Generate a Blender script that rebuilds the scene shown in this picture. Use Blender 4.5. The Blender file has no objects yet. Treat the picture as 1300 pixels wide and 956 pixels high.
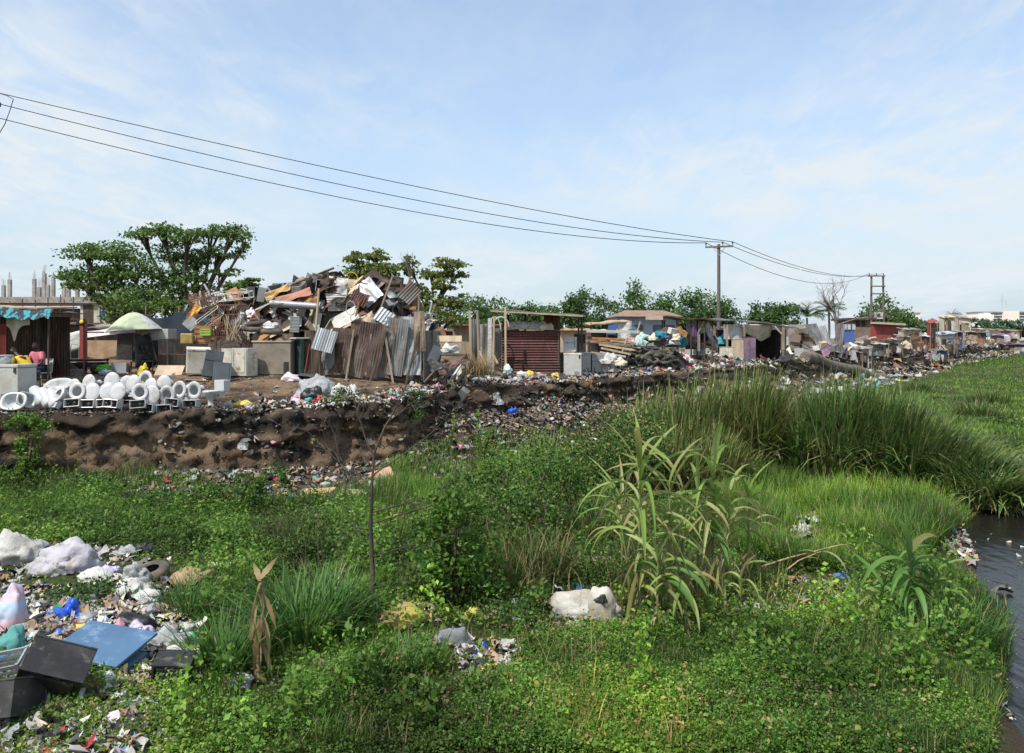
import bpy, bmesh, math, random
import numpy as np
from mathutils import Vector, Matrix, Euler, noise
random.seed(11); RNG = np.random.default_rng(11)
R = math.radians; PI = math.pi
scene = bpy.context.scene
COL = scene.collection
H0, HZ, F = 3.7, 428.0, 1000.0          # eye height, horizon row and focal length of the photograph

YK = 1.0                                 # stretch of the distances in one stretch of the bank
def at(px, py, Y):                       # a point of the place seen at (px, py), Y metres ahead
    Y = Y * YK
    return Vector(((px - 650) / F * Y, Y, H0 - (py - HZ) / F * Y))
def flat(px, py, z=0.0):                 # the point of the level z seen at (px, py)
    Y = (H0 - z) * F / (py - HZ)
    return Vector(((px - 650) / F * Y, Y, z))

# ------------------------------------------------------------------ objects
def tag(o, label=None, cat=None, group=None, kind=None):
    if label: o['label'] = label
    if cat: o['category'] = cat
    if group: o['group'] = group
    if kind or cat: o['kind'] = kind or 'thing'
    return o
def thing(name, label, cat, loc=(0, 0, 0), rz=0.0, group=None, rot=None):
    o = bpy.data.objects.new(name, None); COL.objects.link(o)
    o.location = loc; o.rotation_euler = rot if rot is not None else (0, 0, rz)
    o.empty_display_size = .2
    return tag(o, label, cat, group)
def link_mesh(name, me, mats, parent=None):
    o = bpy.data.objects.new(name, me); COL.objects.link(o)
    for m in (mats if isinstance(mats, (list, tuple)) else [mats]): me.materials.append(m)
    if parent is not None: o.parent = parent
    return o
def dup(root, loc=None, rot=None, scale=None, label=None, group=None):
    r = root.copy(); COL.objects.link(r)
    if loc is not None: r.location = loc
    if rot is not None: r.rotation_euler = rot
    if scale is not None: r.scale = scale
    if label: r['label'] = label
    if group: r['group'] = group
    for ch in list(root.children):
        c = ch.copy(); COL.objects.link(c); c.parent = r
        for g in list(ch.children):
            d = g.copy(); COL.objects.link(d); d.parent = c
    return r

def np_mesh(name, V, Fc, mats, cols=None, parent=None, smooth=False):
    V = np.asarray(V, np.float32); Fc = np.asarray(Fc, np.int32)
    me = bpy.data.meshes.new(name)
    k = Fc.shape[1]; n = len(Fc)
    me.vertices.add(len(V)); me.vertices.foreach_set('co', V.ravel())
    me.loops.add(n * k); me.loops.foreach_set('vertex_index', Fc.ravel())
    me.polygons.add(n); me.polygons.foreach_set('loop_start', np.arange(0, n * k, k, dtype=np.int32))
    if smooth: me.polygons.foreach_set('use_smooth', np.ones(n, bool))
    me.update(calc_edges=True)
    if cols is not None:
        a = me.attributes.new('Col', 'FLOAT_COLOR', 'POINT')
        c = np.ones((len(V), 4), np.float32); c[:, :3] = cols
        a.data.foreach_set('color', c.ravel())
    me.validate()
    return link_mesh(name, me, mats, parent)

def rotm(rx=0, ry=0, rz=0): return Euler((rx, ry, rz)).to_matrix()
class MB:
    """collects shapes for ONE mesh"""
    def __init__(s): s.v = []; s.f = []; s.mi = []; s.cur = 0; s.sm = []
    def add(s, vs, fs, smooth=False):
        b = len(s.v); s.v += [tuple(v) for v in vs]
        for f in fs: s.f.append([b + i for i in f]); s.mi.append(s.cur); s.sm.append(smooth)
        return s
    def box(s, c, size, rot=None, taper=1.0, jit=0.0):
        c = Vector(c); hx, hy, hz = (q / 2 for q in size); vs = []
        for z in (-1, 1):
            k = taper if z > 0 else 1
            for x, y in ((-1, -1), (1, -1), (1, 1), (-1, 1)):
                v = Vector((x * hx * k, y * hy * k, z * hz))
                if jit: v += Vector((random.uniform(-jit, jit), random.uniform(-jit, jit), random.uniform(-jit, jit)))
                if rot is not None: v = rot @ v
                vs.append(c + v)
        return s.add(vs, [(3, 2, 1, 0), (4, 5, 6, 7), (0, 1, 5, 4), (1, 2, 6, 5), (2, 3, 7, 6), (3, 0, 4, 7)])
    def bar(s, a, b, w, h=None):
        a, b = Vector(a), Vector(b); d = b - a; L = d.length
        if L < 1e-6: return s
        return s.box((a + b) / 2, (w, h or w, L), d.to_track_quat('Z', 'Y').to_matrix())
    def tube(s, pts, rad, n=6, cap=True, smooth=True):
        pts = [Vector(p) for p in pts]; m = len(pts)
        rr = rad if isinstance(rad, (list, tuple)) else [rad] * m
        vs, fs = [], []
        up = Vector((0.31, 0.17, 0.93))
        for i, p in enumerate(pts):
            d = (pts[min(i + 1, m - 1)] - pts[max(i - 1, 0)]).normalized()
            a = d.cross(up)
            if a.length < 1e-3: a = d.cross(Vector((1, 0, 0)))
            a.normalize(); b = d.cross(a)
            for k in range(n):
                t = 2 * PI * k / n
                vs.append(p + a * (rr[i] * math.cos(t)) + b * (rr[i] * math.sin(t)))
        for i in range(m - 1):
            for k in range(n):
                fs.append((i * n + k, i * n + (k + 1) % n, (i + 1) * n + (k + 1) % n, (i + 1) * n + k))
        s.add(vs, fs, smooth)
        if cap: s.add(vs[:n], [tuple(range(n))[::-1]]); s.add(vs[-n:], [tuple(range(n))])
        return s
    def lathe(s, prof, n=16, M=None, smooth=True, sx=1.0, sy=1.0):
        vs, fs = [], []
        for r, z in prof:
            for k in range(n):
                t = 2 * PI * k / n; v = Vector((r * math.cos(t) * sx, r * math.sin(t) * sy, z))
                vs.append(M @ v if M is not None else v)
        for i in range(len(prof) - 1):
            for k in range(n): fs.append((i * n + k, i * n + (k + 1) % n, (i + 1) * n + (k + 1) % n, (i + 1) * n + k))
        return s.add(vs, fs, smooth)
    def slab(s, nx, ny, fn, th=.006, smooth=False):
        """closed thin sheet; fn(u, v) gives a point for u, v in 0..1"""
        P = [[Vector(fn(i / nx, j / ny)) for i in range(nx + 1)] for j in range(ny + 1)]
        vs = []
        for side in (0, 1):
            for j in range(ny + 1):
                for i in range(nx + 1):
                    du = P[j][min(i + 1, nx)] - P[j][max(i - 1, 0)]; dv = P[min(j + 1, ny)][i] - P[max(j - 1, 0)][i]
                    nn = du.cross(dv)
                    nn = nn.normalized() if nn.length > 1e-9 else Vector((0, 0, 1))
                    vs.append(P[j][i] + nn * (th / 2 if side else -th / 2))
        N = (nx + 1) * (ny + 1); fs = []; g = lambda i, j, q: q * N + j * (nx + 1) + i
        for j in range(ny):
            for i in range(nx):
                fs.append((g(i, j, 1), g(i + 1, j, 1), g(i + 1, j + 1, 1), g(i, j + 1, 1)))
                fs.append((g(i, j + 1, 0), g(i + 1, j + 1, 0), g(i + 1, j, 0), g(i, j, 0)))
        for i in range(nx):
            fs.append((g(i, 0, 0), g(i + 1, 0, 0), g(i + 1, 0, 1), g(i, 0, 1)))
            fs.append((g(i, ny, 1), g(i + 1, ny, 1), g(i + 1, ny, 0), g(i, ny, 0)))
        for j in range(ny):
            fs.append((g(0, j, 1), g(0, j + 1, 1), g(0, j + 1, 0), g(0, j, 0)))
            fs.append((g(nx, j, 0), g(nx, j + 1, 0), g(nx, j + 1, 1), g(nx, j, 1)))
        return s.add(vs, fs, smooth)
    def mat(s, i): s.cur = i; return s
    def build(s, name, mats, parent=None, loc=None, rot=None, bevel=0.0):
        me = bpy.data.meshes.new(name); me.from_pydata(s.v, [], s.f)
        me.polygons.foreach_set('material_index', s.mi); me.polygons.foreach_set('use_smooth', s.sm); me.update()
        o = link_mesh(name, me, mats, parent)
        if loc is not None: o.location = loc
        if rot is not None: o.rotation_euler = rot
        if bevel:
            b = o.modifiers.new('bevel', 'BEVEL'); b.width = bevel; b.segments = 2; b.limit_method = 'ANGLE'
        return o

# ------------------------------------------------------------------ materials
MATS = {}
def lin(c):
    return tuple(c) + (1,) if len(c) == 3 else tuple(c)
def mat(name, c, c2=None, sc=2.0, rough=.8, metal=0.0, bump=0.0, bsc=14.0, lo=.42, hi=.62, stretch=(1, 1, 1), spec=.35, c3=None, sc3=9.0):
    """principled surface: colour c broken by patches of c2 (wear, dirt, rust) and c3 (fine specks), patches differ per object"""
    if name in MATS: return MATS[name]
    m = bpy.data.materials.new(name); m.use_nodes = True; nt = m.node_tree; N = nt.nodes; L = nt.links
    b = N['Principled BSDF']; b.inputs['Roughness'].default_value = rough; b.inputs['Metallic'].default_value = metal
    b.inputs['Specular IOR Level'].default_value = spec
    tc = N.new('ShaderNodeTexCoord'); oi = N.new('ShaderNodeObjectInfo')
    sh = N.new('ShaderNodeVectorMath'); sh.operation = 'SCALE'; sh.inputs[0].default_value = (37, 21, 13); L.new(oi.outputs['Random'], sh.inputs['Scale'])
    ad = N.new('ShaderNodeVectorMath'); ad.operation = 'ADD'; L.new(tc.outputs['Object'], ad.inputs[0]); L.new(sh.outputs[0], ad.inputs[1])
    mp = N.new('ShaderNodeMapping'); mp.inputs['Scale'].default_value = stretch; L.new(ad.outputs[0], mp.inputs['Vector'])
    def nz(s, d=5.0, r=.6):
        t = N.new('ShaderNodeTexNoise'); t.inputs['Scale'].default_value = s; t.inputs['Detail'].default_value = d; t.inputs['Roughness'].default_value = r
        L.new(mp.outputs[0], t.inputs['Vector']); return t
    def mix(a, col, fac):
        x = N.new('ShaderNodeMix'); x.data_type = 'RGBA'; L.new(fac, x.inputs[0])
        if isinstance(a, tuple): x.inputs[6].default_value = a
        else: L.new(a, x.inputs[6])
        x.inputs[7].default_value = lin(col); return x.outputs[2]
    def ramp(o, l, h):
        r = N.new('ShaderNodeMapRange'); r.inputs[1].default_value = l; r.inputs[2].default_value = h; L.new(o, r.inputs[0]); return r.outputs[0]
    out = lin(c)
    if c2 is not None: out = mix(out, c2, ramp(nz(sc).outputs['Fac'], lo, hi))
    if c3 is not None: out = mix(out, c3, ramp(nz(sc3, 6, .7).outputs['Fac'], .56, .66))
    if isinstance(out, tuple): b.inputs['Base Color'].default_value = out
    else: L.new(out, b.inputs['Base Color'])
    if bump:
        bp = N.new('ShaderNodeBump'); bp.inputs['Strength'].default_value = bump; bp.inputs['Distance'].default_value = .04
        L.new(nz(bsc, 6, .65).outputs['Fac'], bp.inputs['Height']); L.new(bp.outputs[0], b.inputs['Normal'])
    MATS[name] = m; return m
def leafmat(name, trans=.3, rough=.55, bump=False):
    """foliage and litter: colour of every blade, leaf or scrap from its own attribute"""
    if name in MATS: return MATS[name]
    m = bpy.data.materials.new(name); m.use_nodes = True; nt = m.node_tree; N = nt.nodes; L = nt.links
    b = N['Principled BSDF']; b.inputs['Roughness'].default_value = rough; b.inputs['Specular IOR Level'].default_value = .3
    a = N.new('ShaderNodeAttribute'); a.attribute_name = 'Col'
    L.new(a.outputs['Color'], b.inputs['Base Color'])
    if trans > 0:
        t = N.new('ShaderNodeBsdfTranslucent'); L.new(a.outputs['Color'], t.inputs['Color'])
        mx = N.new('ShaderNodeMixShader'); mx.inputs[0].default_value = trans
        L.new(b.outputs[0], mx.inputs[1]); L.new(t.outputs[0], mx.inputs[2]); L.new(mx.outputs[0], N['Material Output'].inputs['Surface'])
    MATS[name] = m; return m
LEAF = leafmat('leaf', .42); REED = leafmat('reed_blade', .22); SCRAP = leafmat('scrap_bits', 0, .7)

rust = mat('rust', (.12, .062, .04), (.19, .105, .06), 2.2, .85, bump=.3)
rustdk = mat('dark_rust', (.055, .038, .03), (.10, .062, .045), 3, .85, bump=.3, stretch=(1, 1, .3), c3=(.14, .13, .12), sc3=3)
zinc = mat('zinc_sheet', (.30, .32, .33), (.16, .13, .11), 1.6, .5, .35, lo=.5, hi=.75, stretch=(1, 1, .35), c3=(.15, .08, .045), sc3=5)
zincdk = mat('weathered_zinc', (.19, .2, .2), (.10, .075, .06), 1.8, .65, .2, lo=.42, hi=.66, stretch=(1, 1, .3), c3=(.09, .05, .03), sc3=4)
zincbright = mat('new_zinc', (.40, .43, .45), (.3, .31, .31), 2, .42, .4, stretch=(1, 1, .3))
maroon = mat('maroon_paint', (.095, .032, .03), (.06, .028, .022), 2.5, .6, stretch=(1, 1, .4), c3=(.2, .09, .06))
redpaint = mat('red_paint', (.30, .055, .045), (.18, .05, .04), 2.2, .6, stretch=(1, 1, .4), c3=(.12, .06, .04))
wood = mat('grey_wood', (.30, .235, .17), (.17, .13, .095), 3, .85, stretch=(1, 1, .15), bump=.2)
woodlight = mat('pale_wood', (.46, .37, .25), (.33, .25, .16), 3, .8, stretch=(1, 1, .15))
woodorange = mat('orange_wood', (.36, .17, .06), (.2, .1, .05), 3, .75, stretch=(1, 1, .2))
wooddark = mat('dark_wood', (.10, .07, .05), (.05, .038, .03), 3, .85, stretch=(1, 1, .2))
white = mat('white_enamel', (.44, .45, .42), (.33, .31, .27), 1.5, .4, lo=.52, hi=.8, c3=(.38, .3, .2), sc3=4)
offwhite = mat('yellowed_enamel', (.62, .6, .52), (.44, .4, .31), 1.6, .5, c3=(.3, .2, .12), sc3=4)
ceramic = mat('ceramic', (.46, .47, .47), (.38, .37, .34), 3, .25, spec=.6, lo=.58, hi=.85, c3=(.33, .29, .22), sc3=6)
grey = mat('grey_paint', (.27, .28, .29), (.18, .18, .18), 2, .6)
greydk = mat('slate_paint', (.075, .085, .1), (.045, .05, .055), 2, .55)
black = mat('black_plastic', (.02, .02, .022), (.05, .047, .043), 2.2, .5, bump=.15, c3=(.11, .1, .085), sc3=5)
dark = mat('near_black', (.022, .02, .019), (.045, .038, .032), 4, .9, bump=.4)  # plain near-black, also used for painted shade inside the tent hut
concrete = mat('concrete', (.33, .31, .28), (.22, .2, .175), 1.2, .9, bump=.25, c3=(.13, .12, .11), sc3=3)
plaster = mat('plaster', (.52, .48, .40), (.38, .34, .28), .8, .9, c3=(.26, .22, .18), sc3=2)
cardboard = mat('cardboard', (.34, .235, .14), (.24, .16, .095), 3, .9)
tan = mat('tan_board', (.48, .38, .28), (.36, .28, .2), 2, .85)
cream = mat('cream_cloth', (.6, .55, .42), (.42, .37, .27), 2, .9, bump=.2)
whitecloth = mat('white_cloth', (.50, .50, .48), (.26, .24, .2), 1.6, .75, lo=.46, hi=.75, bump=1.0, bsc=9)
rubber = mat('rubber', (.03, .029, .028), (.09, .075, .06), 3, .85, bump=.3)
rubberdusty = mat('dusty_rubber', (.13, .11, .085), (.06, .052, .045), 4, .9, bump=.3)
bluepaint = mat('blue_paint', (.05, .11, .33), (.07, .12, .25), 2, .6)
blueboard = mat('blue_board', (.065, .135, .23), (.05, .10, .18), 2, .5, c3=(.14, .22, .33), sc3=3)
bluepale = mat('pale_blue_wall', (.30, .40, .50), (.24, .32, .4), 1, .85)
teal = mat('teal_cloth', (.03, .20, .24), (.02, .12, .17), 4, .85)
yellow = mat('yellow_cloth', (.62, .42, .03), (.5, .33, .03), 3, .8)
green = mat('green_plastic', (.06, .26, .08), (.05, .18, .06), 3, .6)
purple = mat('purple_board', (.2, .13, .19), (.12, .07, .11), 2, .7)
palegreen = mat('pale_green_canvas', (.40, .45, .31), (.33, .37, .25), 2, .85)
rooftile = mat('brown_roof', (.26, .17, .12), (.17, .12, .09), .9, .85, stretch=(1, 1, 1))
rooftan = mat('tan_roof', (.42, .29, .18), (.3, .2, .13), 1, .85)
bark = mat('bark', (.085, .065, .05), (.045, .036, .03), 6, .9, bump=.5, stretch=(1, 1, .2))
barkgrey = mat('grey_bark', (.2, .17, .145), (.11, .09, .08), 6, .9, bump=.4, stretch=(1, 1, .2))
glass = mat('window_glass', (.03, .05, .07), None, rough=.08, spec=.7)
skin = mat('dark_skin', (.055, .032, .022), (.045, .026, .018), 4, .5)
hairm = mat('black_hair', (.008, .008, .008), rough=.8)
pink = mat('pink_cotton', (.58, .17, .21), (.48, .12, .17), 4, .85)
navy = mat('navy_cotton', (.02, .028, .055), (.013, .017, .03), 4, .85)
jean = mat('blue_denim', (.05, .09, .17), (.035, .06, .12), 4, .85)

# ------------------------------------------------------------------ camera
cd = bpy.data.cameras.new('camera'); cam = bpy.data.objects.new('camera', cd); COL.objects.link(cam)
cam.location = (0, 0, H0); cam.rotation_euler = (R(90), 0, 0)
cd.sensor_width = 36; cd.lens = 36 * F / 1300; cd.shift_y = -(478 - HZ) / 1300; cd.clip_end = 6000; cd.clip_start = .1
scene.camera = cam

# ------------------------------------------------------------------ light and sky
SUN_EL, SUN_AZ = R(56), R(-138)          # azimuth from +Y towards +X: behind the camera, to its left
sdir = Vector((math.sin(SUN_AZ) * math.cos(SUN_EL), math.cos(SUN_AZ) * math.cos(SUN_EL), math.sin(SUN_EL)))
sl = bpy.data.lights.new('sun', 'SUN'); sl.energy = 3.4; sl.angle = R(1.2); sl.color = (1, .955, .89)
so = bpy.data.objects.new('sun', sl); COL.objects.link(so); so.rotation_euler = (-sdir).to_track_quat('-Z', 'Y').to_euler()
w = bpy.data.worlds.new('World'); scene.world = w; w.use_nodes = True
nt = w.node_tree; N = nt.nodes; L = nt.links; N.clear()
out = N.new('ShaderNodeOutputWorld'); bg = N.new('ShaderNodeBackground'); bg.inputs[1].default_value = .15
sky = N.new('ShaderNodeTexSky'); sky.sky_type = 'NISHITA'; sky.sun_disc = False
sky.sun_elevation = SUN_EL; sky.sun_rotation = SUN_AZ; sky.air_density = 1.0; sky.dust_density = 1.2; sky.ozone_density = 1.0
tc = N.new('ShaderNodeTexCoord'); sx = N.new('ShaderNodeSeparateXYZ'); L.new(tc.outputs['Generated'], sx.inputs[0])
def mth(op, a, b=None, clamp=False):
    n = N.new('ShaderNodeMath'); n.operation = op; n.use_clamp = clamp
    for i, q in enumerate((a, b)):
        if q is None: continue
        if isinstance(q, (int, float)): n.inputs[i].default_value = q
        else: L.new(q, n.inputs[i])
    return n.outputs[0]
den = mth('ADD', mth('MAXIMUM', sx.outputs['Z'], 0.0), .16)
cv = N.new('ShaderNodeCombineXYZ'); L.new(mth('DIVIDE', sx.outputs['X'], den), cv.inputs[0]); L.new(mth('DIVIDE', sx.outputs['Y'], den), cv.inputs[1])
def cloud(scale, rotz, stretch, lo, hi, det=6, rough=.55, off=(0, 0, 0), dist=.3):
    mp = N.new('ShaderNodeMapping'); mp.inputs['Rotation'].default_value = (0, 0, rotz); mp.inputs['Scale'].default_value = stretch; mp.inputs['Location'].default_value = off
    L.new(cv.outputs[0], mp.inputs[0])
    n = N.new('ShaderNodeTexNoise'); n.inputs['Scale'].default_value = scale; n.inputs['Detail'].default_value = det; n.inputs['Roughness'].default_value = rough; n.inputs['Distortion'].default_value = dist
    L.new(mp.outputs[0], n.inputs['Vector'])
    r = N.new('ShaderNodeMapRange'); r.interpolation_type = 'SMOOTHSTEP'; r.inputs[1].default_value = lo; r.inputs[2].default_value = hi; L.new(n.outputs['Fac'], r.inputs[0])
    return r.outputs[0]
c1 = cloud(.6, .35, (1, 1, 1), .38, .60, 4, .5, off=(2.1, .9, 0)); c2 = cloud(2.6, -.5, (1, .7, 1), .34, .70, 8, .62, dist=.6); c3 = cloud(8.5, .6, (1.1, .5, 1), .36, .70, 6, .62, dist=.8)
tex = mth('ADD', mth('MULTIPLY', c2, .62), mth('MULTIPLY', c3, .38))
cl = mth('ADD', mth('MULTIPLY', c1, mth('ADD', mth('MULTIPLY', tex, .95), .25)), mth('MULTIPLY', tex, .25), True)
low = N.new('ShaderNodeMapRange'); low.inputs[1].default_value = 0; low.inputs[2].default_value = .30; low.inputs[3].default_value = .95; low.inputs[4].default_value = .0
L.new(sx.outputs['Z'], low.inputs[0])
fac = mth('MULTIPLY', cl, 1.0, True)
hzm = N.new('ShaderNodeMix'); hzm.data_type = 'RGBA'; L.new(mth('ADD', mth('MULTIPLY', low.outputs[0], .70), .28, True), hzm.inputs[0]); L.new(sky.outputs[0], hzm.inputs[6]); hzm.inputs[7].default_value = (2.35, 2.88, 3.3, 1)
mx = N.new('ShaderNodeMix'); mx.data_type = 'RGBA'; L.new(fac, mx.inputs[0]); L.new(hzm.outputs[2], mx.inputs[6]); mx.inputs[7].default_value = (3.3, 3.62, 3.88, 1)
CLOUDMIX = mx
L.new(mx.outputs[2], bg.inputs[0]); L.new(bg.outputs[0], out.inputs[0])
scene.view_settings.view_transform = 'Standard'; scene.view_settings.look = 'None'; scene.view_settings.exposure = .66; scene.view_settings.gamma = 1
scene.view_settings.use_curve_mapping = False
scene.render.engine = 'CYCLES'
scene.cycles.max_bounces = 6; scene.cycles.diffuse_bounces = 3; scene.cycles.transparent_max_bounces = 4; scene.cycles.volume_bounces = 0
scene.cycles.use_denoising = True

# ------------------------------------------------------------------ terrain
NX, NY = -.4472, .8944; TX, TY = .8944, .4472      # inland from the river bank, and along it
EDGE = [(-60, 15), (-30, 18.6), (-16.2, 19.1), (-12.4, 19.1), (-9.65, 19.3), (-7.0, 20.1), (-4.8, 20.8), (-3.3, 21.8), (-2.3, 24.0), (-1.4, 27.0), (1.2, 28.4), (3.9, 32.2), (8.2, 37.9), (14.4, 45.8), (21, 55.5), (30, 68), (51, 97), (106, 170), (200, 300), (420, 620), (1600, 2300)]
EU = np.array([x * TX + y * TY for x, y in EDGE]); EV = np.array([x * NX + y * NY for x, y in EDGE])
def vnoise(p, s=1.0, seed=0.0): return noise.noise(Vector((p[0] * s + seed, p[1] * s - seed, p[2] * s + seed * .37)))
def edge_v(u):
    a = float(np.interp(u, EU, EV)) * .5 + float(np.interp(u - .7, EU, EV)) * .25 + float(np.interp(u + .7, EU, EV)) * .25
    return a + .45 * vnoise((u, 3.1, 0), .45) + .22 * vnoise((u, 9.1, 0), 1.6)
def smooth(t): t = min(1, max(0, t)); return t * t * (3 - 2 * t)
def top_z(u): return 1.78 + .2 * smooth((u - 2) / 10) + .12 * vnoise((u, 0, 5), .8)
def talus(u):
    a = .28 + .72 * smooth((u - 6.5) / 3) - .35 * smooth((u - 30) / 20)
    return a * (1 + .5 * vnoise((u, 7, 1), .5))
def prof(u, d):
    if d < -2.4: return -.25
    th, zt = talus(u), top_z(u)
    if d < 0: return -.25 + (th + .25) * smooth((d + 2.4) / 2.4) ** 1.2
    if d < .55:
        t = d / .55
        return th + (zt - th) * (t ** .8)
    q = smooth((d - .55) / 7.0)
    return zt + (2.45 + .17 * smooth((u - 8) / 6) - zt) * (.35 * min(1, (d - .55) / 7) + .65 * q)
def bank_z(x, y):
    u, v = x * TX + y * TY, x * NX + y * NY
    d = v - edge_v(u)
    z = prof(u, d)
    if d > .6: z += .05 * vnoise((x, y, 0), .7) * min(1, (d - .6))
    return z
def on_bank(px, Y, dz=0.0):
    Y = Y * YK
    x = (px - 650) / F * Y
    return Vector((x, Y, bank_z(x, Y) + dz))

WATER = [(4.8, 0), (5.2, 6), (5.5, 8.4), (7.15, 11.1), (8.65, 14.1), (9.8, 16.5), (11.4, 18.6), (14.2, 19.9), (20, 22), (40, 29), (90, 45), (120, 0), (60, -20)]
def poly_sd(x, y, P):
    inside = False; best = 1e9; n = len(P)
    for i in range(n):
        ax, ay = P[i]; bx, by = P[(i + 1) % n]
        if (ay > y) != (by > y) and x < (bx - ax) * (y - ay) / (by - ay) + ax: inside = not inside
        dx, dy = bx - ax, by - ay; t = max(0, min(1, ((x - ax) * dx + (y - ay) * dy) / (dx * dx + dy * dy)))
        best = min(best, math.hypot(x - ax - dx * t, y - ay - dy * t))
    return -best if inside else best
def ground_z(x, y):
    z = .10 * vnoise((x, y, 2), .35) + .05 * vnoise((x, y, 4), 1.1)
    # the rubbish heap at the near left lies on a low rise
    m = math.exp(-(((x + 5.6) / 2.2) ** 2 + ((y - 8.6) / 2.2) ** 2)); z += .35 * m
    if -3 < x and y < 60:
        sd = poly_sd(x, y, WATER)
        if sd < 1.6: z = z * smooth((sd + .2) / 1.8) - .50 * (1 - smooth((sd + .5) / 1.5))
    return z
def axis(lo, hi, step, far, g=1.35):
    a = list(np.arange(lo, hi + 1e-6, step)); s = step; x = hi
    while x < far: s *= g; x += s; a.append(x)
    s = step; x = lo; pre = []
    while x > -far: s *= g; x -= s; pre.append(x)
    return np.array(pre[::-1] + a)
gx = axis(-15, 17, .2, 880); gy = axis(5.5, 34, .2, 880)
GV = np.array([(x, y, ground_z(x, y) if -40 < x < 70 and -20 < y < 80 else 0.0) for y in gy for x in gx], np.float32)
nx_, ny_ = len(gx), len(gy)
ii, jj = np.meshgrid(np.arange(nx_ - 1), np.arange(ny_ - 1)); a0 = (jj * nx_ + ii).ravel()
GF = np.stack([a0, a0 + 1, a0 + 1 + nx_, a0 + nx_], 1)

def soil_mat(name, spec):
    """soil: base, then (colour, noise scale, lo, hi, stretch) layers in world metres"""
    m = bpy.data.materials.new(name); m.use_nodes = True; nt = m.node_tree; N = nt.nodes; L = nt.links
    b = N['Principled BSDF']; b.inputs['Roughness'].default_value = .95; b.inputs['Specular IOR Level'].default_value = .15
    tc = N.new('ShaderNodeTexCoord'); cur = None
    for col, s, lo, hi, st in spec:
        if s is None: cur = lin(col); continue
        mp = N.new('ShaderNodeMapping'); mp.inputs['Scale'].default_value = st; mp.inputs['Location'].default_value = (s * 3.1, s * 1.7, lo * 9); L.new(tc.outputs['Object'], mp.inputs[0])
        t = N.new('ShaderNodeTexNoise'); t.inputs['Scale'].default_value = s; t.inputs['Detail'].default_value = 7; t.inputs['Roughness'].default_value = .65; L.new(mp.outputs[0], t.inputs[0])
        r = N.new('ShaderNodeMapRange'); r.inputs[1].default_value = lo; r.inputs[2].default_value = hi; L.new(t.outputs['Fac'], r.inputs[0])
        x = N.new('ShaderNodeMix'); x.data_type = 'RGBA'; L.new(r.outputs[0], x.inputs[0])
        if isinstance(cur, tuple): x.inputs[6].default_value = cur
        else: L.new(cur, x.inputs[6])
        x.inputs[7].default_value = lin(col); cur = x.outputs[2]
    L.new(cur, b.inputs['Base Color'])
    t = N.new('ShaderNodeTexNoise'); t.inputs['Scale'].default_value = 9; t.inputs['Detail'].default_value = 12; t.inputs['Roughness'].default_value = .7; L.new(tc.outputs['Object'], t.inputs[0])
    bp = N.new('ShaderNodeBump'); bp.inputs['Strength'].default_value = 1.0; bp.inputs['Distance'].default_value = .16; L.new(t.outputs['Fac'], bp.inputs['Height']); L.new(bp.outputs[0], b.inputs['Normal'])
    return m
S1 = (1, 1, 1)
g_mat = soil_mat('plain_soil', [((.05, .065, .02), None, 0, 0, 0), ((.07, .10, .022), .12, .42, .6, S1), ((.045, .036, .024), .9, .5, .62, S1), ((.10, .085, .06), 2.6, .6, .72, S1)])
nt = g_mat.node_tree; N = nt.nodes; L = nt.links; bs = N['Principled BSDF']; old = bs.inputs['Base Color'].links[0].from_socket
ge = N.new('ShaderNodeNewGeometry'); sz = N.new('ShaderNodeSeparateXYZ'); L.new(ge.outputs['Position'], sz.inputs[0])
mr = N.new('ShaderNodeMapRange'); mr.inputs[1].default_value = .0; mr.inputs[2].default_value = -.09; L.new(sz.outputs['Z'], mr.inputs[0])   # wet mud down at the water
x = N.new('ShaderNodeMix'); x.data_type = 'RGBA'; L.new(mr.outputs[0], x.inputs[0]); L.new(old, x.inputs[6]); x.inputs[7].default_value = (.075, .058, .04, 1); L.new(x.outputs[2], bs.inputs['Base Color'])
go = np_mesh('ground', GV, GF, g_mat, smooth=True); tag(go, kind='structure')

us = []; u = -140.0
while u < 620:
    us.append(u)
    near = max(0, abs(u - 6) - 16); u += .10 + near * .03
ds = list(np.arange(-2.6, -.2, .16)) + list(np.arange(-.2, .75, .032)) + list(np.arange(.8, 2, .14)) + list(np.arange(2, 8, .35)) + [8.5, 9.5, 11, 13, 16, 20, 26, 34, 46, 64, 90, 130, 200, 320, 480]
BV = []
for u in us:
    ev = edge_v(u)
    for d in ds:
        z = prof(u, d); v = ev + d; x = u * TX + v * NX; y = u * TY + v * NY
        if -.6 < d < .8:                      # lumps, hollows and overhangs in the cut face
            k = smooth((d + .6) / .5) * smooth((.85 - d) / .3)
            p = (u, z * 1.4, 0)
            q_ = z * 2.6 + .8 * vnoise(p, .7, 5); a = .26 * vnoise(p, .8, 3) + .22 * vnoise((u, z * .22, 0), 2.4, 8) + .12 * vnoise((u, z * .15, 0), 6, 2) + .17 * abs((q_ % 1) * 2 - 1) - .08 + .12 * vnoise(p, 4.6, 1) + .08 * vnoise(p, 10, 4)
            dv, _ = noise.voronoi(Vector((u * 1.5 + .4 * vnoise(p, 1.7), z * 2.3, 2.2))); dw, _ = noise.voronoi(Vector((u * 4.2, z * 5.5, 7.7))); a += .30 * min(.45, dv[1] - dv[0]) + .12 * min(.5, dw[1] - dw[0]) - .10
            a += .16 * math.sin(z * 5 + 2 * vnoise(p, .6)) * .6
            x += -NX * a * k; y += -NY * a * k; z += k * .10 * vnoise((u, v, 3), 3)
        if d >= .6: z += .05 * vnoise((x, y, 0), .7) * min(1, d - .6) + .025 * vnoise((x, y, 0), 2.5)
        if d < 0: z += .07 * vnoise((x, y, 9), 2.2) * smooth((d + 2.4) / 1)
        BV.append((x, y, z))
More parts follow.
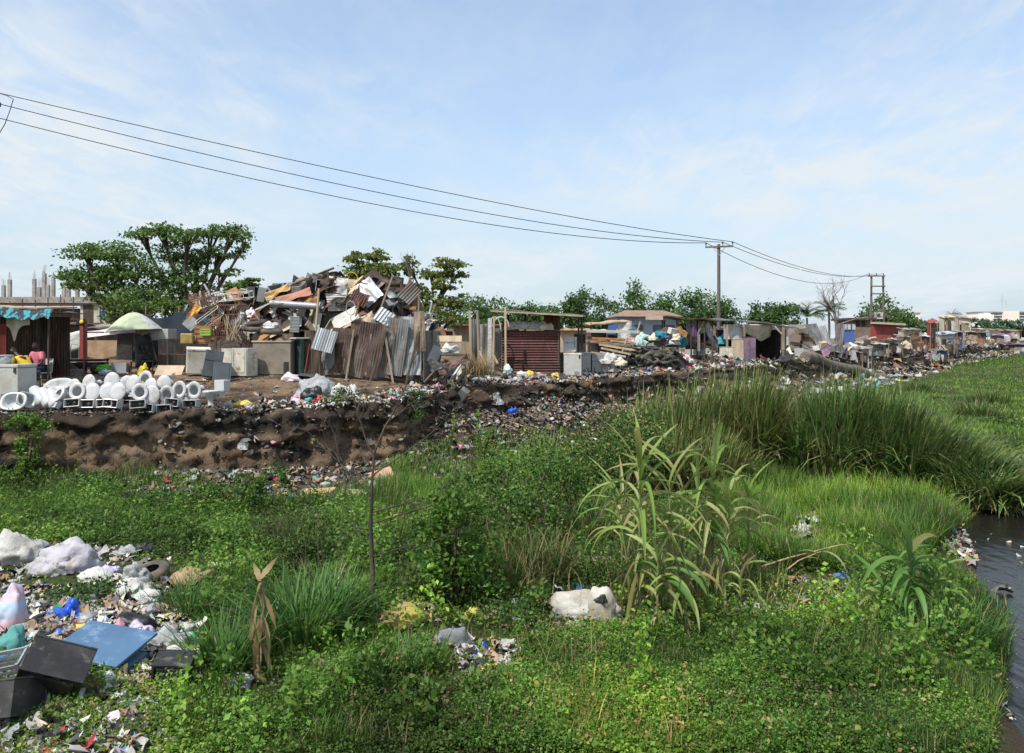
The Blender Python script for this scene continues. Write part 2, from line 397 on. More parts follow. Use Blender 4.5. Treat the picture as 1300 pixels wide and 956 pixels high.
nd, nu = len(ds), len(us)
ii, jj = np.meshgrid(np.arange(nd - 1), np.arange(nu - 1)); a0 = (jj * nd + ii).ravel()
BF = np.stack([a0, a0 + nd, a0 + nd + 1, a0 + 1], 1)
b_mat = soil_mat('bank_soil', [((.23, .155, .095), None, 0, 0, 0), ((.24, .175, .12), .35, .45, .6, S1), ((.085, .06, .042), 1.1, .48, .62, S1), ((.33, .18, .08), 1.5, .57, .67, (1, 1, 2.2)), ((.025, .023, .021), .75, .53, .63, (1, 1, 1.5)), ((.30, .27, .23), 9, .62, .7, S1)])
# the cut face shows a black ash layer under the trodden top
nt = b_mat.node_tree; N = nt.nodes; L = nt.links
bs = N['Principled BSDF']; old = bs.inputs['Base Color'].links[0].from_socket
ge = N.new('ShaderNodeNewGeometry'); sz = N.new('ShaderNodeSeparateXYZ'); L.new(ge.outputs['Position'], sz.inputs[0])
nn = N.new('ShaderNodeTexNoise'); nn.inputs['Scale'].default_value = .9; nn.inputs['Detail'].default_value = 6; L.new(ge.outputs['Position'], nn.inputs['Vector'])
def mth2(op, a, b):
    n = N.new('ShaderNodeMath'); n.operation = op
    for i, q in enumerate((a, b)):
        if isinstance(q, (int, float)): n.inputs[i].default_value = q
        else: L.new(q, n.inputs[i])
    return n.outputs[0]
hz = mth2('ADD', sz.outputs['Z'], mth2('MULTIPLY', mth2('SUBTRACT', nn.outputs['Fac'], .5), 1.6))
def band(a, b, c, d):
    r1 = N.new('ShaderNodeMapRange'); r1.inputs[1].default_value = a; r1.inputs[2].default_value = b; L.new(hz, r1.inputs[0])
    r2 = N.new('ShaderNodeMapRange'); r2.inputs[1].default_value = c; r2.inputs[2].default_value = d; r2.inputs[3].default_value = 1; r2.inputs[4].default_value = 0; L.new(hz, r2.inputs[0])
    return mth2('MULTIPLY', r1.outputs[0], r2.outputs[0])
x = N.new('ShaderNodeMix'); x.data_type = 'RGBA'; L.new(mth2('MULTIPLY', band(1.15, 1.4, 1.85, 2.1), .8), x.inputs[0]); L.new(old, x.inputs[6]); x.inputs[7].default_value = (.022, .02, .019, 1)
x2 = N.new('ShaderNodeMix'); x2.data_type = 'RGBA'; L.new(mth2('MULTIPLY', band(-.3, .05, .35, .7), .6), x2.inputs[0]); L.new(x.outputs[2], x2.inputs[6]); x2.inputs[7].default_value = (.03, .026, .023, 1)
L.new(x2.outputs[2], bs.inputs['Base Color'])
bo = np_mesh('bank', BV, BF, b_mat); tag(bo, kind='structure')

# river
wm = bpy.data.materials.new('river_water'); wm.use_nodes = True; nt = wm.node_tree; N = nt.nodes; L = nt.links
b = N['Principled BSDF']; b.inputs['Base Color'].default_value = (.012, .011, .009, 1); b.inputs['Roughness'].default_value = .2; b.inputs['Specular IOR Level'].default_value = .28
tc = N.new('ShaderNodeTexCoord'); mp = N.new('ShaderNodeMapping'); mp.inputs['Scale'].default_value = (1.2, .5, 1); mp.inputs['Rotation'].default_value = (0, 0, .5); L.new(tc.outputs['Object'], mp.inputs[0])
t = N.new('ShaderNodeTexNoise'); t.inputs['Scale'].default_value = 3.5; t.inputs['Detail'].default_value = 5; L.new(mp.outputs[0], t.inputs[0])
bp = N.new('ShaderNodeBump'); bp.inputs['Strength'].default_value = .35; bp.inputs['Distance'].default_value = .1; L.new(t.outputs['Fac'], bp.inputs['Height']); L.new(bp.outputs[0], b.inputs['Normal'])
wb = MB(); wb.add([(2, -20, -.17), (130, -20, -.17), (130, 50, -.17), (60, 50, -.17), (2, 18.8, -.17)], [(0, 1, 2, 3, 4)])
tag(wb.build('river', wm), kind='structure')
# ------------------------------------------------------------------ vegetation
def pip(px, py, P):
    P = np.asarray(P, float); ins = np.zeros(len(px), bool); n = len(P)
    for i in range(n):
        ax, ay = P[i]; bx, by = P[(i + 1) % n]
        c = ((ay > py) != (by > py)) & (px < (bx - ax) * (py - ay) / (by - ay + 1e-12) + ax)
        ins ^= c
    return ins
def scatter(poly, n, z=0.0):
    """n ground points spread over the patch of ground that the corners enclose"""
    P = np.asarray(poly, float); out = np.zeros((0, 2)); lo, hi = P.min(0), P.max(0)
    while len(out) < n:
        q = RNG.uniform(lo, hi, (n * 2, 2)); out = np.vstack([out, q[pip(q[:, 0], q[:, 1], P)]])
    out = out[:n]; Y = (H0 - z) * F / (out[:, 1] - HZ)
    return np.stack([(out[:, 0] - 650) / F * Y, Y], 1)
def gz(xy): return np.array([ground_z(x, y) for x, y in xy])
def gz_any(xy): return np.array([max(ground_z(x, y), bank_z(x, y)) for x, y in xy])
def pal(n, cols, var=.22, w=None):
    c = np.asarray(cols, float)[RNG.choice(len(cols), n, p=w)]
    return np.clip(c * (1 + RNG.uniform(-var, var, (n, 1))) * (1 + RNG.uniform(-.08, .08, (n, 3))), .003, .9)
class Blades:
    def __init__(s): s.V = []; s.F = []; s.C = []; s.n = 0
    def add(s, P, H, W, az, th0, th1, col, nseg=3, wprof=None, tipcol=None, twist=0.0, droop=1.0, fold=0.0):
        if fold:
            for sg in (-1, 1): s._half(P, H, W, az, th0, th1, col, nseg, wprof, tipcol, twist, droop, fold, sg)
            return s
        return s._half(P, H, W, az, th0, th1, col, nseg, wprof, tipcol, twist, droop, 0.0, 0)
    def _half(s, P, H, W, az, th0, th1, col, nseg, wprof, tipcol, twist, droop, fold, sg):
        n = len(P); P = np.asarray(P, float); H = np.broadcast_to(H, n).astype(float); W = np.broadcast_to(W, n).astype(float)
        az = np.broadcast_to(az, n); th0 = np.broadcast_to(th0, n); th1 = np.broadcast_to(th1, n)
        d = np.stack([np.cos(az), np.sin(az), 0 * az], 1); sd = np.stack([-np.sin(az), np.cos(az), 0 * az], 1)
        if wprof is None: wprof = [1 - .9 * (k / nseg) ** 1.6 for k in range(nseg + 1)]
        vs = []; cur = P.copy(); cs = []
        for k in range(nseg + 1):
            t = k / nseg; a = th0 + (th1 - th0) * t
            tw = twist * t
            ta = (th0 + (th1 - th0) * t ** droop)[:, None]; side = sd * np.cos(tw) + (d * np.cos(ta) - np.array([0, 0, 1.0]) * np.sin(ta)) * np.sin(tw)
            hw = (W * wprof[k] / 2)[:, None]
            if sg:
                nr = np.cross(side, d * np.sin(ta) + np.array([0, 0, 1.0]) * np.cos(ta)); e = cur + sg * side * hw * math.cos(fold) - nr * hw * math.sin(fold)
                vs += [cur, e] if sg > 0 else [e, cur]
            else: vs += [cur - side * hw, cur + side * hw]
            c = col if tipcol is None else col * (1 - t) + tipcol * t
            cs += [c * (.82 + .18 * t)] * 2 if False else [c, c]
            a2 = th0 + (th1 - th0) * (t + .5 / nseg) ** droop
            cur = cur + (H / nseg)[:, None] * (d * np.sin(a2)[:, None] + np.array([0, 0, 1.0]) * np.cos(a2)[:, None])
        m = 2 * (nseg + 1)
        V = np.stack(vs, 1).reshape(-1, 3); C = np.stack(cs, 1).reshape(-1, 3)
        b = s.n + np.arange(n)[:, None] * m
        for k in range(nseg): s.F.append(np.concatenate([b + 2 * k, b + 2 * k + 1, b + 2 * k + 3, b + 2 * k + 2], 1))
        s.V.append(V); s.C.append(C); s.n += len(V); return s
    def leaves(s, P, size, col, up=.6, asp=.62, nrm=None):
        """oval leaves, folded a little along the midrib"""
        n = len(P); P = np.asarray(P, float); size = np.broadcast_to(size, n)[:, None]
        if nrm is None: nrm = RNG.normal(size=(n, 3)) * (1 - up) + np.array([0, 0, 1.0]) * up
        nrm = nrm / (np.linalg.norm(nrm, axis=1, keepdims=True) + 1e-9)
        t = np.cross(nrm, RNG.normal(size=(n, 3))); t /= np.linalg.norm(t, axis=1, keepdims=True) + 1e-9
        q = np.cross(nrm, t); ln = size * .5; wd = ln * asp
        V = np.stack([P - t * ln, P - t * ln * .1 + q * wd + nrm * wd * .25, P + t * ln - nrm * ln * .15, P - t * ln * .1 - q * wd + nrm * wd * .25], 1).reshape(-1, 3)
        b = s.n + np.arange(n)[:, None] * 4
        s.F.append(np.concatenate([b, b + 1, b + 2, b + 3], 1)); s.V.append(V); s.C.append(np.repeat(col, 4, 0)); s.n += len(V); return s
    def build(s, name, m, parent=None, at0=None):
        V = np.vstack(s.V)
        if at0 is not None: V = V - np.asarray(at0)
        o = np_mesh(name, V, np.vstack(s.F), m, np.vstack(s.C), parent)
        if at0 is not None and parent is None: o.location = at0
        return o
U = RNG.uniform
def clumped(xy, s, lo, seed=0.0):
    """keep the points that fall in the thicker patches"""
    k = np.array([vnoise((x, y, seed), s) for x, y in xy]); return k > lo
BR = [(.11, .24, .028), (.085, .19, .024), (.15, .28, .04), (.18, .28, .055)]      # bright grass
MD = [(.07, .15, .025), (.10, .19, .034), (.055, .12, .022), (.14, .19, .05)]        # mid grass
DK = [(.028, .07, .018), (.04, .09, .022), (.022, .05, .014), (.06, .10, .02)]     # dark leaves
DRY = [(.36, .27, .13), (.28, .20, .09), (.42, .34, .19), (.2, .13, .06)]
LF = [(.075, .165, .025), (.10, .21, .034), (.05, .12, .02), (.14, .24, .045), (.17, .25, .055)]

def patchy(xy, c):
    """yellower and darker stands of the same plants"""
    k = np.array([vnoise((x, y, 21), .42) + .5 * vnoise((x, y, 33), 1.2) for x, y in xy])[:, None]
    return np.clip(c * (1 + .75 * k) * np.where(k > 0, 1 + k * np.array([.45, .12, -.2]), 1), .004, 1.9)
BARE = [([(690, 740), (792, 740), (792, 798), (690, 798)], .3), ([(295, 790), (365, 790), (370, 905), (290, 905)], .25), ([(190, 835), (250, 835), (250, 885), (190, 885)], .2), ([(566, 802), (655, 808), (668, 864), (585, 868)], .12), ([(-30, 742), (60, 745), (200, 785), (262, 815), (266, 866), (-30, 880)], .10), ([(690, 742), (1100, 728), (1115, 785), (960, 803), (700, 796)], .42), ([(130, 690), (225, 700), (300, 715), (300, 742), (140, 750)], .35), ([(1005, 655), (1045, 655), (1040, 700), (1000, 695)], .2), ([(500, 765), (640, 765), (640, 800), (500, 805)], .4)]
def thin(xy):
    """trodden and littered spots where little grows"""
    if len(xy) == 0: return xy
    px, py = 650 + xy[:, 0] / xy[:, 1] * F, HZ + H0 / xy[:, 1] * F; keep = np.ones(len(xy), bool)
    for P_, k_ in BARE: keep &= ~pip(px, py, P_) | (RNG.random(len(xy)) < k_)
    return xy[keep]
gr = Blades()
def grass(poly, n, h, wd, p, lean=(0, .35), bend=(.3, 1.2), dry=.04, dens=None, ns=3):
    xy = scatter(poly, n)
    if dens: xy = xy[clumped(xy, dens[0], dens[1], dens[2])]
    keep = np.array([poly_sd(x, y, WATER) > .12 for x, y in xy]); xy = xy[keep]
    xy = thin(xy[np.array([bank_z(x, y) < .55 for x, y in xy])])
    n = len(xy); z = gz_any(xy) - .02; Y = xy[:, 1]
    w_ = np.maximum(U(wd[0], wd[1], n), Y * .0009)
    cl = np.array([.75 + .6 * vnoise((x, y, 3), .9) + .35 * vnoise((x, y, 8), .25) for x, y in xy])
    c = patchy(xy, pal(n, p)); c = np.where((RNG.random(n) < dry)[:, None], pal(n, DRY), c)
    hh = U(h[0], h[1], n) * np.clip(cl, .45, 1.5)
    gr.add(np.column_stack([xy, z]), hh, w_, U(0, 2 * PI, n), U(lean[0], lean[1], n), U(bend[0], bend[1], n), c, ns)
grass([(470, 610), (540, 580), (600, 566), (660, 563), (770, 563), (820, 600), (760, 640), (640, 640), (540, 640)], 26000, (.18, .42), (.010, .018), BR, dry=.02)
grass([(900, 600), (1010, 606), (1100, 600), (1238, 612), (1238, 640), (1195, 690), (1150, 725), (1000, 725), (920, 700)], 30000, (.3, .85), (.012, .022), BR + BR + MD, lean=(0, .5), bend=(.3, 1.6), dry=.06, ns=4)
grass([(1090, 500), (1130, 484), (1200, 469), (1290, 452), (1420, 445), (1420, 600), (1300, 585), (1240, 580), (1120, 530)], 52000, (.10, .30), (.01, .02), BR + BR + MD, dry=.03)
grass([(1150, 470), (1290, 447), (1420, 440), (1420, 462), (1290, 462)], 8000, (.2, .7), (.02, .05), MD, dry=.05)
grass([(-60, 612), (120, 608), (330, 625), (480, 622), (490, 720), (330, 700), (200, 690), (-60, 680)], 26000, (.18, .5), (.010, .018), MD + BR[:2], dry=.03, dens=(.5, -.25, 3))
grass([(230, 650), (480, 620), (520, 760), (470, 960), (240, 960), (230, 760)], 16000, (.15, .4), (.008, .014), MD + BR[:1], dry=.06, dens=(.8, -.2, 6))
grass([(480, 600), (950, 600), (1000, 760), (640, 790), (480, 780)], 16000, (.2, .6), (.008, .016), MD, dry=.14, dens=(.8, -.15, 6))
grass([(1150, 720), (1200, 715), (1240, 735), (1290, 760), (1272, 870), (1255, 960), (1100, 960), (1080, 800)], 16000, (.15, .45), (.008, .014), MD + DK[:1], dry=.06)
grass([(440, 800), (700, 790), (1260, 790), (1260, 960), (440, 960)], 11000, (.10, .26), (.006, .011), MD, dry=.05)
grass([(-60, 690), (230, 690), (240, 960), (-60, 960)], 2500, (.12, .3), (.008, .013), MD, dry=.2, dens=(1.1, .05, 2))
# tall rank weeds left of the cane
grass([(600, 610), (800, 560), (830, 650), (800, 750), (640, 760), (590, 700)], 5200, (.5, 1.15), (.012, .02), MD + DRY[:1], lean=(0, .5), bend=(.5, 1.7), dry=.12, ns=4)
grass([(440, 800), (700, 790), (1260, 790), (1260, 960), (440, 960)], 1500, (.25, .6), (.005, .01), MD + DRY, dry=.35, dens=(.6, -.05, 4))
grass([(700, 740), (1130, 720), (1130, 800), (700, 800)], 2500, (.1, .4), (.005, .012), DRY + MD, dry=.6, lean=(.2, 1.3), bend=(.8, 1.9))
tag(gr.build('grass', LEAF), kind='stuff')

wd = Blades()
def weeds(poly, nc, per, rad, hgt, size, p, dens=None, up=.55):
    xy = scatter(poly, nc)
    if dens: xy = xy[clumped(xy, dens[0], dens[1], dens[2])]
    xy = xy[np.array([poly_sd(x, y, WATER) > .05 and bank_z(x, y) < .55 for x, y in xy])]; xy = thin(xy); n = len(xy)
    z = gz_any(xy); r = U(rad[0], rad[1], n); h = U(hgt[0], hgt[1], n)
    k = np.array([vnoise((x, y, 6), .9) + .6 * vnoise((x, y, 2), 2.3) for x, y in xy]); tone = U(.75, 1.25, n) * np.clip(1 + .55 * k, .5, 1.6); h = h * np.clip(1 + 1.1 * k, .35, 2.2)
    i = np.repeat(np.arange(n), per); m = len(i)
    a = U(0, 2 * PI, m); q = np.sqrt(RNG.random(m)); dome = np.sqrt(np.clip(1 - q ** 2, 0, 1))
    P = np.column_stack([xy[i, 0] + np.cos(a) * q * r[i], xy[i, 1] + np.sin(a) * q * r[i], z[i] + .02 + h[i] * dome * U(.45, 1.05, m)])
    P[:, 2] = np.maximum(P[:, 2], z[i] + .02)
    wd.leaves(P, U(size[0], size[1], m), patchy(xy, np.ones((n, 3)))[i] * pal(m, p, .2) * tone[i][:, None], up)
weeds([(-60, 625), (130, 618), (330, 650), (480, 640), (500, 740), (330, 700), (220, 700), (-60, 690)], 2300, 24, (.12, .32), (.12, .42), (.045, .085), LF)
weeds([(650, 800), (820, 790), (1100, 790), (1270, 800), (1262, 870), (1250, 970), (430, 970), (440, 880), (640, 860)], 4300, 30, (.06, .17), (.08, .24), (.022, .042), LF + BR[:2])
weeds([(480, 640), (760, 640), (800, 720), (760, 800), (470, 800)], 1100, 24, (.1, .28), (.1, .35), (.035, .065), LF + DK, dens=(.6, -.2, 4))
weeds([(230, 740), (480, 740), (640, 800), (640, 970), (230, 970)], 900, 24, (.08, .2), (.06, .2), (.025, .05), LF, dens=(.9, -.1, 5))
weeds([(800, 740), (1240, 730), (1265, 800), (800, 800)], 700, 22, (.08, .2), (.06, .2), (.022, .045), LF + DK, dens=(.9, -.1, 5))
weeds([(1120, 520), (1300, 480), (1400, 480), (1400, 590), (1240, 575)], 500, 22, (.2, .7), (.12, .4), (.09, .16), LF + DK, dens=(.14, .02, 5))
weeds([(120, 672), (500, 660), (500, 760), (330, 735), (220, 728), (150, 705)], 800, 24, (.08, .22), (.08, .3), (.035, .07), LF)
for P_, n_ in (([(-40, 640), (480, 640), (480, 800), (240, 800), (220, 690), (-40, 680)], 70), ([(470, 670), (800, 650), (800, 800), (440, 800)], 60), ([(950, 700), (1240, 720), (1255, 900), (700, 900), (700, 800), (950, 790)], 55), ([(230, 760), (640, 800), (640, 960), (230, 960)], 40)):
    weeds(P_, n_, 60, (.10, .24), (.3, .65), (.05, .095), BR + LF[:2] + [(.17, .26, .05)], up=.4)
weeds([(-40, 880), (240, 880), (240, 990), (-60, 990)], 420, 24, (.06, .15), (.05, .16), (.025, .045), LF)
weeds([(-20, 690), (230, 690), (230, 960), (-20, 960)], 160, 22, (.07, .18), (.05, .14), (.025, .05), LF, dens=(1.1, .0, 2))
weeds([(225, 790), (480, 800), (480, 975), (190, 975)], 700, 26, (.06, .16), (.05, .18), (.022, .045), LF)
weeds([(600, 640), (960, 640), (1000, 740), (960, 800), (620, 760)], 900, 24, (.08, .24), (.1, .35), (.03, .055), LF + DK + BR[:1])
weeds([(1000, 720), (1240, 720), (1262, 800), (1000, 800)], 500, 24, (.08, .2), (.08, .26), (.025, .045), LF)
weeds([(650, 800), (1262, 790), (1255, 970), (430, 970), (440, 840)], 420, 16, (.05, .16), (.12, .34), (.045, .085), MD + BR[:2] + [(.2, .22, .05)], dens=(.7, .05, 9))
weeds([(650, 800), (1262, 790), (1255, 970), (430, 970), (440, 840)], 260, 10, (.04, .12), (.1, .3), (.03, .06), DRY + [(.25, .22, .06)])
tag(wd.build('weeds', LEAF), kind='stuff')

# ---- bushes and creepers: leaf clumps over real stems
def bush(name, label, base, blobs, nleaf, size, p, cat='bush', group=None, stem=.02, up=.45, shell=.55):
    base = Vector(base); t = thing(name, label, cat, base, 0, group)
    b = Blades(); vol = np.array([r[0] * r[1] * r[2] for c, r in blobs]) ** .7; vol /= vol.sum()
    st = MB()
    for (c, r), v in zip(blobs, vol):
        n = int(nleaf * v); k = max(4, n // 45)
        ctr = RNG.normal(size=(k, 3)); ctr /= np.linalg.norm(ctr, axis=1, keepdims=True); ctr *= (shell + (1 - shell) * RNG.random((k, 1)) ** .6)
        i = RNG.integers(0, k, n); P = np.asarray(c) + (ctr[i] + RNG.normal(size=(n, 3)) * .17) * np.asarray(r)
        tone = U(.65, 1.3, k)
        b.leaves(P, U(size[0], size[1], n), pal(n, p, .2) * tone[i][:, None], up)
        for q in ctr[:min(k, 7)]:
            e = np.asarray(c) + q * np.asarray(r); mid = Vector(e) * .5 + Vector((0, 0, .1))
            st.tube([(c[0] * .25, c[1] * .25, -.05), mid, e], [stem, stem * .7, stem * .3], 5)
    V = b.build('foliage', LEAF, t); 
    st.build('stem', bark, t); return t
b0 = flat(572, 768)
bush('leafy_bush', 'tall bright leafy bush beside the bare sapling trunk', b0, [((0, 0, .9), (.5, .45, .75)), ((.35, .2, .55), (.4, .4, .5)), ((-.32, .2, .75), (.4, .35, .65)), ((.05, .2, 1.45), (.38, .3, .35))], 4600, (.05, .10), LF + BR[:2])
b1 = flat(655, 700)
bush('creeper_mound', 'low mound of creeper leaves between leafy bush and tall cane', b1, [((0, 0, .45), (.8, .6, .7)), ((.8, .5, .75), (.8, .6, .8)), ((-.6, .9, .6), (.7, .5, .75)), ((.2, 1.6, .85), (.9, .6, .8))], 9500, (.05, .09), LF + DK[:1], 'creeper')
b2 = flat(772, 640)
bush('creeper_mound', 'straw flecked creeper mound climbing against the brownish reeds', b2, [((0, 0, .7), (.8, .6, .8)), ((.7, .6, 1.15), (.8, .6, .9)), ((-.6, .5, .6), (.7, .6, .7)), ((.2, 1.4, 1.2), (.9, .6, .9))], 10500, (.05, .09), LF + DK + DRY[:1], 'creeper')
b3 = flat(105, 775)
bush('ground_ivy', 'rounded dark green ivy clump amid the near rubbish', b3, [((0, 0, .12), (.62, .4, .28)), ((.35, .1, .12), (.4, .3, .22))], 1700, (.045, .08), DK + LF[:2], 'ivy')
b4 = flat(300, 655)
bush('weed_thicket', 'dense dark weed thicket below the black bank', b4, [((0, 0, .35), (.8, .6, .5)), ((-1.2, .2, .25), (.9, .6, .4)), ((.6, .3, .5), (.35, .35, .5))], 4200, (.05, .09), LF + DK, 'bush')
b5 = flat(612, 590)
bush('climbing_weed', 'pale yellowish climbing weed in front of cut bank', b5, [((0, 0, .9), (.25, .25, .9)), ((-.9, .3, .8), (.2, .2, .8)), ((.3, .4, .5), (.4, .3, .5))], 900, (.06, .11), BR + [(.2, .27, .06)], 'weed')
# creeper hanging over the bank at the far left
e = at(34, 575, 18.9); e.z = .1
bush('hanging_creeper', 'bright creeper hanging down black bank below washbasin', e, [((0, .1, 1.45), (.45, .3, .3)), ((.05, .0, .9), (.26, .22, .6)), ((0, -.1, .35), (.22, .2, .45))], 1900, (.06, .1), BR + LF, 'creeper')
for px, Y, s, lb in ((430, 21.9, .9, 'low green tuft on bank rim under white rubbish bags'), (515, 23.2, 1.0, 'broad green tuft on bank rim before weathered zinc shack')):
    p_ = on_bank(px, Y)
    bush('rim_weed', lb, p_, [((0, 0, .1), (.7 * s, .35, .25)), ((.2, -.3, -.2), (.5 * s, .25, .35))], 900, (.05, .09), MD + DK, 'weed')

# ---- reeds
def reeds(label, spots, n, h, lean, p, dry, name='reed_clump', wdt=(.018, .034)):
    """spots: (x, y, radius, height factor, lean to the right)"""
    base = Vector((sum(s[0] for s in spots) / len(spots), sum(s[1] for s in spots) / len(spots), 0)); b = Blades()
    t = thing(name, label, 'reeds', base)
    d = Blades()
    for x, y, r, hf, ln in spots:
        for bb, m, pp in ((b, int(n / len(spots) * (1 - dry)), p), (d, int(n / len(spots) * dry), DRY)):
            k = max(6, m // 14); a = U(0, 2 * PI, k); q = np.sqrt(RNG.random(k)) * r
            cx, cy = x + np.cos(a) * q, y + np.sin(a) * q * .8
            i = RNG.integers(0, k, m)
            P = np.column_stack([cx[i] + RNG.normal(size=m) * .09, cy[i] + RNG.normal(size=m) * .09, np.full(m, -.1)])
            az = np.where(RNG.random(m) < .6, RNG.normal(size=m) * .7, U(0, 2 * PI, m))
            hh = U(h[0], h[1], m) * (.72 + .3 * RNG.random(k) ** .5)[i] * hf * (1 - .25 * (q[i] / r) ** 2)
            if bb is d: hh *= U(.4, 1.0, m)
            tl = ln + lean
            bb.add(P - np.asarray(base), hh, U(wdt[0], wdt[1], m), az, np.abs(RNG.normal(size=m)) * .10 + tl * .35, np.abs(RNG.normal(size=m)) * .35 + tl + (RNG.random(m) < .28) * U(.4, 1.8, m) + (.25 if bb is d else 0), pal(m, pp), 5, [.8, 1, 1, .9, .6, .08])
    b.build('green_blades', REED, t); d.build('dry_blades', REED, t); return t
RG = [(.06, .125, .026), (.085, .165, .034), (.042, .095, .022), (.14, .21, .055), (.2, .22, .08)]
RG2 = [(.11, .17, .036), (.15, .20, .055), (.08, .13, .03), (.24, .24, .09)]
reeds('brownish thinning reed clump behind the pale drooping cane', [(3.9, 22.0, 1.1, .78, 0), (5.0, 21.6, 1.1, .92, 0), (6.2, 21.5, 1.0, 1.0, 0), (6.75, 21.9, .8, .98, .02), (4.6, 20.6, 1.0, .62, 0), (3.2, 20.4, .8, .55, -.1), (3.6, 19.2, .8, .48, -.1), (4.9, 19.6, .8, .5, .1)], 13000, (2.3, 3.65), .13, RG2, .30, wdt=(.028, .052))
reeds('dense dark green reed clump leaning over the river bend', [(8.15, 20.6, .8, .98, 0), (8.8, 20.3, .9, 1.0, .05), (9.6, 20.0, .9, .88, .2), (10.3, 19.4, .8, .70, .45), (10.8, 18.6, .7, .55, .7), (10.9, 17.6, .55, .46, .9)], 10000, (2.1, 3.5), .13, RG, .12, wdt=(.026, .05))
# outlying tufts: reeds and coarse grass that stand apart
def tuft(px, py, n, h, spread, p, label, dry=.05, wdt=(.012, .022), cat='grass tuft', name='grass_tuft', lean=.0, z=None, bend=1.3):
    b = flat(px, py) if z is None else z; t = Blades()
    P = np.column_stack([RNG.normal(size=n) * spread, RNG.normal(size=n) * spread, np.full(n, -.02)])
    az = np.arctan2(P[:, 1], P[:, 0]) + RNG.normal(size=n) * .6
    c = pal(n, p); c = np.where((RNG.random(n) < dry)[:, None], pal(n, DRY), c)
    t.add(P, U(h * .55, h * 1.05, n), U(wdt[0], wdt[1], n), az, U(0, .4, n) + lean, U(.5, bend + .5, n), c, 5, [.7, 1, 1, .85, .55, .06])
    b = Vector(b); b.z = b.z if z is not None else ground_z(b.x, b.y)
    o = t.build(name, LEAF); o.location = b; return tag(o, label, cat, 'coarse grass tufts on the plain')
GT = [(.06, .15, .03), (.09, .19, .04), (.12, .22, .055), (.045, .115, .026)]
tuft(385, 822, 420, 1.0, .22, GT, 'big arching grass tuft right of the withered stalk', .03, (.016, .03))
tuft(425, 800, 260, .9, .18, GT, 'grass tuft behind the big arching tuft near sapling', .03, (.014, .028))
tuft(285, 862, 230, .75, .14, GT, 'grass tuft growing over black casing by the blue board', .03, (.014, .026))
tuft(240, 800, 150, .6, .12, GT, 'thin grass tuft right of the white rubbish sheets', .08)
tuft(520, 850, 200, .5, .16, GT, 'low grass tuft left of the spilled coloured rubbish', .03)
tuft(470, 868, 180, .45, .16, GT, 'low grass tuft at front below yellow foam block', .03)
tuft(1215, 815, 300, .75, .22, GT, 'arching grass tuft beside the river right of maize', .03, (.012, .022))
tuft(1180, 830, 160, .6, .16, GT, 'smaller grass tuft at foot of broad leaved maize', .03)
tuft(750, 690, 360, 1.0, .25, RG, 'dark rush tuft with dry heart left of the cane', .3)
tuft(690, 720, 200, .8, .2, GT, 'rush tuft behind the white patched sack', .1)
tuft(608, 478, 420, 1.1, .16, DRY, 'dry straw coloured grass bunch hanging over bank rim', .6, (.01, .02), z=on_bank(608, 27.3, .45), bend=2.6)
tuft(700, 575, 20, 1.3, .1, RG, 'few upright rush blades standing in bright grass', .05, (.025, .04), bend=.2)
for px, py, lb in ((1165, 497, 'low dark rush tuft on far green near the bank'), (1255, 512, 'rush tuft beside the leaning brown stump on far green'), (1240, 528, 'pale edged weed tuft in the middle of far green')):
    tuft(px, py, 260, 1.0, .5, RG, lb, .08, (.03, .05), bend=.9)

# ---- maize and cane
def maize(px, py, h, nl, label, p, ll=.75, lw=.065, dryl=3, lean=0.0, az0=None):
    b = flat(px, py); b.z = ground_z(b.x, b.y) - .03
    t = thing('maize_plant', label, 'maize', b, 0, 'maize plants on the plain')
    st = MB(); L_ = []
    for k in range(7): L_.append(Vector((lean * h * (k / 6) ** 2, .02 * math.sin(k), h * .82 * k / 6)))
    st.tube(L_, [.02 - .0016 * k for k in range(7)], 7)
    st.build('stalk', mat('cane_stalk', (.13, .17, .06), (.24, .19, .10), 5, .6, stretch=(1, 1, .4)), t)
    a = random.uniform(0, PI) if az0 is None else az0
    dryl += 5; nl += 5
    for k in range(nl + dryl):
        f = min(.99, ((k + .3) / (nl + dryl)) ** .85); i = min(5, int(f * 6)); P0 = L_[i].lerp(L_[i + 1], f * 6 - i)
        a += PI + random.uniform(-.5, .5); dry = k < dryl
        n = 1; b_ = Blades(); ln = ll * h ** .3 * random.uniform(.7, 1.15) * (.75 if dry else 1); L2 = max(ln, .2)
        c = pal(1, DRY if dry else p, .15)
        th0 = random.uniform(.05, .3); th1 = random.uniform(2.6, 3.1)
        if dry: th0, th1 = random.uniform(1.6, 2.6), random.uniform(3.0, 3.15)
        if f > .85: th0, th1 = .1, random.uniform(.8, 2.0)
        b_.add(np.array([P0]), L2, lw * random.uniform(.9, 1.5) * (.7 if dry else 1), a, th0, th1, c, 9, [.45, .8, 1, 1, .98, .9, .8, .62, .4, .05], pal(1, p + DRY[:1], .1), twist=random.uniform(-1.1, 1.1), droop=.62, fold=.5)
        b_.build('leaf', LEAF, t)
    return t
MZ = [(.28, .36, .10), (.22, .32, .07), (.36, .40, .15), (.17, .28, .05)]; MB_ = [(.12, .24, .05), (.09, .2, .04), (.16, .28, .08)]
maize(812, 788, 2.65, 9, 'tallest pale cane plant with long drooping leaves', MZ, .95, .075, 4, az0=.2)
maize(850, 775, 2.2, 9, 'cane plant just right of the tallest pale one', MZ, .85, .07, 3, az0=1.9)
maize(905, 757, 2.25, 9, 'cane plant with browned lower leaves near middle grass', MZ, .95, .075, 6, az0=.4)
maize(886, 752, 1.9, 8, 'bright green cane plant behind the browned one', MZ + MB_, .8, .065, 3, az0=2.2)
maize(950, 750, 1.8, 8, 'slim cane plant at the right edge of the stand', MZ, .8, .055, 3, az0=-.5)
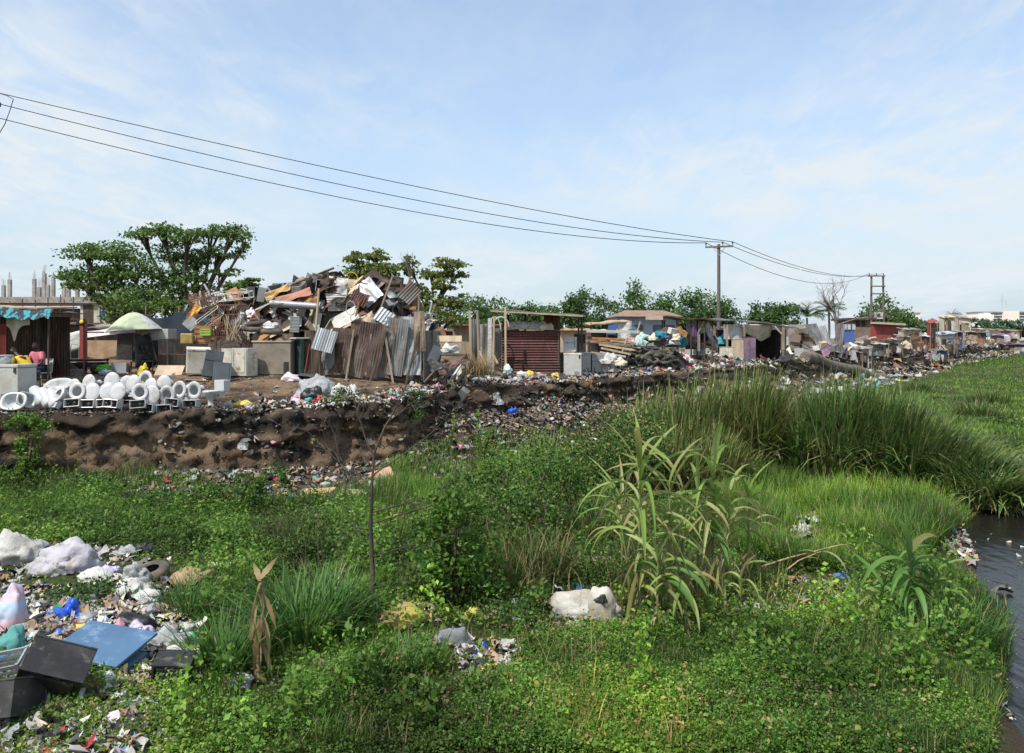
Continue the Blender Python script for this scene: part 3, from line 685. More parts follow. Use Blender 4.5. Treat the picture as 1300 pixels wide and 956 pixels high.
maize(835, 797, 1.15, 8, 'short cane plant with wide leaves drooping to the ground', MZ + MB_, .8, .08, 2, az0=.6)
maize(940, 785, .75, 6, 'small cane shoot standing alone right of stand', MZ, .55, .05, 1, az0=1.2)
maize(790, 745, 1.7, 7, 'thin cane plant at the left back of the stand', MZ, .8, .05, 4, az0=-.8)
maize(868, 800, .95, 7, 'cane shoot with yellowing tips at front of stand', MZ + DRY[:1], .65, .06, 4, az0=2.6)
maize(828, 770, 2.35, 8, 'cane plant leaning left beside the tallest one', MZ, .85, .06, 5, -.08, az0=1.1)
maize(866, 765, 2.0, 8, 'yellowish cane plant in the heart of the stand', MZ + DRY[:1], .85, .06, 6, az0=2.9)
maize(918, 765, 1.95, 8, 'cane plant with straw base right of the browned one', MZ, .8, .055, 6, .05, az0=1.7)
maize(800, 768, 2.0, 7, 'cane plant leaning out at the left front of stand', MZ + MB_, .85, .06, 4, -.12, az0=2.9)
maize(1140, 790, 1.0, 8, 'green maize close behind the broad leaved one', MB_, .7, .075, 0, az0=2.3)
maize(1155, 806, 1.2, 11, 'broad leaved green maize near the river', MB_, .8, .085, 0, az0=.3)
maize(1120, 800, .65, 7, 'short bright maize seedling left of broad maize', MB_, .6, .06, 0, az0=1.0)
maize(1185, 800, .85, 7, 'maize seedling with pale bent leaves right of broad maize', MB_ + MZ, .6, .06, 1, az0=2.0)
# fallen brown stalk
a_, b_ = flat(965, 728), at(1062, 693, 12.2)
t = thing('fallen_stalk', 'fallen brown maize stalk propped up with hanging leaves', 'maize', a_)
st = MB(); st.tube([(0, 0, .1), (.5, .1, .22), tuple(b_ - a_)], [.018, .016, .01], 6); st.tube([(.15, -.3, .02), (.6, 0, .2), tuple((b_ - a_) * .8)], [.012, .012, .008], 6)
st.build('stalk', mat('dry_stalk', (.34, .25, .14), (.2, .14, .08), 6, .8), t)
for q, az in ((.55, 0), (.75, 2.5), (.9, .7), (.8, -1), (.98, .3)):
    bl = Blades(); bl.add(np.array([(b_ - a_) * q]), .6, .06, az, 1.2, 3.0, pal(1, MZ + DRY[:1], .1), 8, [.45, .8, 1, 1, .9, .75, .55, .3, .05]); bl.build('leaf', LEAF, t)
# withered stalk at the front left
a_ = flat(330, 872); t = thing('withered_stalk', 'tall withered tan maize stalk at front left', 'maize', a_)
st = MB(); st.tube([(0, 0, -.05), (-.03, 0, .4), (.03, .02, .85), (.0, .03, 1.15)], [.022, .02, .015, .008], 6); st.build('stalk', MATS['dry_stalk'], t)
for q, az, ln, th in ((.3, 2.8, .42, 3.1), (.5, .3, .5, 3.0), (.62, 2.6, .5, 3.12), (.8, .5, .55, 3.1), (.92, 3.0, .55, 3.05), (1.05, .2, .5, 2.9), (1.12, 2.5, .34, .2), (1.14, .9, .3, .7), (.15, -.6, .3, 2.8), (1.0, 1.5, .5, 3.1), (.75, -1.2, .5, 3.1), (.7, 4.4, .6, 3.1), (1.1, 4.0, .55, 3.05)):
    bl = Blades(); bl.add(np.array([(0, .01, q)]), ln, .075, az, (th if th < 1.5 else 2.45), max(th, .9), pal(1, DRY[:3], .12), 10, [.5, .85, .7, .95, .75, .8, .55, .6, .35, .2, .05], pal(1, DRY, .2), twist=random.choice((-1, 1)) * random.uniform(1.2, 3.2), droop=.28); bl.build('leaf', LEAF, t)

# ---- bare sapling
def branches(mb, p, d, L, r, depth, spread=.6, droop=0.0, n=(2, 3), ends=None):
    q = p.copy(); pts = [p.copy()]; k = 4
    for i in range(k):
        d = (d + Vector((random.gauss(0, .13), random.gauss(0, .13), random.gauss(.02, .08) - droop))).normalized(); q = q + d * (L / k); pts.append(q.copy())
    mb.tube(pts, [r * (1 - .45 * i / k) for i in range(k + 1)], 6 if r > .015 else 4, cap=False)
    if depth == 0:
        if ends is not None: ends.append(q.copy())
        return
    for i in range(random.randint(*n)):
        dd = (d + Vector((random.gauss(0, spread), random.gauss(0, spread), random.gauss(.1, spread * .6)))).normalized()
        s = pts[random.randint(2, k)] if i else pts[-1]
        branches(mb, s, dd, L * random.uniform(.6, .85), r * .55, depth - 1, spread, droop, n, ends)
b_ = flat(472, 772); t = thing('bare_sapling', 'slender leafless dark sapling in front of cut bank', 'tree', b_)
tr = MB(); tr.tube([(0, 0, -.1), (.01, 0, .5), (-.02, .02, 1.1), (.0, .02, 1.7), (.03, 0, 2.1)], [.040, .035, .028, .02, .014], 8); tr.build('trunk', bark, t)
br = MB(); random.seed(4)
for p, d, L_, r in (((.03, 0, 2.1), (.35, .05, 1), .75, .02), ((.03, 0, 2.08), (-.4, 0, 1), .6, .017), ((0, 0, 1.8), (.8, .1, .55), .7, .014), ((0, 0, 1.55), (-.8, -.1, .55), .6, .012), ((0, .02, 1.3), (.9, 0, .45), .8, .014), ((0, .02, 1.15), (1, .1, .25), .9, .013), ((-.02, 0, .95), (-.9, 0, .5), .6, .012), ((0, 0, .7), (.9, -.2, .35), .7, .012)):
    branches(br, Vector(p), Vector(d).normalized(), L_ * 1.05, r * .85, 3, .45)
br.build('branches', bark, t)
random.seed(21)
for px, py, h, lb in ((412, 760, 1.5, 'purplish twiggy bush left of the bare sapling'), (690, 690, .7, 'small twiggy dead weed beside creeper mound'), (345, 700, .7, 'dry brown seed stalks above the weeds at left')):
    o = MB()
    for k in range(9):
        branches(o, Vector((random.uniform(-.1, .1), random.uniform(-.1, .1), 0)), Vector((random.gauss(0, .5), random.gauss(0, .4), 1)).normalized(), h * .5, .006, 2, .5)
    q = o.build('twig_bush', mat('purple_twig', (.11, .07, .055), (.07, .05, .04), 5, .9)); q.location = flat(px, py); tag(q, lb, 'bush')

# ---- trees
TG = [(.09, .18, .04), (.12, .21, .05), (.065, .135, .035), (.17, .25, .065)]
def tree(name, label, base, blobs, nleaf, size, p=TG, tr=.3, group=None, fork=.35, trunkmat=None, flatn=.34, sub=26, parent_loc=True):
    base = Vector(base); t = thing(name, label, 'tree', base, 0, group); tm = MB(); b = Blades()
    bl = [(Vector(c) - base, r) for c, r in blobs]
    mean = sum((c for c, r in bl), Vector()) / len(bl); lowz = min(c.z - r[2] for c, r in bl)
    f0 = Vector((mean.x * .25, 0, max(.5, lowz * fork + .2)))
    tm.tube([(0, 0, -.3), (f0.x * .3, 0, f0.z * .5), f0], [tr * 1.25, tr, tr * .9], 8)
    vol = np.array([r[0] * r[1] * r[2] for c, r in bl]) ** .75; vol /= vol.sum()
    for (c, r), v in zip(bl, vol):
        n = int(nleaf * v); k = max(5, n // sub)
        m1 = f0.lerp(c, .5) + Vector((random.gauss(0, .3), random.gauss(0, .3), random.gauss(.2, .2)))
        tm.tube([f0, m1, c], [tr * .6, tr * .38, tr * .2], 6)
        ctr = RNG.normal(size=(k, 3)); ctr /= np.linalg.norm(ctr, axis=1, keepdims=True); ctr *= (.35 + .65 * RNG.random((k, 1)) ** .5)
        ctr[:, 2] = np.where(ctr[:, 2] < -.35, ctr[:, 2] * .5, ctr[:, 2])
        for q in ctr[:min(k, 9)]:
            e = c + Vector(q * np.asarray(r)) * .85; m2 = c.lerp(e, .5) + Vector((0, 0, random.uniform(-.1, .3)))
            tm.tube([m1.lerp(c, .6), m2, e], [tr * .2, tr * .12, tr * .04], 4, cap=False)
        i = RNG.integers(0, k, n); rr = np.asarray(r)
        cs = .19 + .05 * RNG.random((n, 1))
        off = RNG.normal(size=(n, 3)) * cs * np.array([1.15, 1.15, .6]); P = np.asarray(c) + (ctr[i] + off) * rr
        b.leaves(P, U(size[0], size[1], n), pal(n, p, .2) * U(.7, 1.3, k)[i][:, None], flatn)
    b.build('crown', LEAF, t); tm.build('trunk', trunkmat or bark, t); return t
def sil(Y, spec, depth=.8):
    """crown lumps given as they show: (px, py, half width, half height)"""
    return [(at(px, py, Y + random.uniform(-.5, .5) * w * Y / F), (w * Y / F, w * Y / F * depth, h * Y / F)) for px, py, w, h in spec]
random.seed(5)
tree('shade_tree', 'broad flat crowned shade tree, nearer left half, above the green parasol', at(175, 452, 62), sil(62, [(108, 322, 30, 12), (145, 322, 34, 15), (92, 352, 22, 8), (125, 350, 36, 16), (168, 345, 34, 20), (150, 375, 36, 20), (180, 385, 36, 20), (110, 362, 22, 10), (160, 402, 30, 18)]), 9500, (.18, .34), tr=.42)
tree('shade_tree', 'taller spreading shade tree with high right hand boughs', at(248, 452, 64), sil(64, [(178, 300, 24, 8), (205, 294, 28, 10), (238, 302, 26, 14), (270, 296, 24, 11), (296, 300, 22, 14), (308, 316, 14, 8), (282, 322, 24, 12), (250, 330, 24, 14), (215, 322, 26, 18), (226, 352, 28, 18), (205, 380, 34, 24), (250, 362, 22, 14), (285, 346, 20, 7), (235, 395, 28, 18)]), 10000, (.18, .34), tr=.42)
tree('roadside_tree', 'small green trees peeping above the rusty cages', at(320, 440, 75), sil(75, [(300, 362, 18, 6), (318, 360, 12, 7), (330, 372, 12, 8), (285, 375, 16, 9)]), 1800, (.25, .4), tr=.2)
TYL = [(.13, .20, .05), (.18, .23, .06), (.09, .15, .04), (.24, .25, .07)]

tree('loose_tree', 'loose yellowish tree right behind top of scrap heap', at(472, 440, 46), sil(46, [(455, 330, 14, 10), (478, 326, 14, 9), (465, 345, 26, 11), (490, 345, 16, 14), (445, 352, 14, 8), (470, 365, 24, 12)]), 3300, (.16, .3), TYL, tr=.18)
tree('loose_tree', 'sparse tree with bare top twigs beside scrap heap', at(545, 445, 46), sil(46, [(520, 340, 13, 16), (524, 372, 18, 16), (548, 350, 16, 10), (570, 335, 22, 8), (580, 348, 14, 8), (565, 362, 18, 9), (540, 385, 24, 16), (575, 385, 18, 14), (556, 405, 24, 16)]), 4000, (.16, .3), TYL, tr=.2)
o = MB(); random.seed(9)
for k in range(6): branches(o, Vector((random.uniform(-.3, .3), 0, 0)), Vector((random.gauss(0, .25), 0, 1)).normalized(), .85, .03, 2, .35)
q = o.build('bare_treetop', barkgrey); q.location = at(525, 358, 45.5); tag(q, 'grey leafless branches rising above the sparse tree', 'tree')

FT = [(.085, .165, .045), (.11, .19, .055), (.065, .13, .04)]  # skyline greens, lightened so the colour itself carries some haze
def far_tree(label, px, top, w, Y, foot=440, n=1500, p=FT, seed=0, name='far_tree', group='trees along the skyline'):
    random.seed(seed + px); hgt = (foot - top)
    spec = [(px, top + hgt * .38, w * .40, hgt * .38)]
    for k in range(6):
        a = random.uniform(-1, 1); spec.append((px + a * w * .36, top + hgt * (.34 + .28 * abs(a) + random.uniform(-.05, .2)), w * random.uniform(.18, .27), hgt * random.uniform(.16, .24)))
    for k in range(5): spec.append((px + (k - 2) * w * .2 + random.uniform(-3, 3), top + hgt * random.uniform(.62, .8), w * random.uniform(.2, .28), hgt * random.uniform(.2, .28)))
    return tree(name, label, at(px, foot + 6, Y), sil(Y, spec), n, (Y * .0028, Y * .0048), p, tr=.3, group=group, sub=60)
for px, top, w, Y, lb in (
    (600, 376, 54, 150, 'low green tree right of the sparse tree on the skyline'), (632, 376, 50, 160, 'rounded tree second beyond the sparse tree'), (665, 378, 48, 160, 'pale green tree above the white posts'), (694, 381, 30, 170, 'small tree above the flat roofed lean-to'),
    (733, 366, 40, 140, 'dark tall tree left of the gap over the yard'), (765, 376, 50, 150, 'low wide tree between two taller skyline trees'), (806, 362, 46, 140, 'tall domed tree above brown roofed house'), (845, 372, 48, 150, 'dense tree right above the brown roof ridge'),
    (880, 367, 52, 140, 'domed tree left of the electric pole'), (912, 370, 42, 145, 'tree directly behind the electric pole'), (968, 384, 36, 170, 'left half of tree pair beyond the tarpaulin shack'), (994, 382, 46, 170, 'right half of tree pair beyond the tarpaulin shack'),
    (1122, 377, 46, 150, 'bushy tree behind the twin pole frame'), (1152, 398, 36, 140, 'round dark tree right of the red shed'), (1096, 398, 24, 150, 'small tree left of the twin pole frame')):
    far_tree(lb, px, top, w * 1.22, Y, 446, 6500)
for k, (px, top, w, Y) in enumerate(((1168, 407, 34, 280), (1184, 405, 36, 300), (1200, 408, 30, 300), (1218, 407, 34, 320), (1232, 405, 36, 330), (1246, 407, 34, 330), (1260, 403, 36, 340), (1275, 406, 34, 330), (1288, 404, 40, 340), (1304, 405, 40, 350), (1325, 404, 40, 350), (1228, 412, 30, 270), (1270, 411, 34, 280), (1250, 413, 30, 270))):
    far_tree('hazy tree in far line below the white office block', px, top, w, Y, 432, 1100, [(.06, .12, .06), (.08, .14, .07)], name='hazy_tree', group='hazy trees at the far right')  # haze painted into the leaf colours as a duller, bluer green
# palms
def palm(px, Y, top, base_py, label, nf=16, fl=2.6):
    b = at(px, base_py, Y); hgt = (base_py - top) * Y / F - fl * .45
    t = thing('palm_tree', label, 'palm tree', b, 0); m = MB(); m.tube([(0, 0, -.3), (.1, 0, hgt * .5), (.05, 0, hgt)], [.22, .17, .14], 8); m.build('trunk', barkgrey, t)
    bl = Blades(); n = nf
    for k in range(nf):
        a = 2 * PI * k / nf + random.uniform(-.2, .2); th0 = random.uniform(-.2, 1.1); th1 = th0 + random.uniform(.8, 1.9); cur = Vector((.05, 0, hgt)); d = Vector((math.cos(a), math.sin(a), 0)); S = 14
        for i in range(S):
            th = th0 + (th1 - th0) * i / S; cur = cur + (d * math.sin(th) + Vector((0, 0, math.cos(th)))) * (fl / S)
            for s_ in (-1, 1):
                bl.add(np.array([cur]), fl * .30 * (1 - .6 * abs(i / S - .4)), fl * .055, a + s_ * 1.1, th * .5 + .6, th * .5 + 1.9, pal(1, FT), 2)
    bl.build('crown', LEAF, t); return t
random.seed(3)
palm(1052, 120, 386, 440, 'dark coconut palm beside leafless tree on the bank', 34, 2.7)
palm(1024, 120, 392, 440, 'shorter palm left of the dark coconut palm', 24, 3.0)
palm(1208, 280, 400, 436, 'hazy palm rising from far tree line', 26, 4.5)
o = MB(); random.seed(14)
for d in ((-.5, 0, 1), (.1, 0, 1), (.6, 0, .9), (1.1, 0, .6), (-.15, 0, 1)):
    branches(o, Vector((0, 0, 2.2)), Vector(d).normalized(), 2.3, .09, 3, .42)
o.tube([(0, 0, -.3), (.1, 0, 1.2), (0, 0, 2.3)], [.3, .22, .18], 8)
q = o.build('leafless_tree', barkgrey); q.location = at(1062, 440, 82); tag(q, 'grey leafless tree spreading twigs in front of palm', 'tree')
random.seed(77)
# ------------------------------------------------------------------ helpers for what stands on the bank
def bt(name, label, cat, px, Y, rz=0.0, group=None, dz=0.0):
    return thing(name, label, cat, on_bank(px, Y, dz), rz, group)
def zrel(t, py): return H0 - (py - HZ) / F * t.location.y - t.location.z      # height above the thing's base
def xrel(t, px): return (px - 650) / F * t.location.y - t.location.x
def corr(w, h, amp=.018, pitch=.09, bend=0.0, sag=0.0, horiz=False, ns=None, crump=0.0, seed=0):
    n = int(w / pitch) * 4 if not horiz else int(h / pitch) * 4
    nx, ny = (max(n, 4), 4) if not horiz else (4, max(n, 4))
    if crump: nx, ny = min(nx, 48), 8
    def fn(u, v):
        q = (v * h if horiz else u * w) / pitch * 2 * PI
        y = amp * math.sin(q) + bend * (v - .5) ** 2 * 4 + sag * math.sin(u * PI)
        if crump: y += crump * vnoise((u * 2, v * 2, seed), 1.2)
        return ((u - .5) * w, y, v * h)
    return nx, ny, fn
def sheet(name, mats, w, h, parent=None, loc=None, rot=None, **k):
    m = MB(); nx, ny, fn = corr(w, h, **k); m.slab(nx, ny, fn, .006); return m.build(name, mats, parent, loc, rot)
def prop(name, label, cat, mb, m, loc, rot=(0, 0, 0), group=None, bevel=0):
    return tag(mb.build(name, m, None, loc, rot, bevel), label, cat, group)

# ------------------------------------------------------------------ people (one skinned body mesh each, clothes as children)
def skinned(name, joints, edges, root, m, parent, sub=2, extra=None):
    me = bpy.data.meshes.new(name); names = list(joints); idx = {n: i for i, n in enumerate(names)}
    me.from_pydata([joints[n][0] for n in names], [(idx[a], idx[b]) for a, b in edges], [])
    o = bpy.data.objects.new(name, me); COL.objects.link(o)
    o.modifiers.new('skin', 'SKIN'); 
    for n in names:
        r = joints[n][1]; sv = me.skin_vertices[0].data[idx[n]]; sv.radius = (r, r) if not isinstance(r, tuple) else r; sv.use_root = (n == root)
    s = o.modifiers.new('sub', 'SUBSURF'); s.levels = sub; s.render_levels = sub
    dg = bpy.context.evaluated_depsgraph_get(); dg.update(); ev = o.evaluated_get(dg); nm = bpy.data.meshes.new_from_object(ev)
    bm = bmesh.new(); bm.from_mesh(nm)
    if extra: extra(bm)
    for f in bm.faces: f.smooth = True
    bm.to_mesh(nm); bm.free(); bpy.data.objects.remove(o); nm.name = name
    nm.materials.clear()
    return link_mesh(name, nm, m, parent)
def head_into(bm, c, face, r=.098):
    """skull with brow, nose, chin and ears, looking along face"""
    f = Vector(face).normalized(); z = Vector((0, 0, 1)); z = (z - f * f.dot(z)).normalized(); x = f.cross(z)
    M = Matrix((x, f, z)).transposed()
    t = bmesh.new(); bmesh.ops.create_uvsphere(t, u_segments=18, v_segments=12, radius=1)
    for v in t.verts:
        p = v.co; q = Vector((p.x * .76, p.y * .92, p.z * 1.17))
        if p.z < -.2: q.x *= 1 - .3 * (-p.z - .2); q.y += .10 * (-p.z - .2)
        if p.y > .75 and -.35 < p.z < .15 and abs(p.x) < .3: q.y += .2 * (1 - abs(p.x) / .3)
        if p.y > .6 and .05 < p.z < .3 and .2 < abs(p.x) < .55: q.y -= .08
        if p.y > .6 and -.6 < p.z < -.45 and abs(p.x) < .35: q.y += .07
        if abs(p.x) > .93 and abs(p.z) < .4: q.x *= 1.18
        v.co = Vector(c) + M @ (q * r)
    me = bpy.data.meshes.new('tmp'); t.to_mesh(me); t.free(); bm.from_mesh(me); bpy.data.meshes.remove(me)
def hair_cap(c, face, parent, r=.098):
    f = Vector(face).normalized(); z = Vector((0, 0, 1)); z = (z - f * f.dot(z)).normalized(); x = f.cross(z); M = Matrix((x, f, z)).transposed()
    t = bmesh.new(); bmesh.ops.create_uvsphere(t, u_segments=18, v_segments=12, radius=1)
    bmesh.ops.delete(t, geom=[v for v in t.verts if v.co.z < .28 + .45 * v.co.y and not (v.co.y < -.3 and v.co.z > -.25)], context='VERTS')
    for v in t.verts: p = v.co; v.co = Vector(c) + M @ (Vector((p.x * .80, p.y * .96, p.z * 1.22)) * r)
    me = bpy.data.meshes.new('hair'); t.to_mesh(me); t.free()
    return link_mesh('hair', me, hairm, parent)
def person(label, loc, rz, J, face, shirt, legs, sleeves=True):
    """J: joint -> position; the clothes follow the same joints a little wider"""
    t = thing('person', label, 'person', loc, rz)
    V = {k: Vector(v) for k, v in J.items()}
    rad = dict(pelvis=.125, belly=.12, chest=.135, neck=.055, head=.05, sl=.06, sr=.06, el=.042, er=.042, wl=.03, wr=.03, hl=(.034, .02), hr=(.034, .02), hipl=.085, hipr=.085, kl=.058, kr=.058, al=.038, ar=.038, fl=.034, fr=.034)
    jj = {k: (tuple(V[k]), rad[k]) for k in V}; ed = [('pelvis', 'belly'), ('belly', 'chest'), ('chest', 'neck'), ('neck', 'head')]
    for s in 'lr':
        ed += [('chest', 's' + s), ('s' + s, 'e' + s), ('e' + s, 'w' + s), ('w' + s, 'h' + s), ('pelvis', 'hip' + s), ('hip' + s, 'k' + s), ('k' + s, 'a' + s), ('a' + s, 'f' + s)]
        d = (V['h' + s] - V['w' + s]).normalized(); sd = d.cross(Vector((0, 0, 1))); sd = sd.normalized() if sd.length > .1 else Vector((1, 0, 0)); dn = d.cross(sd)
        for k, (o_, ln) in enumerate(((-.03, .062), (-.01, .072), (.01, .066), (.029, .05))):
            a = V['h' + s] + sd * o_ + d * .03; b = a + d * ln * .55 - dn * .012; c = b + d * ln * .3 - dn * .03
            for n_, p_, r_ in (('a', a, .009), ('b', b, .0085), ('c', c, .007)): jj[f'f{s}{k}{n_}'] = (tuple(p_), r_)
            ed += [('h' + s, f'f{s}{k}a'), (f'f{s}{k}a', f'f{s}{k}b'), (f'f{s}{k}b', f'f{s}{k}c')]
        a = V['w' + s] + d * .03 + sd * .03; b = a + d * .04 + sd * .02
        jj[f't{s}a'] = (tuple(a), .011); jj[f't{s}b'] = (tuple(b), .008); ed += [('w' + s, f't{s}a'), (f't{s}a', f't{s}b')]
    hc = V['head']
    skinned('body', jj, ed, 'pelvis', skin, t, 2, lambda bm: head_into(bm, hc, face))
    hair_cap(hc, face, t)
    up = {k: (tuple(V[k]), r) for k, r in dict(pelvis=.15, belly=.15, chest=.165, neck=.075, sl=.085, sr=.085).items()}
    up['neck'] = (tuple(V['chest'].lerp(V['neck'], .75)), .08); e2 = [('pelvis', 'belly'), ('belly', 'chest'), ('chest', 'neck')]
    for s in 'lr':
        q = V['s' + s].lerp(V['e' + s], .75 if sleeves else 1.0); up['q' + s] = (tuple(q), .072); e2 += [('chest', 's' + s), ('s' + s, 'q' + s)]
    skinned('shirt', up, e2, 'pelvis', shirt, t)
    lo = {'pelvis': (tuple(V['pelvis']), .148)}; e3 = []
    for s in 'lr':
        lo['hip' + s] = (tuple(V['hip' + s]), .105); lo['k' + s] = (tuple(V['k' + s]), .08); lo['a' + s] = (tuple(V['k' + s].lerp(V['a' + s], .9)), .062)
        e3 += [('pelvis', 'hip' + s), ('hip' + s, 'k' + s), ('k' + s, 'a' + s)]
    skinned('trousers', lo, e3, 'pelvis', legs, t)
    sh = MB()
    for s in 'lr':
        d = (V['f' + s] - V['a' + s]); q = V['a' + s].lerp(V['f' + s], .55); q.z = .035
        sh.box(q, (.09, .25, .07), Matrix.Rotation(math.atan2(-d.x, d.y), 3, 'Z'), .8)
    sh.build('shoes', black, t, bevel=.015)
    return t
def sit_pose(lean=.15, seat=.45, hands=((-.12, .42, .62), (.14, .4, .62)), spread=.13):
    J = dict(pelvis=(0, 0, seat + .1), belly=(0, lean * .3, seat + .28), chest=(0, lean * .75, seat + .47), neck=(0, lean * 1.15, seat + .64), head=(0, lean * 1.5, seat + .77))
    for s, sg in (('l', -1), ('r', 1)):
        J['s' + s] = (sg * .19, lean, seat + .55); h = Vector(hands[0 if sg < 0 else 1]); J['e' + s] = (sg * .27, lean + .08, seat + .27)
        w_ = h - (h - Vector(J['e' + s])).normalized() * .07; J['w' + s] = tuple(w_); J['h' + s] = tuple(h)
        J['hip' + s] = (sg * .10, .04, seat + .08); J['k' + s] = (sg * spread, .44, seat + .07); J['a' + s] = (sg * spread, .42, .09); J['f' + s] = (sg * spread * 1.1, .58, .04)
    return J

# ------------------------------------------------------------------ toilets tipped on their backs in two rows
def toilet_parts():
    """modelled standing: z up, bowl to +y, cistern at -y"""
    m = MB()                                                       # bowl: egg-shaped shell on a waisted foot
    prof = [(.10, 0), (.105, .02), (.085, .06), (.08, .16), (.11, .24), (.165, .33), (.19, .385), (.195, .40), (.185, .405), (.15, .40), (.135, .36), (.11, .28), (.06, .2), (.0, .17)]
    vs, fs = [], []; n = 20
    for r, z in prof:
        for k in range(n):
            a = 2 * PI * k / n; y = math.sin(a); e = 1.28 if y > 0 else 1.05
            vs.append((r * math.cos(a), r * y * e + .05 + (.06 if z < .2 and r > .05 else 0) * (y < 0), z))
    for i in range(len(prof) - 1):
        for k in range(n): fs.append((i * n + k, i * n + (k + 1) % n, (i + 1) * n + (k + 1) % n, (i + 1) * n + k))
    m.add(vs, fs, True); m.box((0, -.2, .33), (.22, .2, .13)); return m
def seat_mb(lid):
    m = MB(); vs, fs = [], []; n = 22
    prof = [(.20, .408), (.205, .42), (.19, .43), (.12, .43), (.115, .415)] if not lid else [(.205, .408), (.21, .42), (.195, .436), (.1, .446), (0.001, .448)]
    for r, z in prof:
        for k in range(n):
            a = 2 * PI * k / n; y = math.sin(a); vs.append((r * math.cos(a), r * y * (1.22 if y > 0 else 1.05) + .05, z))
    for i in range(len(prof) - 1):
        for k in range(n): fs.append((i * n + k, i * n + (k + 1) % n, (i + 1) * n + (k + 1) % n, (i + 1) * n + k))
    m.add(vs, fs, True); return m
def tank_mb():
    m = MB(); w, d, h, t = .38, .21, .30, .016; z0 = .40; y0 = -.29
    m.box((0, y0, z0 + t / 2), (w, d, t))
    m.box((0, y0 - d / 2 + t / 2, z0 + h / 2 + t / 2), (w, t, h - t)); m.box((0, y0 + d / 2 - t / 2, z0 + h / 2 + t / 2), (w, t, h - t))
    for s in (-1, 1): m.box((s * (w / 2 - t / 2), y0, z0 + h / 2 + t / 2), (t, d - 2 * t, h - t))
    return m
PROTO = {}
def toilet(label, loc, rx, rz, lid, tank=True, ry=0.0, group='salvaged toilets on the bank edge'):
    key = (lid, tank); t = thing('toilet', label, 'toilet', loc, 0, group); t.rotation_euler = (rx, ry, rz); t.rotation_mode = 'XYZ'
    if key not in PROTO:
        p = [toilet_parts().build('bowl', ceramic, t)]
        p.append(seat_mb(lid).build('lid' if lid else 'seat', ceramic, t))
        if tank:
            p.append(tank_mb().build('cistern', ceramic, t, bevel=.008))
            f = MB(); f.box((0, -.29, .50), (.33, .16, .12)); f.tube([(-.1, -.29, .43), (-.1, -.29, .64)], .018, 8); f.lathe([(0, 0), (.045, .01), (.05, .05), (.03, .08), (0, .085)], 10, Matrix.Translation((.05, -.29, .58)))  # black block added to darken the cistern hollow, beside valve tube and float
            p.append(f.build('valve_and_dark_fill', black, t))
        PROTO[key] = p
    else:
        for q in PROTO[key]:
            c = q.copy(); COL.objects.link(c); c.parent = t
    return t
random.seed(8)
ordn = ['first', 'second', 'third', 'fourth', 'fifth', 'sixth', 'seventh', 'eighth', 'ninth', 'tenth']
lids = [0, 1, 1, 1, 0, 1, 0, 0, 0]
x0 = (108 - 650) / F * 20.5; xs = [(q - 650) / F * 20.6 for q in (104, 121, 139, 155, 176, 194, 209, 226, 243)]
for k, x in enumerate(xs):
    Y = 20.25 + k * .07; z = bank_z(x, Y)
    # tipped back: cistern mouth and bowl rim face the river
    toilet(f'{ordn[k]} tipped toilet from the left in the front row, ' + ('closed lid' if lids[k] else 'open seat ring') + ' facing river', (x + random.uniform(-.03, .03), Y + .42 + random.uniform(-.06, .08), z + .34), R(82 + random.uniform(-10, 9)), R(random.uniform(-13, 13)), lids[k], ry=R(random.uniform(-5, 5)))
q = on_bank(268, 20.75)
toilet('upright white toilet at the right end of the front row', (q.x, q.y + .15, q.z), 0, R(150), 1)
back = [(97, 1), (116, 1), (140, 1), (158, 1), (171, 1), (183, 0), (194, 1), (208, 1)]
for k, (px, lid) in enumerate(back):
    Y = 21.35 + (k % 2) * .35 + .04 * k; x = (px - 650) / F * Y; z = bank_z(x, Y)
    toilet(f'{ordn[k]} white toilet from left in the rear row, pan rising behind the front row', (x, Y + .42, z + .36 + .05 * (k % 3)), R(78 + random.uniform(-8, 8)), R(random.uniform(-14, 14)), lid, tank=(k % 3 != 1))
q = on_bank(225, 22.1)
toilet('white toilet lying on its side behind the rear row right end', (q.x, q.y, q.z + .19), R(92), R(80), 1)

# basins and loose ceramics at the left
def basin_mb(w=.62, d=.48, h=.2):
    m = MB(); vs, fs = [], []; n = 28
    prof = [(.35, -.2), (.75, -.05), (.98, 0), (1, .03), (.96, .045), (.80, .04), (.72, 0.0), (.55, -.11), (.15, -.15), (.001, -.15)]
    for r, z in prof:
        for k in range(n):
            a = 2 * PI * k / n; c_, s_ = math.cos(a), math.sin(a); e = .75 if r > .7 else 1.0
            vs.append((w / 2 * r * math.copysign(abs(c_) ** e, c_), d / 2 * r * math.copysign(abs(s_) ** e, s_), z * h / .2))
    for i in range(len(prof) - 1):
        for k in range(n): fs.append((i * n + k, i * n + (k + 1) % n, (i + 1) * n + (k + 1) % n, (i + 1) * n + k))
    return m.add(vs, fs, True)
def basin(label, px, py, Y, rot, w=.62, d=.48, drain=True):
    t = thing('washbasin', label, 'washbasin', at(px, py, Y), 0, rot=rot); basin_mb(w, d).build('bowl', ceramic, t)
    if drain:
        m = MB(); m.lathe([(.0, -.148), (.022, -.146), (.026, -.151)], 12); m.build('drain', black, t)
        m = MB()
        for s in (-1, 1): m.lathe([(0, .047), (.014, .0475), (.014, .04)], 10, Matrix.Translation((s * .05, -d * .42, 0)))
        m.build('tap_hole', black, t)
    return t
basin('square cornered washbasin propped up at bank rim below white freezer', 17.5, 510, 20.0, (R(62), 0, R(3)), .66, .5)
basin('washbasin edge leaning behind the square cornered washbasin', 33, 508, 20.2, (R(72), R(18), R(55)), .5, .42, False)
basin('big oval basin lying behind the stacked urinals', 74, 489, 21.5, (R(35), 0, R(-10)), .8, .55)
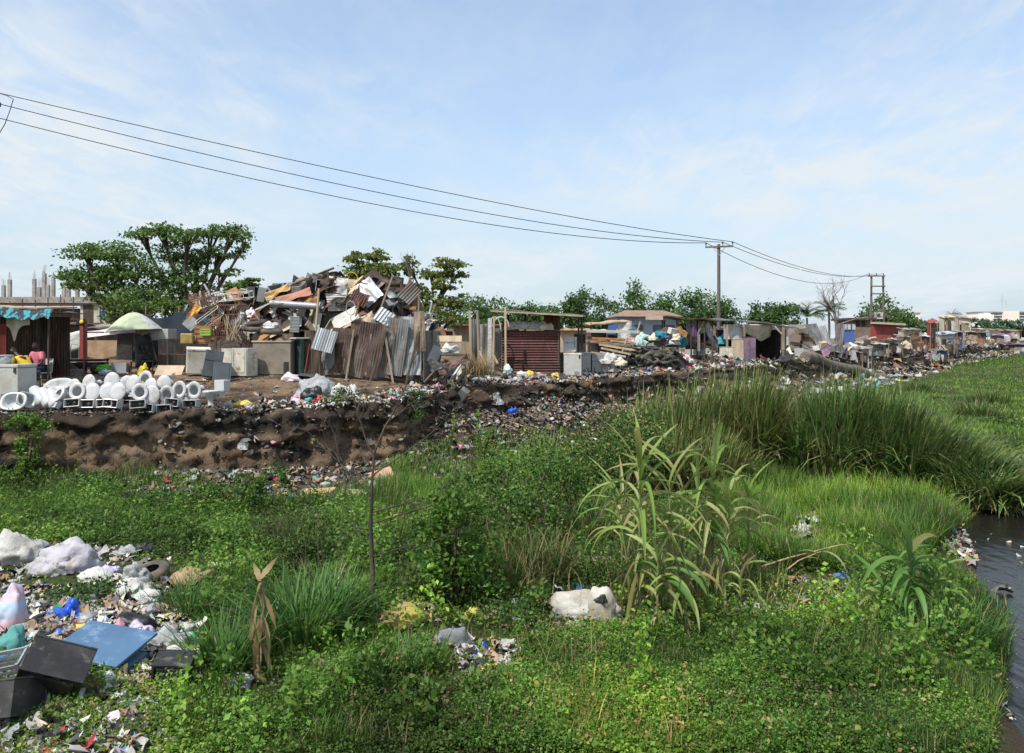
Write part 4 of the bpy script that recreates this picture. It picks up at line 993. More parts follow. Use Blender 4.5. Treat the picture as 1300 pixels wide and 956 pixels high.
def urinal(label, px, py, Y, rz, ry):
    m = MB()
    def fn(u, v):
        a = (u - .5) * PI * .9; r = .17 * (1 - .35 * (v - .45) ** 2 * 4)
        return (r * math.sin(a), r * (1 - math.cos(a)) + .05 * (v < .1), (v - .5) * .58)
    m.slab(14, 10, fn, .03, True); return prop('urinal', label, 'urinal', m, ceramic, at(px, py, Y), (R(-35), R(ry), R(rz)), 'urinal shells leaning in a stack')
urinal('leftmost urinal shell of the leaning stack', 46, 501, 20.4, 20, -38); urinal('middle urinal shell of the leaning stack', 55, 503, 20.35, 14, -35); urinal('rightmost urinal shell of the leaning stack', 64, 504, 20.3, 8, -32)
basin('small round basin between urinal stack and toilet row', 80, 508, 20.5, (R(60), 0, R(-15)), .45, .42)
toilet('toilet pan without cistern leaning at left end of front row', tuple(at(90, 512, 20.6)), R(60), R(-30), 0, tank=False)
m = MB(); m.box((0, 0, 0), (.09, .02, .3), None, .4); prop('orange_scrap', 'orange plastic shard leaning on the urinal stack', 'scrap', m, mat('orange_plastic', (.55, .13, .05), (.4, .1, .04), 3, .6), at(41, 500, 20.6), (R(-20), R(35), 0))
for k, (a, b, lb) in enumerate((((56, 488), (84, 500), 'long white frame bar leaning across the oval basin'), ((58, 493), (90, 501), 'second white frame bar lying under the first'))):
    m = MB(); m.bar((0, 0, 0), at(*b, 21.0) - at(*a, 21.4), .045, .03); prop('frame_bar', lb, 'bar', m, offwhite, at(*a, 21.4))
m = MB(); m.box((0, 0, .07), (.16, .12, .15)); prop('small_box', 'small red carton behind the washbasin at far left', 'box', m, redpaint, at(2, 513, 20.3), (0, 0, R(20)), bevel=.005)

# ------------------------------------------------------------------ white goods
def freezer(label, px, Y, w, d, h, rz=0.0, body=white, lid=white, dz=0.0, rot=None, hinge=True, lidopen=0.0, cat='chest freezer', feet=True):
    t = bt('chest_freezer', label, cat, px, Y, rz, None, dz)
    if rot: t.rotation_euler = rot
    m = MB(); m.box((0, 0, h * .47), (w, d, h * .88)); 
    m.build('body', body, t, bevel=.02)
    l = MB(); l.box((0, d / 2 if lidopen else 0, 0), (w + .02, d + .02, h * .085)) if not lidopen else l.box((0, -d / 2, 0), (w + .02, d + .02, h * .085))
    l.build('lid', lid, t, (0, d / 2, h * .96) if lidopen else (0, 0, h * .965), (R(-lidopen), 0, 0), bevel=.015)
    g = MB(); g.box((0, 0, h * .915), (w - .02, d - .02, .014)); g.build('gasket', black, t)
    if hinge:
        q = MB(); q.box((w / 2 - .08, -d / 2 - .012, h * .86), (.06, .03, .14)); q.build('latch', black, t)
    v = MB()
    for k in range(5): v.box((w * .25, -d / 2 - .004, h * (.1 + .03 * k)), (w * .3, .008, h * .012))
    v.build('vent', grey, t); return t
freezer('white chest freezer at far left with pale bucket on its lid', 8, 21.3, 1.2, .75, 1.0, R(-4), white, white)
def bucket(label, loc, r=.2, h=.24, m_=white, rim=white, rot=(0, 0, 0)):
    t = thing('bucket', label, 'bucket', loc, 0, rot=rot); m = MB(); m.lathe([(0, .01), (r * .8, 0), (r, h), (r * .94, h), (r * .76, .02), (0, .02)], 20); m.build('pail', m_, t)
    q = MB(); q.lathe([(r * .99, h * .88), (r * 1.07, h * .9), (r * 1.07, h * 1.0), (r * .99, h)], 20); q.build('rim', rim, t)
    a = MB(); a.tube([(r * math.cos(k * PI / 8), -r * .6 * math.sin(k * PI / 8), h * .85 - .12 * math.sin(k * PI / 8)) for k in range(9)], .005, 5); a.build('handle', grey, t); return t
fz = on_bank(8, 21.3)
bucket('pale wide bucket standing on lid of far left freezer', (fz.x - .1, fz.y + .05, fz.z + 1.01), .22, .24, whitecloth, bluepale)
# group left of the scrap heap
freezer('yellowed chest freezer tilted on its side, left of slate fridge', 251, 26.0, .72, .62, .84, R(24), offwhite, offwhite, .08, (R(6), R(2), R(24)), False)
def fridge(label, px, Y, w, d, h, rz, m1, m2, dz=0.0, rot=None, handle=True):
    t = bt('fridge', label, 'fridge', px, Y, rz, None, dz)
    if rot: t.rotation_euler = rot
    m = MB(); m.box((0, 0, h / 2 + .02), (w, d - .06, h)); m.build('body', m1, t, bevel=.015)
    q = MB(); q.box((0, -d / 2, h * .30 + .02), (w, .05, h * .58)); q.box((0, -d / 2, h * .81 + .02), (w, .05, h * .40)); q.build('door', m2, t, bevel=.012)
    if handle:
        a = MB(); a.box((w * .4, -d / 2 - .035, h * .45), (.03, .03, .22)); a.box((w * .4, -d / 2 - .035, h * .72), (.03, .03, .16)); a.build('handle', grey, t)
    return t
fridge('slate blue fridge leaning in front of yellowed freezer', 267, 25.3, .55, .3, .86, R(18), greydk, greydk, .05, (R(-10), R(10), R(20)), False)
m = MB(); m.box((0, 0, .35), (.55, .03, .7)); m.box((0, -.02, .35), (.42, .015, .55)); prop('slate_sheet', 'dark loose panel leaning on the slate fridge', 'panel', m, greydk, on_bank(281, 24.9), (R(-24), R(8), R(28)), None, .008)
t = bt('cabinet', 'white open topped double door cabinet right of slate fridge', 'cabinet', 304, 26.2, R(-14)); 
m = MB(); w_, d_, h_ = .95, .6, .92
m.box((0, 0, .04), (w_, d_, .06)); m.box((0, d_ / 2, h_ / 2), (w_, .03, h_)); m.box((-w_ / 2, 0, h_ / 2 + .002), (.03, d_ - .034, h_ - .004)); m.box((w_ / 2, 0, h_ / 2 + .002), (.03, d_ - .034, h_ - .004)); m.build('carcass', offwhite, t)
for s in (-1, 1):
    m = MB(); m.box((s * w_ / 4, -d_ / 2 - .005, h_ / 2), (w_ / 2 - .015, .035, h_ - .02)); q = m.build('door', white, t, bevel=.008)
    m = MB(); m.box((s * w_ / 4, -d_ / 2 - .028, h_ * .5), (w_ / 2 - .16, .012, h_ * .72)); m.build('panel', offwhite, q)
m = MB(); m.box((0, 0, .45), (.02, .03, .5)); m.build('rubbish_fill', woodorange, t, (0, 0, .5), (0, R(80), 0))
t = bt('crate', 'big brown grey plywood crate right of white cabinet', 'crate', 350, 27.0, R(-3)); m = MB(); m.box((0, 0, .55), (1.3, .8, 1.1)); m.build('box', mat('dirty_ply', (.25, .215, .17), (.17, .145, .115), 1.6, .85), t, bevel=.01)
m = MB(); m.box((.5, -.41, .25), (.16, .03, .35)); m.build('vent_hole', dark, t)
m = MB(); m.box((0, 0, 1.12), (1.36, .86, .05)); m.build('top_board', tan, t)
t = bt('fridge', 'dark green narrow fridge standing open beside the plywood crate', 'fridge', 380, 26.9, R(40)); m = MB(); m.box((0, 0, .62), (.12, .5, 1.24)); m.build('door', mat('darkgreen_paint', (.03, .06, .055), (.02, .04, .04), 2, .5), t, bevel=.01); m = MB(); m.box((.02, .02, 1.27), (.5, .5, .05)); m.build('top', white, t, bevel=.01)
m = MB(); m.tube([(0, 0, 0), (.18, 0, 1.15)], .018, 6); prop('pipe', 'thin red pipe leaning beside the dark green fridge', 'pipe', m, redpaint, on_bank(386, 26.2))
m = MB(); m.box((0, 0, .02), (.7, .45, .02)); prop('floor_board', 'flat grey board on the ground before yellowed freezer', 'board', m, wood, on_bank(250, 25.0, .0), (0, R(4), R(15)))

# middle of the bank: white goods right of the maroon shed
YK = 1.14
fridge('small upright white fridge perched on freezers beside maroon shed', 724, 29.3, .52, .45, .62, R(-10), ceramic, ceramic, 1.0)
freezer('rust streaked white freezer beside the maroon shed', 728, 29.2, .75, .6, .98, R(-12), white, offwhite)
freezer('grey sided freezer half hidden behind the rust streaked one', 714, 29.8, .5, .6, .9, R(-4), grey, grey, hinge=False)
freezer('clean white freezer right of rust streaked freezer', 741, 31.0, .62, .6, .86, R(-6), white, white, hinge=False)
fridge('grey ribbed fridge lying beside clean white freezer', 760, 31.3, .75, .6, .8, R(6), grey, zinc, 0, None, False)
YK = 1.0
freezer('large yellowed white freezer tilted near the electric pole', 884, 50.5, 1.35, .8, 1.05, R(-8), white, offwhite, .1, (0, R(-5), R(-8)), False)

# ------------------------------------------------------------------ market stall, people, parasol at the left
t = bt('market_stall', 'shabby roadside stall with brown roof and ragged teal valance', 'stall', 40, 24.4, 0)
zr = zrel(t, 392); m = MB()
m.slab(8, 4, lambda u, v: (xrel(t, -60) + u * (xrel(t, 62) - xrel(t, -60)), -.6 + v * 2.2, zr + .02 - .05 * u + .12 * v + .03 * math.sin(u * 9)), .04); m.build('roof', rooftan, t)
m = MB(); xa, xb = xrel(t, 14), xrel(t, 91); m.slab(22, 5, lambda u, v: (xa + u * (xb - xa), -.95 - .25 * v + .03 * math.sin(u * 30) * v, zr + .0 - .08 * u - v * (.22 + .09 * abs(math.sin(u * 14))) + .04 * math.sin(u * 8)), .012)
m.build('valance', mat('teal_stripe', (.02, .03, .04), (.04, .25, .30), 5, .8, lo=.48, hi=.52, stretch=(1.4, 1, .3)), t)
m = MB(); m.slab(16, 8, lambda u, v: (xa + .1 + u * (xb - xa - .1), -.95 + v * 1.9, zr - .03 - .08 * u - .10 * math.sin(v * PI) * math.sin(u * PI) + .03 * math.sin(u * 12)), .012); m.build('awning', mat('ragged_tarp', (.07, .085, .09), (.2, .19, .17), 2.4, .85), t)
for px, y, py in ((22, -.9, 404), (84, -.95, 402), (-20, -.9, 400), (84, 1.0, 404), (22, 1.1, 402)):
    m = MB(); m.tube([(xrel(t, px), y, -.1), (xrel(t, px) + .02, y, zrel(t, py))], .028, 7); m.build('post', wooddark, t)
m = MB(); m.slab(12, 8, lambda u, v: (xrel(t, 28) + u * .68, -.75 + .06 * math.sin(u * 9), zrel(t, 403) - v * (.25 + .5 * math.exp(-((u - .35) / .2) ** 2))), .012); m.build('hanging_cloth', cream, t)
sheet('back_panel', rustdk, 3.4, 2.0, t, (xrel(t, -8), 1.2, 0)); 
sheet('side_panel', redpaint, .25, 1.75, t, (xrel(t, 8), -.2, 0), pitch=.06)
m = MB(); m.box((xrel(t, 20), .6, .4), (1.2, .5, .8)); m.build('counter', wooddark, t)
p_ = sheet('red_sheet', redpaint, .62, 1.5, None, on_bank(66, 25.6), (0, R(-3), R(-14)), bend=.05, sag=.12); tag(p_, 'curved red corrugated sheet standing behind the seated man', 'metal sheet')
p_ = sheet('red_sheet', redpaint, .45, 1.3, None, on_bank(58, 26.0), (0, R(2), R(12))); tag(p_, 'second red sheet half hidden at the stall back', 'metal sheet')

q = on_bank(52, 23.6)
person('man in pink shirt sitting on a chair under the stall awning', q, R(160), sit_pose(.12, .45, ((-.08, .4, .58), (.1, .42, .6))), (.2, 1, -.35), pink, navy)
c = thing('chair', 'pale plastic chair under the man in pink shirt', 'chair', q, R(160)); m = MB(); m.box((0, .02, .43), (.44, .42, .03)); m.build('seat', whitecloth, c); m = MB(); m.slab(6, 4, lambda u, v: ((u - .5) * .42, -.2 - .05 * v, .45 + .4 * v), .02); m.build('backrest', whitecloth, c)
for sx in (-1, 1):
    for sy in (-1, 1):
        m = MB(); m.tube([(sx * .19, sy * .18 + .02, .42), (sx * .22, sy * .22 + .02, 0)], .018, 6); m.build('leg', whitecloth, c)
q = on_bank(41, 22.7)
J = sit_pose(.45, .42, ((-.12, .55, .5), (.12, .6, .5)))
person('person in yellow shirt and dark trousers bending forward beside the freezer', q, R(75), J, (0, .8, -.6), yellow, navy)
c = thing('stool', 'low dark wooden stool under person in yellow', 'stool', q, R(75)); m = MB(); m.box((0, 0, .40), (.36, .3, .03)); m.build('seat', wooddark, c)
for sx in (-1, 1):
    for sy in (-1, 1):
        m = MB(); m.bar((sx * .15, sy * .12, .39), (sx * .16, sy * .13, 0), .035); m.build('leg', wooddark, c)

# parasol
t = bt('parasol', 'faded pale green market parasol with white and purple panels', 'parasol', 174, 27.4, 0)
zc = zrel(t, 396); ze = zrel(t, 420); rr = 34 * .0274
cols = [palegreen] * 8
tm = Matrix.Rotation(R(-4), 4, 'Y')
for k in range(8):
    m = MB(); a0, a1 = 2 * PI * k / 8 + .2, 2 * PI * (k + 1) / 8 + .2
    def fn(u, v):
        a = a0 + (a1 - a0) * u; r = rr * v * (1 - .05 * math.sin(u * PI) * v); z = zc - (zc - ze) * (v ** 1.6) + .03 * math.sin(u * PI) * (v - .5)
        return tm @ Vector((r * math.cos(a), r * math.sin(a), z))
    m.slab(5, 6, fn, .008); cm_ = whitecloth if k == 7 else palegreen
    m.build('canopy_panel', cm_, t)
m = MB(); m.slab(10, 2, lambda u, v: tm @ Vector((rr * .985 * math.cos(4.2 + u * 1.0), rr * .985 * math.sin(4.2 + u * 1.0), ze - .0 - v * .09)), .008); m.build('valance', purple, t)
m = MB(); m.tube([(0.05, 0, -.1), tm @ Vector((0, 0, zc + .04))], .022, 8); m.build('pole', grey, t)
for k in range(8):
    a = 2 * PI * k / 8 + .2; m = MB(); m.tube([tm @ Vector((0, 0, zc - .05)), tm @ Vector((rr * .5 * math.cos(a), rr * .5 * math.sin(a), zc - (zc - ze) * .33 - .03)), tm @ Vector((rr * math.cos(a), rr * math.sin(a), ze - .01))], .008, 4); m.build('rib', grey, t)
q = on_bank(172, 27.2)
person('person in dark clothes sitting in the shade of the green parasol', q, R(-70), sit_pose(.2, .45, ((-.1, .45, .6), (.1, .45, .62))), (.1, 1, -.2), navy, navy)
c = thing('stool', 'brown bar legged stool under the person in shade', 'stool', q, R(-70)); m = MB(); m.box((0, 0, .42), (.36, .32, .03)); m.build('seat', wood, c)
for sx in (-1, 1):
    for sy in (-1, 1):
        m = MB(); m.bar((sx * .15, sy * .13, .41), (sx * .19, sy * .17, 0), .03); m.build('leg', rust, c)
m = MB(); m.slab(12, 10, lambda u, v: ((u - .5) * (.5 + .25 * v), .14 * math.sin(u * PI) * (1 + v), 1.35 - 1.1 * v + .05 * math.sin(u * 8)), .03, True); prop('hanging_coat', 'black coat draped over a chair back under parasol', 'coat', m, black, on_bank(188, 27.0), (0, R(-8), R(10)))
c = bt('chair', 'dark chair carrying the black coat under parasol', 'chair', 190, 27.25); m = MB(); m.box((0, 0, .43), (.42, .4, .04)); m.build('seat', wooddark, c); m = MB(); m.box((0, .19, .8), (.42, .03, .7)); m.build('backrest', wooddark, c)
for sx in (-1, 1):
    for sy in (-1, 1): m = MB(); m.bar((sx * .18, sy * .17, .42), (sx * .19, sy * .19, 0), .035); m.build('leg', wooddark, c)
c = bt('table', 'white topped trestle table right of parasol pole', 'table', 201, 27.9); m = MB(); m.box((0, 0, zrel(c, 424)), (1.0, .7, .35)); m.build('table_top', white, c, bevel=.01)
for sx in (-1, 1):
    for sy in (-1, 1): m = MB(); m.bar((sx * .45, sy * .3, zrel(c, 424) - .18), (sx * .45, sy * .3, 0), .04); m.build('leg', grey, c)
m = MB(); m.box((0, 0, .2), (.95, .04, .42)); prop('board', 'tan board leaning low beside yellowed freezer', 'board', m, tan, on_bank(213, 26.2), (R(-38), 0, R(-5)), None, .005)
m = MB(); m.box((0, 0, .3), (1.1, .5, .6)); m.mat(0); prop('wooden_bench', 'brown box bench behind the tan leaning board', 'bench', m, wood, on_bank(222, 28.6), (0, 0, 0), None, .01)
t = bt('tent', 'low white tarpaulin shelter sloping left of the parasol', 'tarpaulin', 128, 31.5, 0)
m = MB(); m.slab(14, 8, lambda u, v: (xrel(t, 62) + u * (xrel(t, 165) - xrel(t, 62)), -.6 + v * 2.6, zrel(t, 436) + (zrel(t, 407) - zrel(t, 436)) * (.55 * v + .45 * u) - .08 * math.sin(u * 6) * v), .012, True); m.build('sheet', whitecloth, t)
m = MB(); m.slab(12, 6, lambda u, v: (xrel(t, 62) + u * (xrel(t, 118) - xrel(t, 62)), -.55 - .1 * v, zrel(t, 432 - 14 * u) - v * (.9 - .2 * u)), .012, True); m.build('side_flap', whitecloth, t)
for px in (66, 120, 160):
    m = MB(); m.tube([(xrel(t, px), 1.0, -.1), (xrel(t, px), 1.0, zrel(t, 418))], .03, 6); m.build('pole', wood, t)
m = MB(); m.slab(10, 4, lambda u, v: (xrel(t, 120) + u * 1.3, -.8 - .05 * v, zrel(t, 432) - .75 * v * (1 - .4 * abs(u - .5))), .012); m.build('brown_cloth', cardboard, t)
t = bt('sign_post', 'thick red post with yellow disc on blue board', 'sign post', 106, 27.6); m = MB(); m.box((0, 0, zrel(t, 408) / 2), (.2, .16, zrel(t, 408))); m.build('post', redpaint, t, bevel=.01)
m = MB(); m.box((-.02, -.1, zrel(t, 409)), (.36, .02, .15)); b_ = m.build('board', navy, t)
m = MB(); m.lathe([(0, 0), (.075, 0), (.075, .012), (0, .012)], 18, Matrix.Translation((0, -.115, zrel(t, 409))) @ Matrix.Rotation(R(90), 4, 'X')); m.build('disc', mat('sign_yellow', (.75, .5, .02), rough=.5), t)
m = MB(); m.box((.42, 0, zrel(t, 422)), (.6, .05, .05)); m.build('crossbar', redpaint, t)
m = MB(); m.tube([(-.14, 0, 0), (-.14, 0, .62), (-.1, 0, .7), (.1, 0, .7), (.14, 0, .62), (.14, 0, 0)], .014, 6); prop('hoop_rail', 'grey steel hoop rail left of the red post', 'rail', m, grey, on_bank(95, 27.2, .3))
t = bt('cart', 'low black wooden cart before the red post', 'cart', 112, 27.0, 0); m = MB()
m.box((0, 0, .46), (1.15, .6, .07)); m.box((0, -.28, .3), (1.1, .05, .16)); m.box((0, .28, .3), (1.1, .05, .16)); m.build('bed', dark, t)
for sx in (-.4, .4):
    for sy in (-1, 1): m = MB(); m.lathe([(0, -.04), (.15, -.04), (.17, 0), (.15, .04), (0, .04)], 14, Matrix.Translation((sx, sy * .34, .17)) @ Matrix.Rotation(R(90), 4, 'X')); m.build('wheel', rubber, t)
for px, Y, lb in ((75, 26.0, 'grey concrete block under the stall right post'), (97, 26.2, 'grey concrete block in front of the black cart')):
    m = MB(); m.box((0, 0, .1), (.4, .2, .2)); m.box((-.1, -.101, .1), (.1, .006, .11)); prop('concrete_block', lb, 'block', m, concrete, on_bank(px, Y), (0, 0, R(8)), None, .01)
def win_frame(label, px, Y, w, h, rot, m_=offwhite, name='window_frame'):
    m = MB(); t_ = .05
    for s in (-1, 1): m.box((s * (w - t_) / 2, 0, 0), (t_, h, .04)); m.box((0, s * (h - t_) / 2, 0), (w - 2 * t_, t_, .04))
    m.box((0, 0, 0), (t_, h - 2 * t_, .035)); return prop(name, label, 'frame', m, m_, on_bank(px, Y, .09), rot)
win_frame('pale aluminium window frame lying behind the toilets', 112, 23.2, 1.0, .6, (R(4), R(-3), R(12)), whitecloth); win_frame('second aluminium frame lying across the first', 140, 23.9, .8, .5, (R(8), R(-12), R(30)), zincbright); win_frame('pale frame leaning up behind the toilet pans', 152, 23.3, .7, .5, (R(24), R(-6), R(-8)), zincbright)
random.seed(31)
def crumple_mb(sx, sy, sz, seed, amp=.28, sub=None, f=1.5):
    """a slumped bag or bundle: uneven outline, sharp folds, resting on a flattened base"""
    big = max(sx, sy); sub = sub or (4 if big > .22 else 3); bm = bmesh.new(); bmesh.ops.create_icosphere(bm, subdivisions=sub, radius=1); S = Vector((seed * 1.7, seed * .9, -seed))
    for v in bm.verts:
        p = v.co.copy(); w_ = p + .35 * Vector((noise.noise(p * 1.3 + S), noise.noise(p * 1.3 - S), noise.noise(p * 1.3 + S * 2)))
        r = 1 + amp * 1.5 * noise.noise(p * f * .8 + S); a = 1.0
        for o_ in (1.0, 2.1, 4.3):
            r += amp * .55 * a * (.5 - abs(noise.noise(w_ * f * o_ * 1.3 + S * o_)) * 2.2); a *= .74
        q = p * r
        if q.z < -.25: q.z = -.25 + (q.z + .25) * .12; q.x *= 1.08; q.y *= 1.08
        if q.z > 0: q.z *= .8 + .5 * noise.noise(Vector((p.x * 1.5, p.y * 1.5, seed)))
        v.co = Vector((q.x * sx / 2, q.y * sy / 2, (q.z + .3) * sz / 1.25))
    m = MB(); bm.verts.index_update(); m.add([v.co for v in bm.verts], [[v.index for v in f_.verts] for f_ in bm.faces], big > .3); bm.free(); return m
def bag(label, loc, size, m_, seed=0, rz=0.0, name='plastic_bag', cat='bag', group=None, rot=None, amp=.28):
    return prop(name, label, cat, crumple_mb(*size, seed, amp), m_, loc, rot or (0, 0, rz), group)
bag('bright green cloth bundle beside the parasol stool', on_bank(132, 26.6, .1), (.5, .35, .25), mat('lime_cloth', (.12, .42, .05), (.08, .3, .04), 4, .85), 3.3, name='cloth_bundle', cat='cloth')
bag('yellow bag lying beneath the parasol coat', on_bank(182, 26.4), (.3, .25, .38), mat('yellow_plastic', (.62, .5, .05), (.5, .4, .05), 4, .5), 5.1)
bag('small red bag under the parasol edge', on_bank(189, 26.2), (.2, .2, .18), mat('red_plastic', (.5, .03, .04), (.4, .03, .03), 4, .5), 6.2)
bag('blue and white rag heap near the parasol', on_bank(135, 26.0), (.4, .3, .2), mat('blue_rag', (.05, .1, .35), (.6, .6, .62), 5, .85), 7.2, name='rag_heap', cat='cloth')
m = MB(); m.box((0, 0, .18), (.5, .3, .36)); prop('carton', 'grey carton by the parasol stool', 'box', m, grey, on_bank(152, 26.8), (R(-8), 0, R(8)), None, .008)

# ------------------------------------------------------------------ house and unfinished building at the left back
t = thing('unfinished_building', 'unfinished concrete building with bare columns on its slab', 'building', at(60, 445, 92)); Zb = t.location.z
k_ = .092
m = MB(); z1 = H0 + (428 - 381) * k_ - Zb; m.box((xrel(t, 30), 4, z1), ((250) * k_, 9, .7)); m.build('slab', concrete, t)
m = MB(); m.box((xrel(t, 40), 7.8, z1 / 2 - .3), (230 * k_, .4, z1 - .8)); m.build('wall', mat('raw_block_wall', (.28, .24, .2), (.2, .17, .14), 1, .9), t)
for px, top in ((2, 362), (9, 350), (13, 346), (24, 362), (29, 350), (40, 345), (46, 360), (57, 349), (61, 362), (82, 368), (95, 366), (115, 369), (140, 366), (-14, 352), (-30, 356)):
    zt = H0 + (428 - top) * k_ - Zb; m = MB(); y = random.uniform(.3, 7); m.box((xrel(t, px), y, (z1 + .35 + zt) / 2), (.36, .36, zt - z1 - .35)); c = m.build('column', concrete, t)
    m = MB()
    for a in (-1, 1):
        for b_ in (-1, 1): m.tube([(xrel(t, px) + a * .1, y + b_ * .1, zt - .02), (xrel(t, px) + a * .1 + random.uniform(-.05, .05), y + b_ * .1, zt + random.uniform(.6, 1.1))], .014, 4)
    m.build('rebar', rust, c)
for px in (3, 18, 34, 50, 66, 82, 98, 110, 124):
    m = MB(); m.tube([(xrel(t, px), -.8, 0), (xrel(t, px), -.8, z1 + random.uniform(-.4, 1.0))], .06, 5); m.build('scaffold_pole', wooddark, t)
m = MB(); m.box((xrel(t, 62), -.85, z1 * .62), (130 * k_, .1, .12)); m.build('scaffold_ledger', wooddark, t); m = MB(); m.box((xrel(t, 62), -.85, z1 * .9), (130 * k_, .1, .12)); m.build('scaffold_ledger', wooddark, t)
t = thing('house', 'small grey plastered house with white window behind the parasol', 'house', at(135, 448, 70)); k_ = .07
m = MB(); m.box((0, 2, zrel(t, 386) / 2), (66 * k_, 4, zrel(t, 386))); m.build('wall', plaster, t)
m = MB(); m.box((0, 2, zrel(t, 384)), (72 * k_, 4.6, .16)); m.build('roof', concrete, t)
m = MB(); zc = zrel(t, 396)
for s in (-1, 1): m.box((s * .62, -.03, zc), (.09, .1, 1.1)); m.box((0, -.03, zc + s * .56), (1.33, .1, .09))
m.box((0, -.03, zc), (.07, .09, 1.03)); f_ = m.build('window', white, t); m = MB(); m.box((0, -.005, zc), (1.2, .02, 1.05)); m.build('pane', mat('blue_pane', (.05, .09, .16), rough=.15), f_)
m = MB(); m.box((-1.6, -.01, zc - .3), (.9, .04, 1.9)); m.build('door', wooddark, t)
t = bt('fence', 'dark blue plastic sheet fence below the shade tree', 'fence', 222, 40, 0); m = MB(); m.slab(30, 4, lambda u, v: (xrel(t, 180) + u * 5.0, .06 * math.sin(u * 25), v * zrel(t, 398 + 6 * math.sin(u * 9))), .02); m.build('sheet', mat('dark_tarp', (.018, .03, .05), (.03, .035, .04), 2, .7), t)
for px in (184, 205, 226, 247, 290):
    m = MB(); m.tube([(xrel(t, px), .1, -.1), (xrel(t, px), .1, zrel(t, 388))], .03, 5); m.build('post', wood, t)
t = bt('wall', 'low black stained wall behind the rusty cages', 'wall', 250, 36, 0); m = MB(); m.box((0, 0, .55), (3.4, .15, 1.2)); m.build('masonry', dark, t)
# ------------------------------------------------------------------ the great scrap heap and its shack
random.seed(41)
def heap_h(x, y, spec):
    z = 0
    for cx, cy, rx, ry, h in spec:
        q = 1 - ((x - cx) / rx) ** 2 - ((y - cy) / ry) ** 2
        if q > 0: z = max(z, h * q ** .6)
    return z
def mound(name, spec, m_, bumps=.25, res=.16, kind='stuff'):
    x0 = min(c[0] - c[2] for c in spec); x1 = max(c[0] + c[2] for c in spec); y0 = min(c[1] - c[3] for c in spec); y1 = max(c[1] + c[3] for c in spec)
    nx, ny = int((x1 - x0) / res) + 2, int((y1 - y0) / res) + 2; V = []
    for j in range(ny):
        for i in range(nx):
            x, y = x0 + i * res, y0 + j * res; h = heap_h(x, y, spec); b = bank_z(x, y)
            V.append((x, y, b - .15 + h + (bumps * vnoise((x, y, 1), 1.7) + bumps * .6 * vnoise((x, y, 5), 4.5)) * min(1, h)))
    ii, jj = np.meshgrid(np.arange(nx - 1), np.arange(ny - 1)); a = (jj * nx + ii).ravel()
    o = np_mesh(name, V, np.stack([a, a + 1, a + 1 + nx, a + nx], 1), m_); return tag(o, kind=kind)
kY = .029
def X(px, Y): return (px - 650) / F * Y
HEAP = [(X(310, 29), 29.6, 1.7, 1.5, 2.75), (X(375, 29.5), 29.8, 1.9, 1.5, 3.0), (X(430, 29.5), 29.8, 1.9, 1.6, 3.3), (X(485, 29.5), 29.8, 1.6, 1.5, 3.1), (X(525, 29.5), 29.6, 1.0, 1.3, 2.3)]
mound('scrap_mound', HEAP, mat('shaded_gap_core', (.05, .04, .034), (.12, .09, .065), 2, .9, bump=.6), .4, .14)  # dark core colour stands in for shade in the gaps between pieces
ZONES = [(290, 'left shoulder'), (345, 'left middle'), (395, 'middle'), (440, 'crest'), (480, 'right middle'), (530, 'right shoulder')]
def zone(px): return min(ZONES, key=lambda q: abs(q[0] - px))[1]
KINDS_ = {  # kind: (materials, colour words)
    'sheet': [(zincdk, 'weathered grey'), (zinc, 'pale grey'), (rust, 'rust brown'), (whitecloth, 'whitish'), (rustdk, 'dark brown'), (zincdk, 'weathered grey'), (zinc, 'pale grey'), (rustdk, 'dark brown'), (zincdk, 'weathered grey')],
    'board': [(wood, 'grey wooden'), (woodlight, 'pale wooden'), (tan, 'tan'), (wooddark, 'dark wooden'), (wooddark, 'dark wooden'), (wood, 'grey wooden'), (woodorange, 'orange brown'), (black, 'black')],
    'beam': [(wood, 'grey'), (woodlight, 'pale'), (wooddark, 'dark'), (zincbright, 'white metal'), (rust, 'rusty')],
    'casing': [(black, 'black plastic'), (white, 'white enamel'), (greydk, 'slate'), (offwhite, 'yellowed'), (grey, 'grey')]}
def scrap_piece(kind, loc, rot, m_, w, h, label, group):
    if kind == 'sheet':
        mb = MB(); c_ = random.random() < .45
        nx, ny, fn = corr(w, h, .016 if c_ else .0, .1, random.uniform(-.15, .25), random.uniform(-.1, .15), crump=random.uniform(.05, .22), seed=random.uniform(0, 90))
        mb.slab(nx, ny, lambda u, v: Vector(fn(u, v)) - Vector((0, 0, h / 2)), .006); nm = 'metal_sheet'; cat = 'metal sheet'
    elif kind == 'board': mb = MB().box((0, 0, 0), (w, .025, h), None, random.uniform(.85, 1), .012); nm = 'board'; cat = 'board'
    elif kind == 'beam': mb = MB().box((0, 0, 0), (.05 + .03 * random.random(), .05, h * 1.6), None, .9, .006); nm = 'beam'; cat = 'beam'
    else:
        s = min(w, .55); mb = MB(); d = s * .5
        mb.box((0, d / 2, 0), (s, .02, s * .8)); mb.box((0, 0, s * .4), (s, d, .02)); mb.box((0, 0, -s * .4), (s, d, .02)); mb.box((s / 2, 0, 0), (.02, d - .02, s * .8 - .03)); mb.box((-s / 2, 0, 0), (.02, d - .02, s * .8 - .03)); nm = 'appliance_casing'; cat = 'casing'
    return prop(nm, label, cat, mb, m_, loc, rot, group)
TOP = [(236, 425), (250, 378), (300, 372), (350, 364), (385, 356), (418, 347), (450, 356), (480, 352), (505, 358), (530, 380), (550, 408)]
def top_py(px): return float(np.interp(px, [a for a, b in TOP], [b for a, b in TOP]))
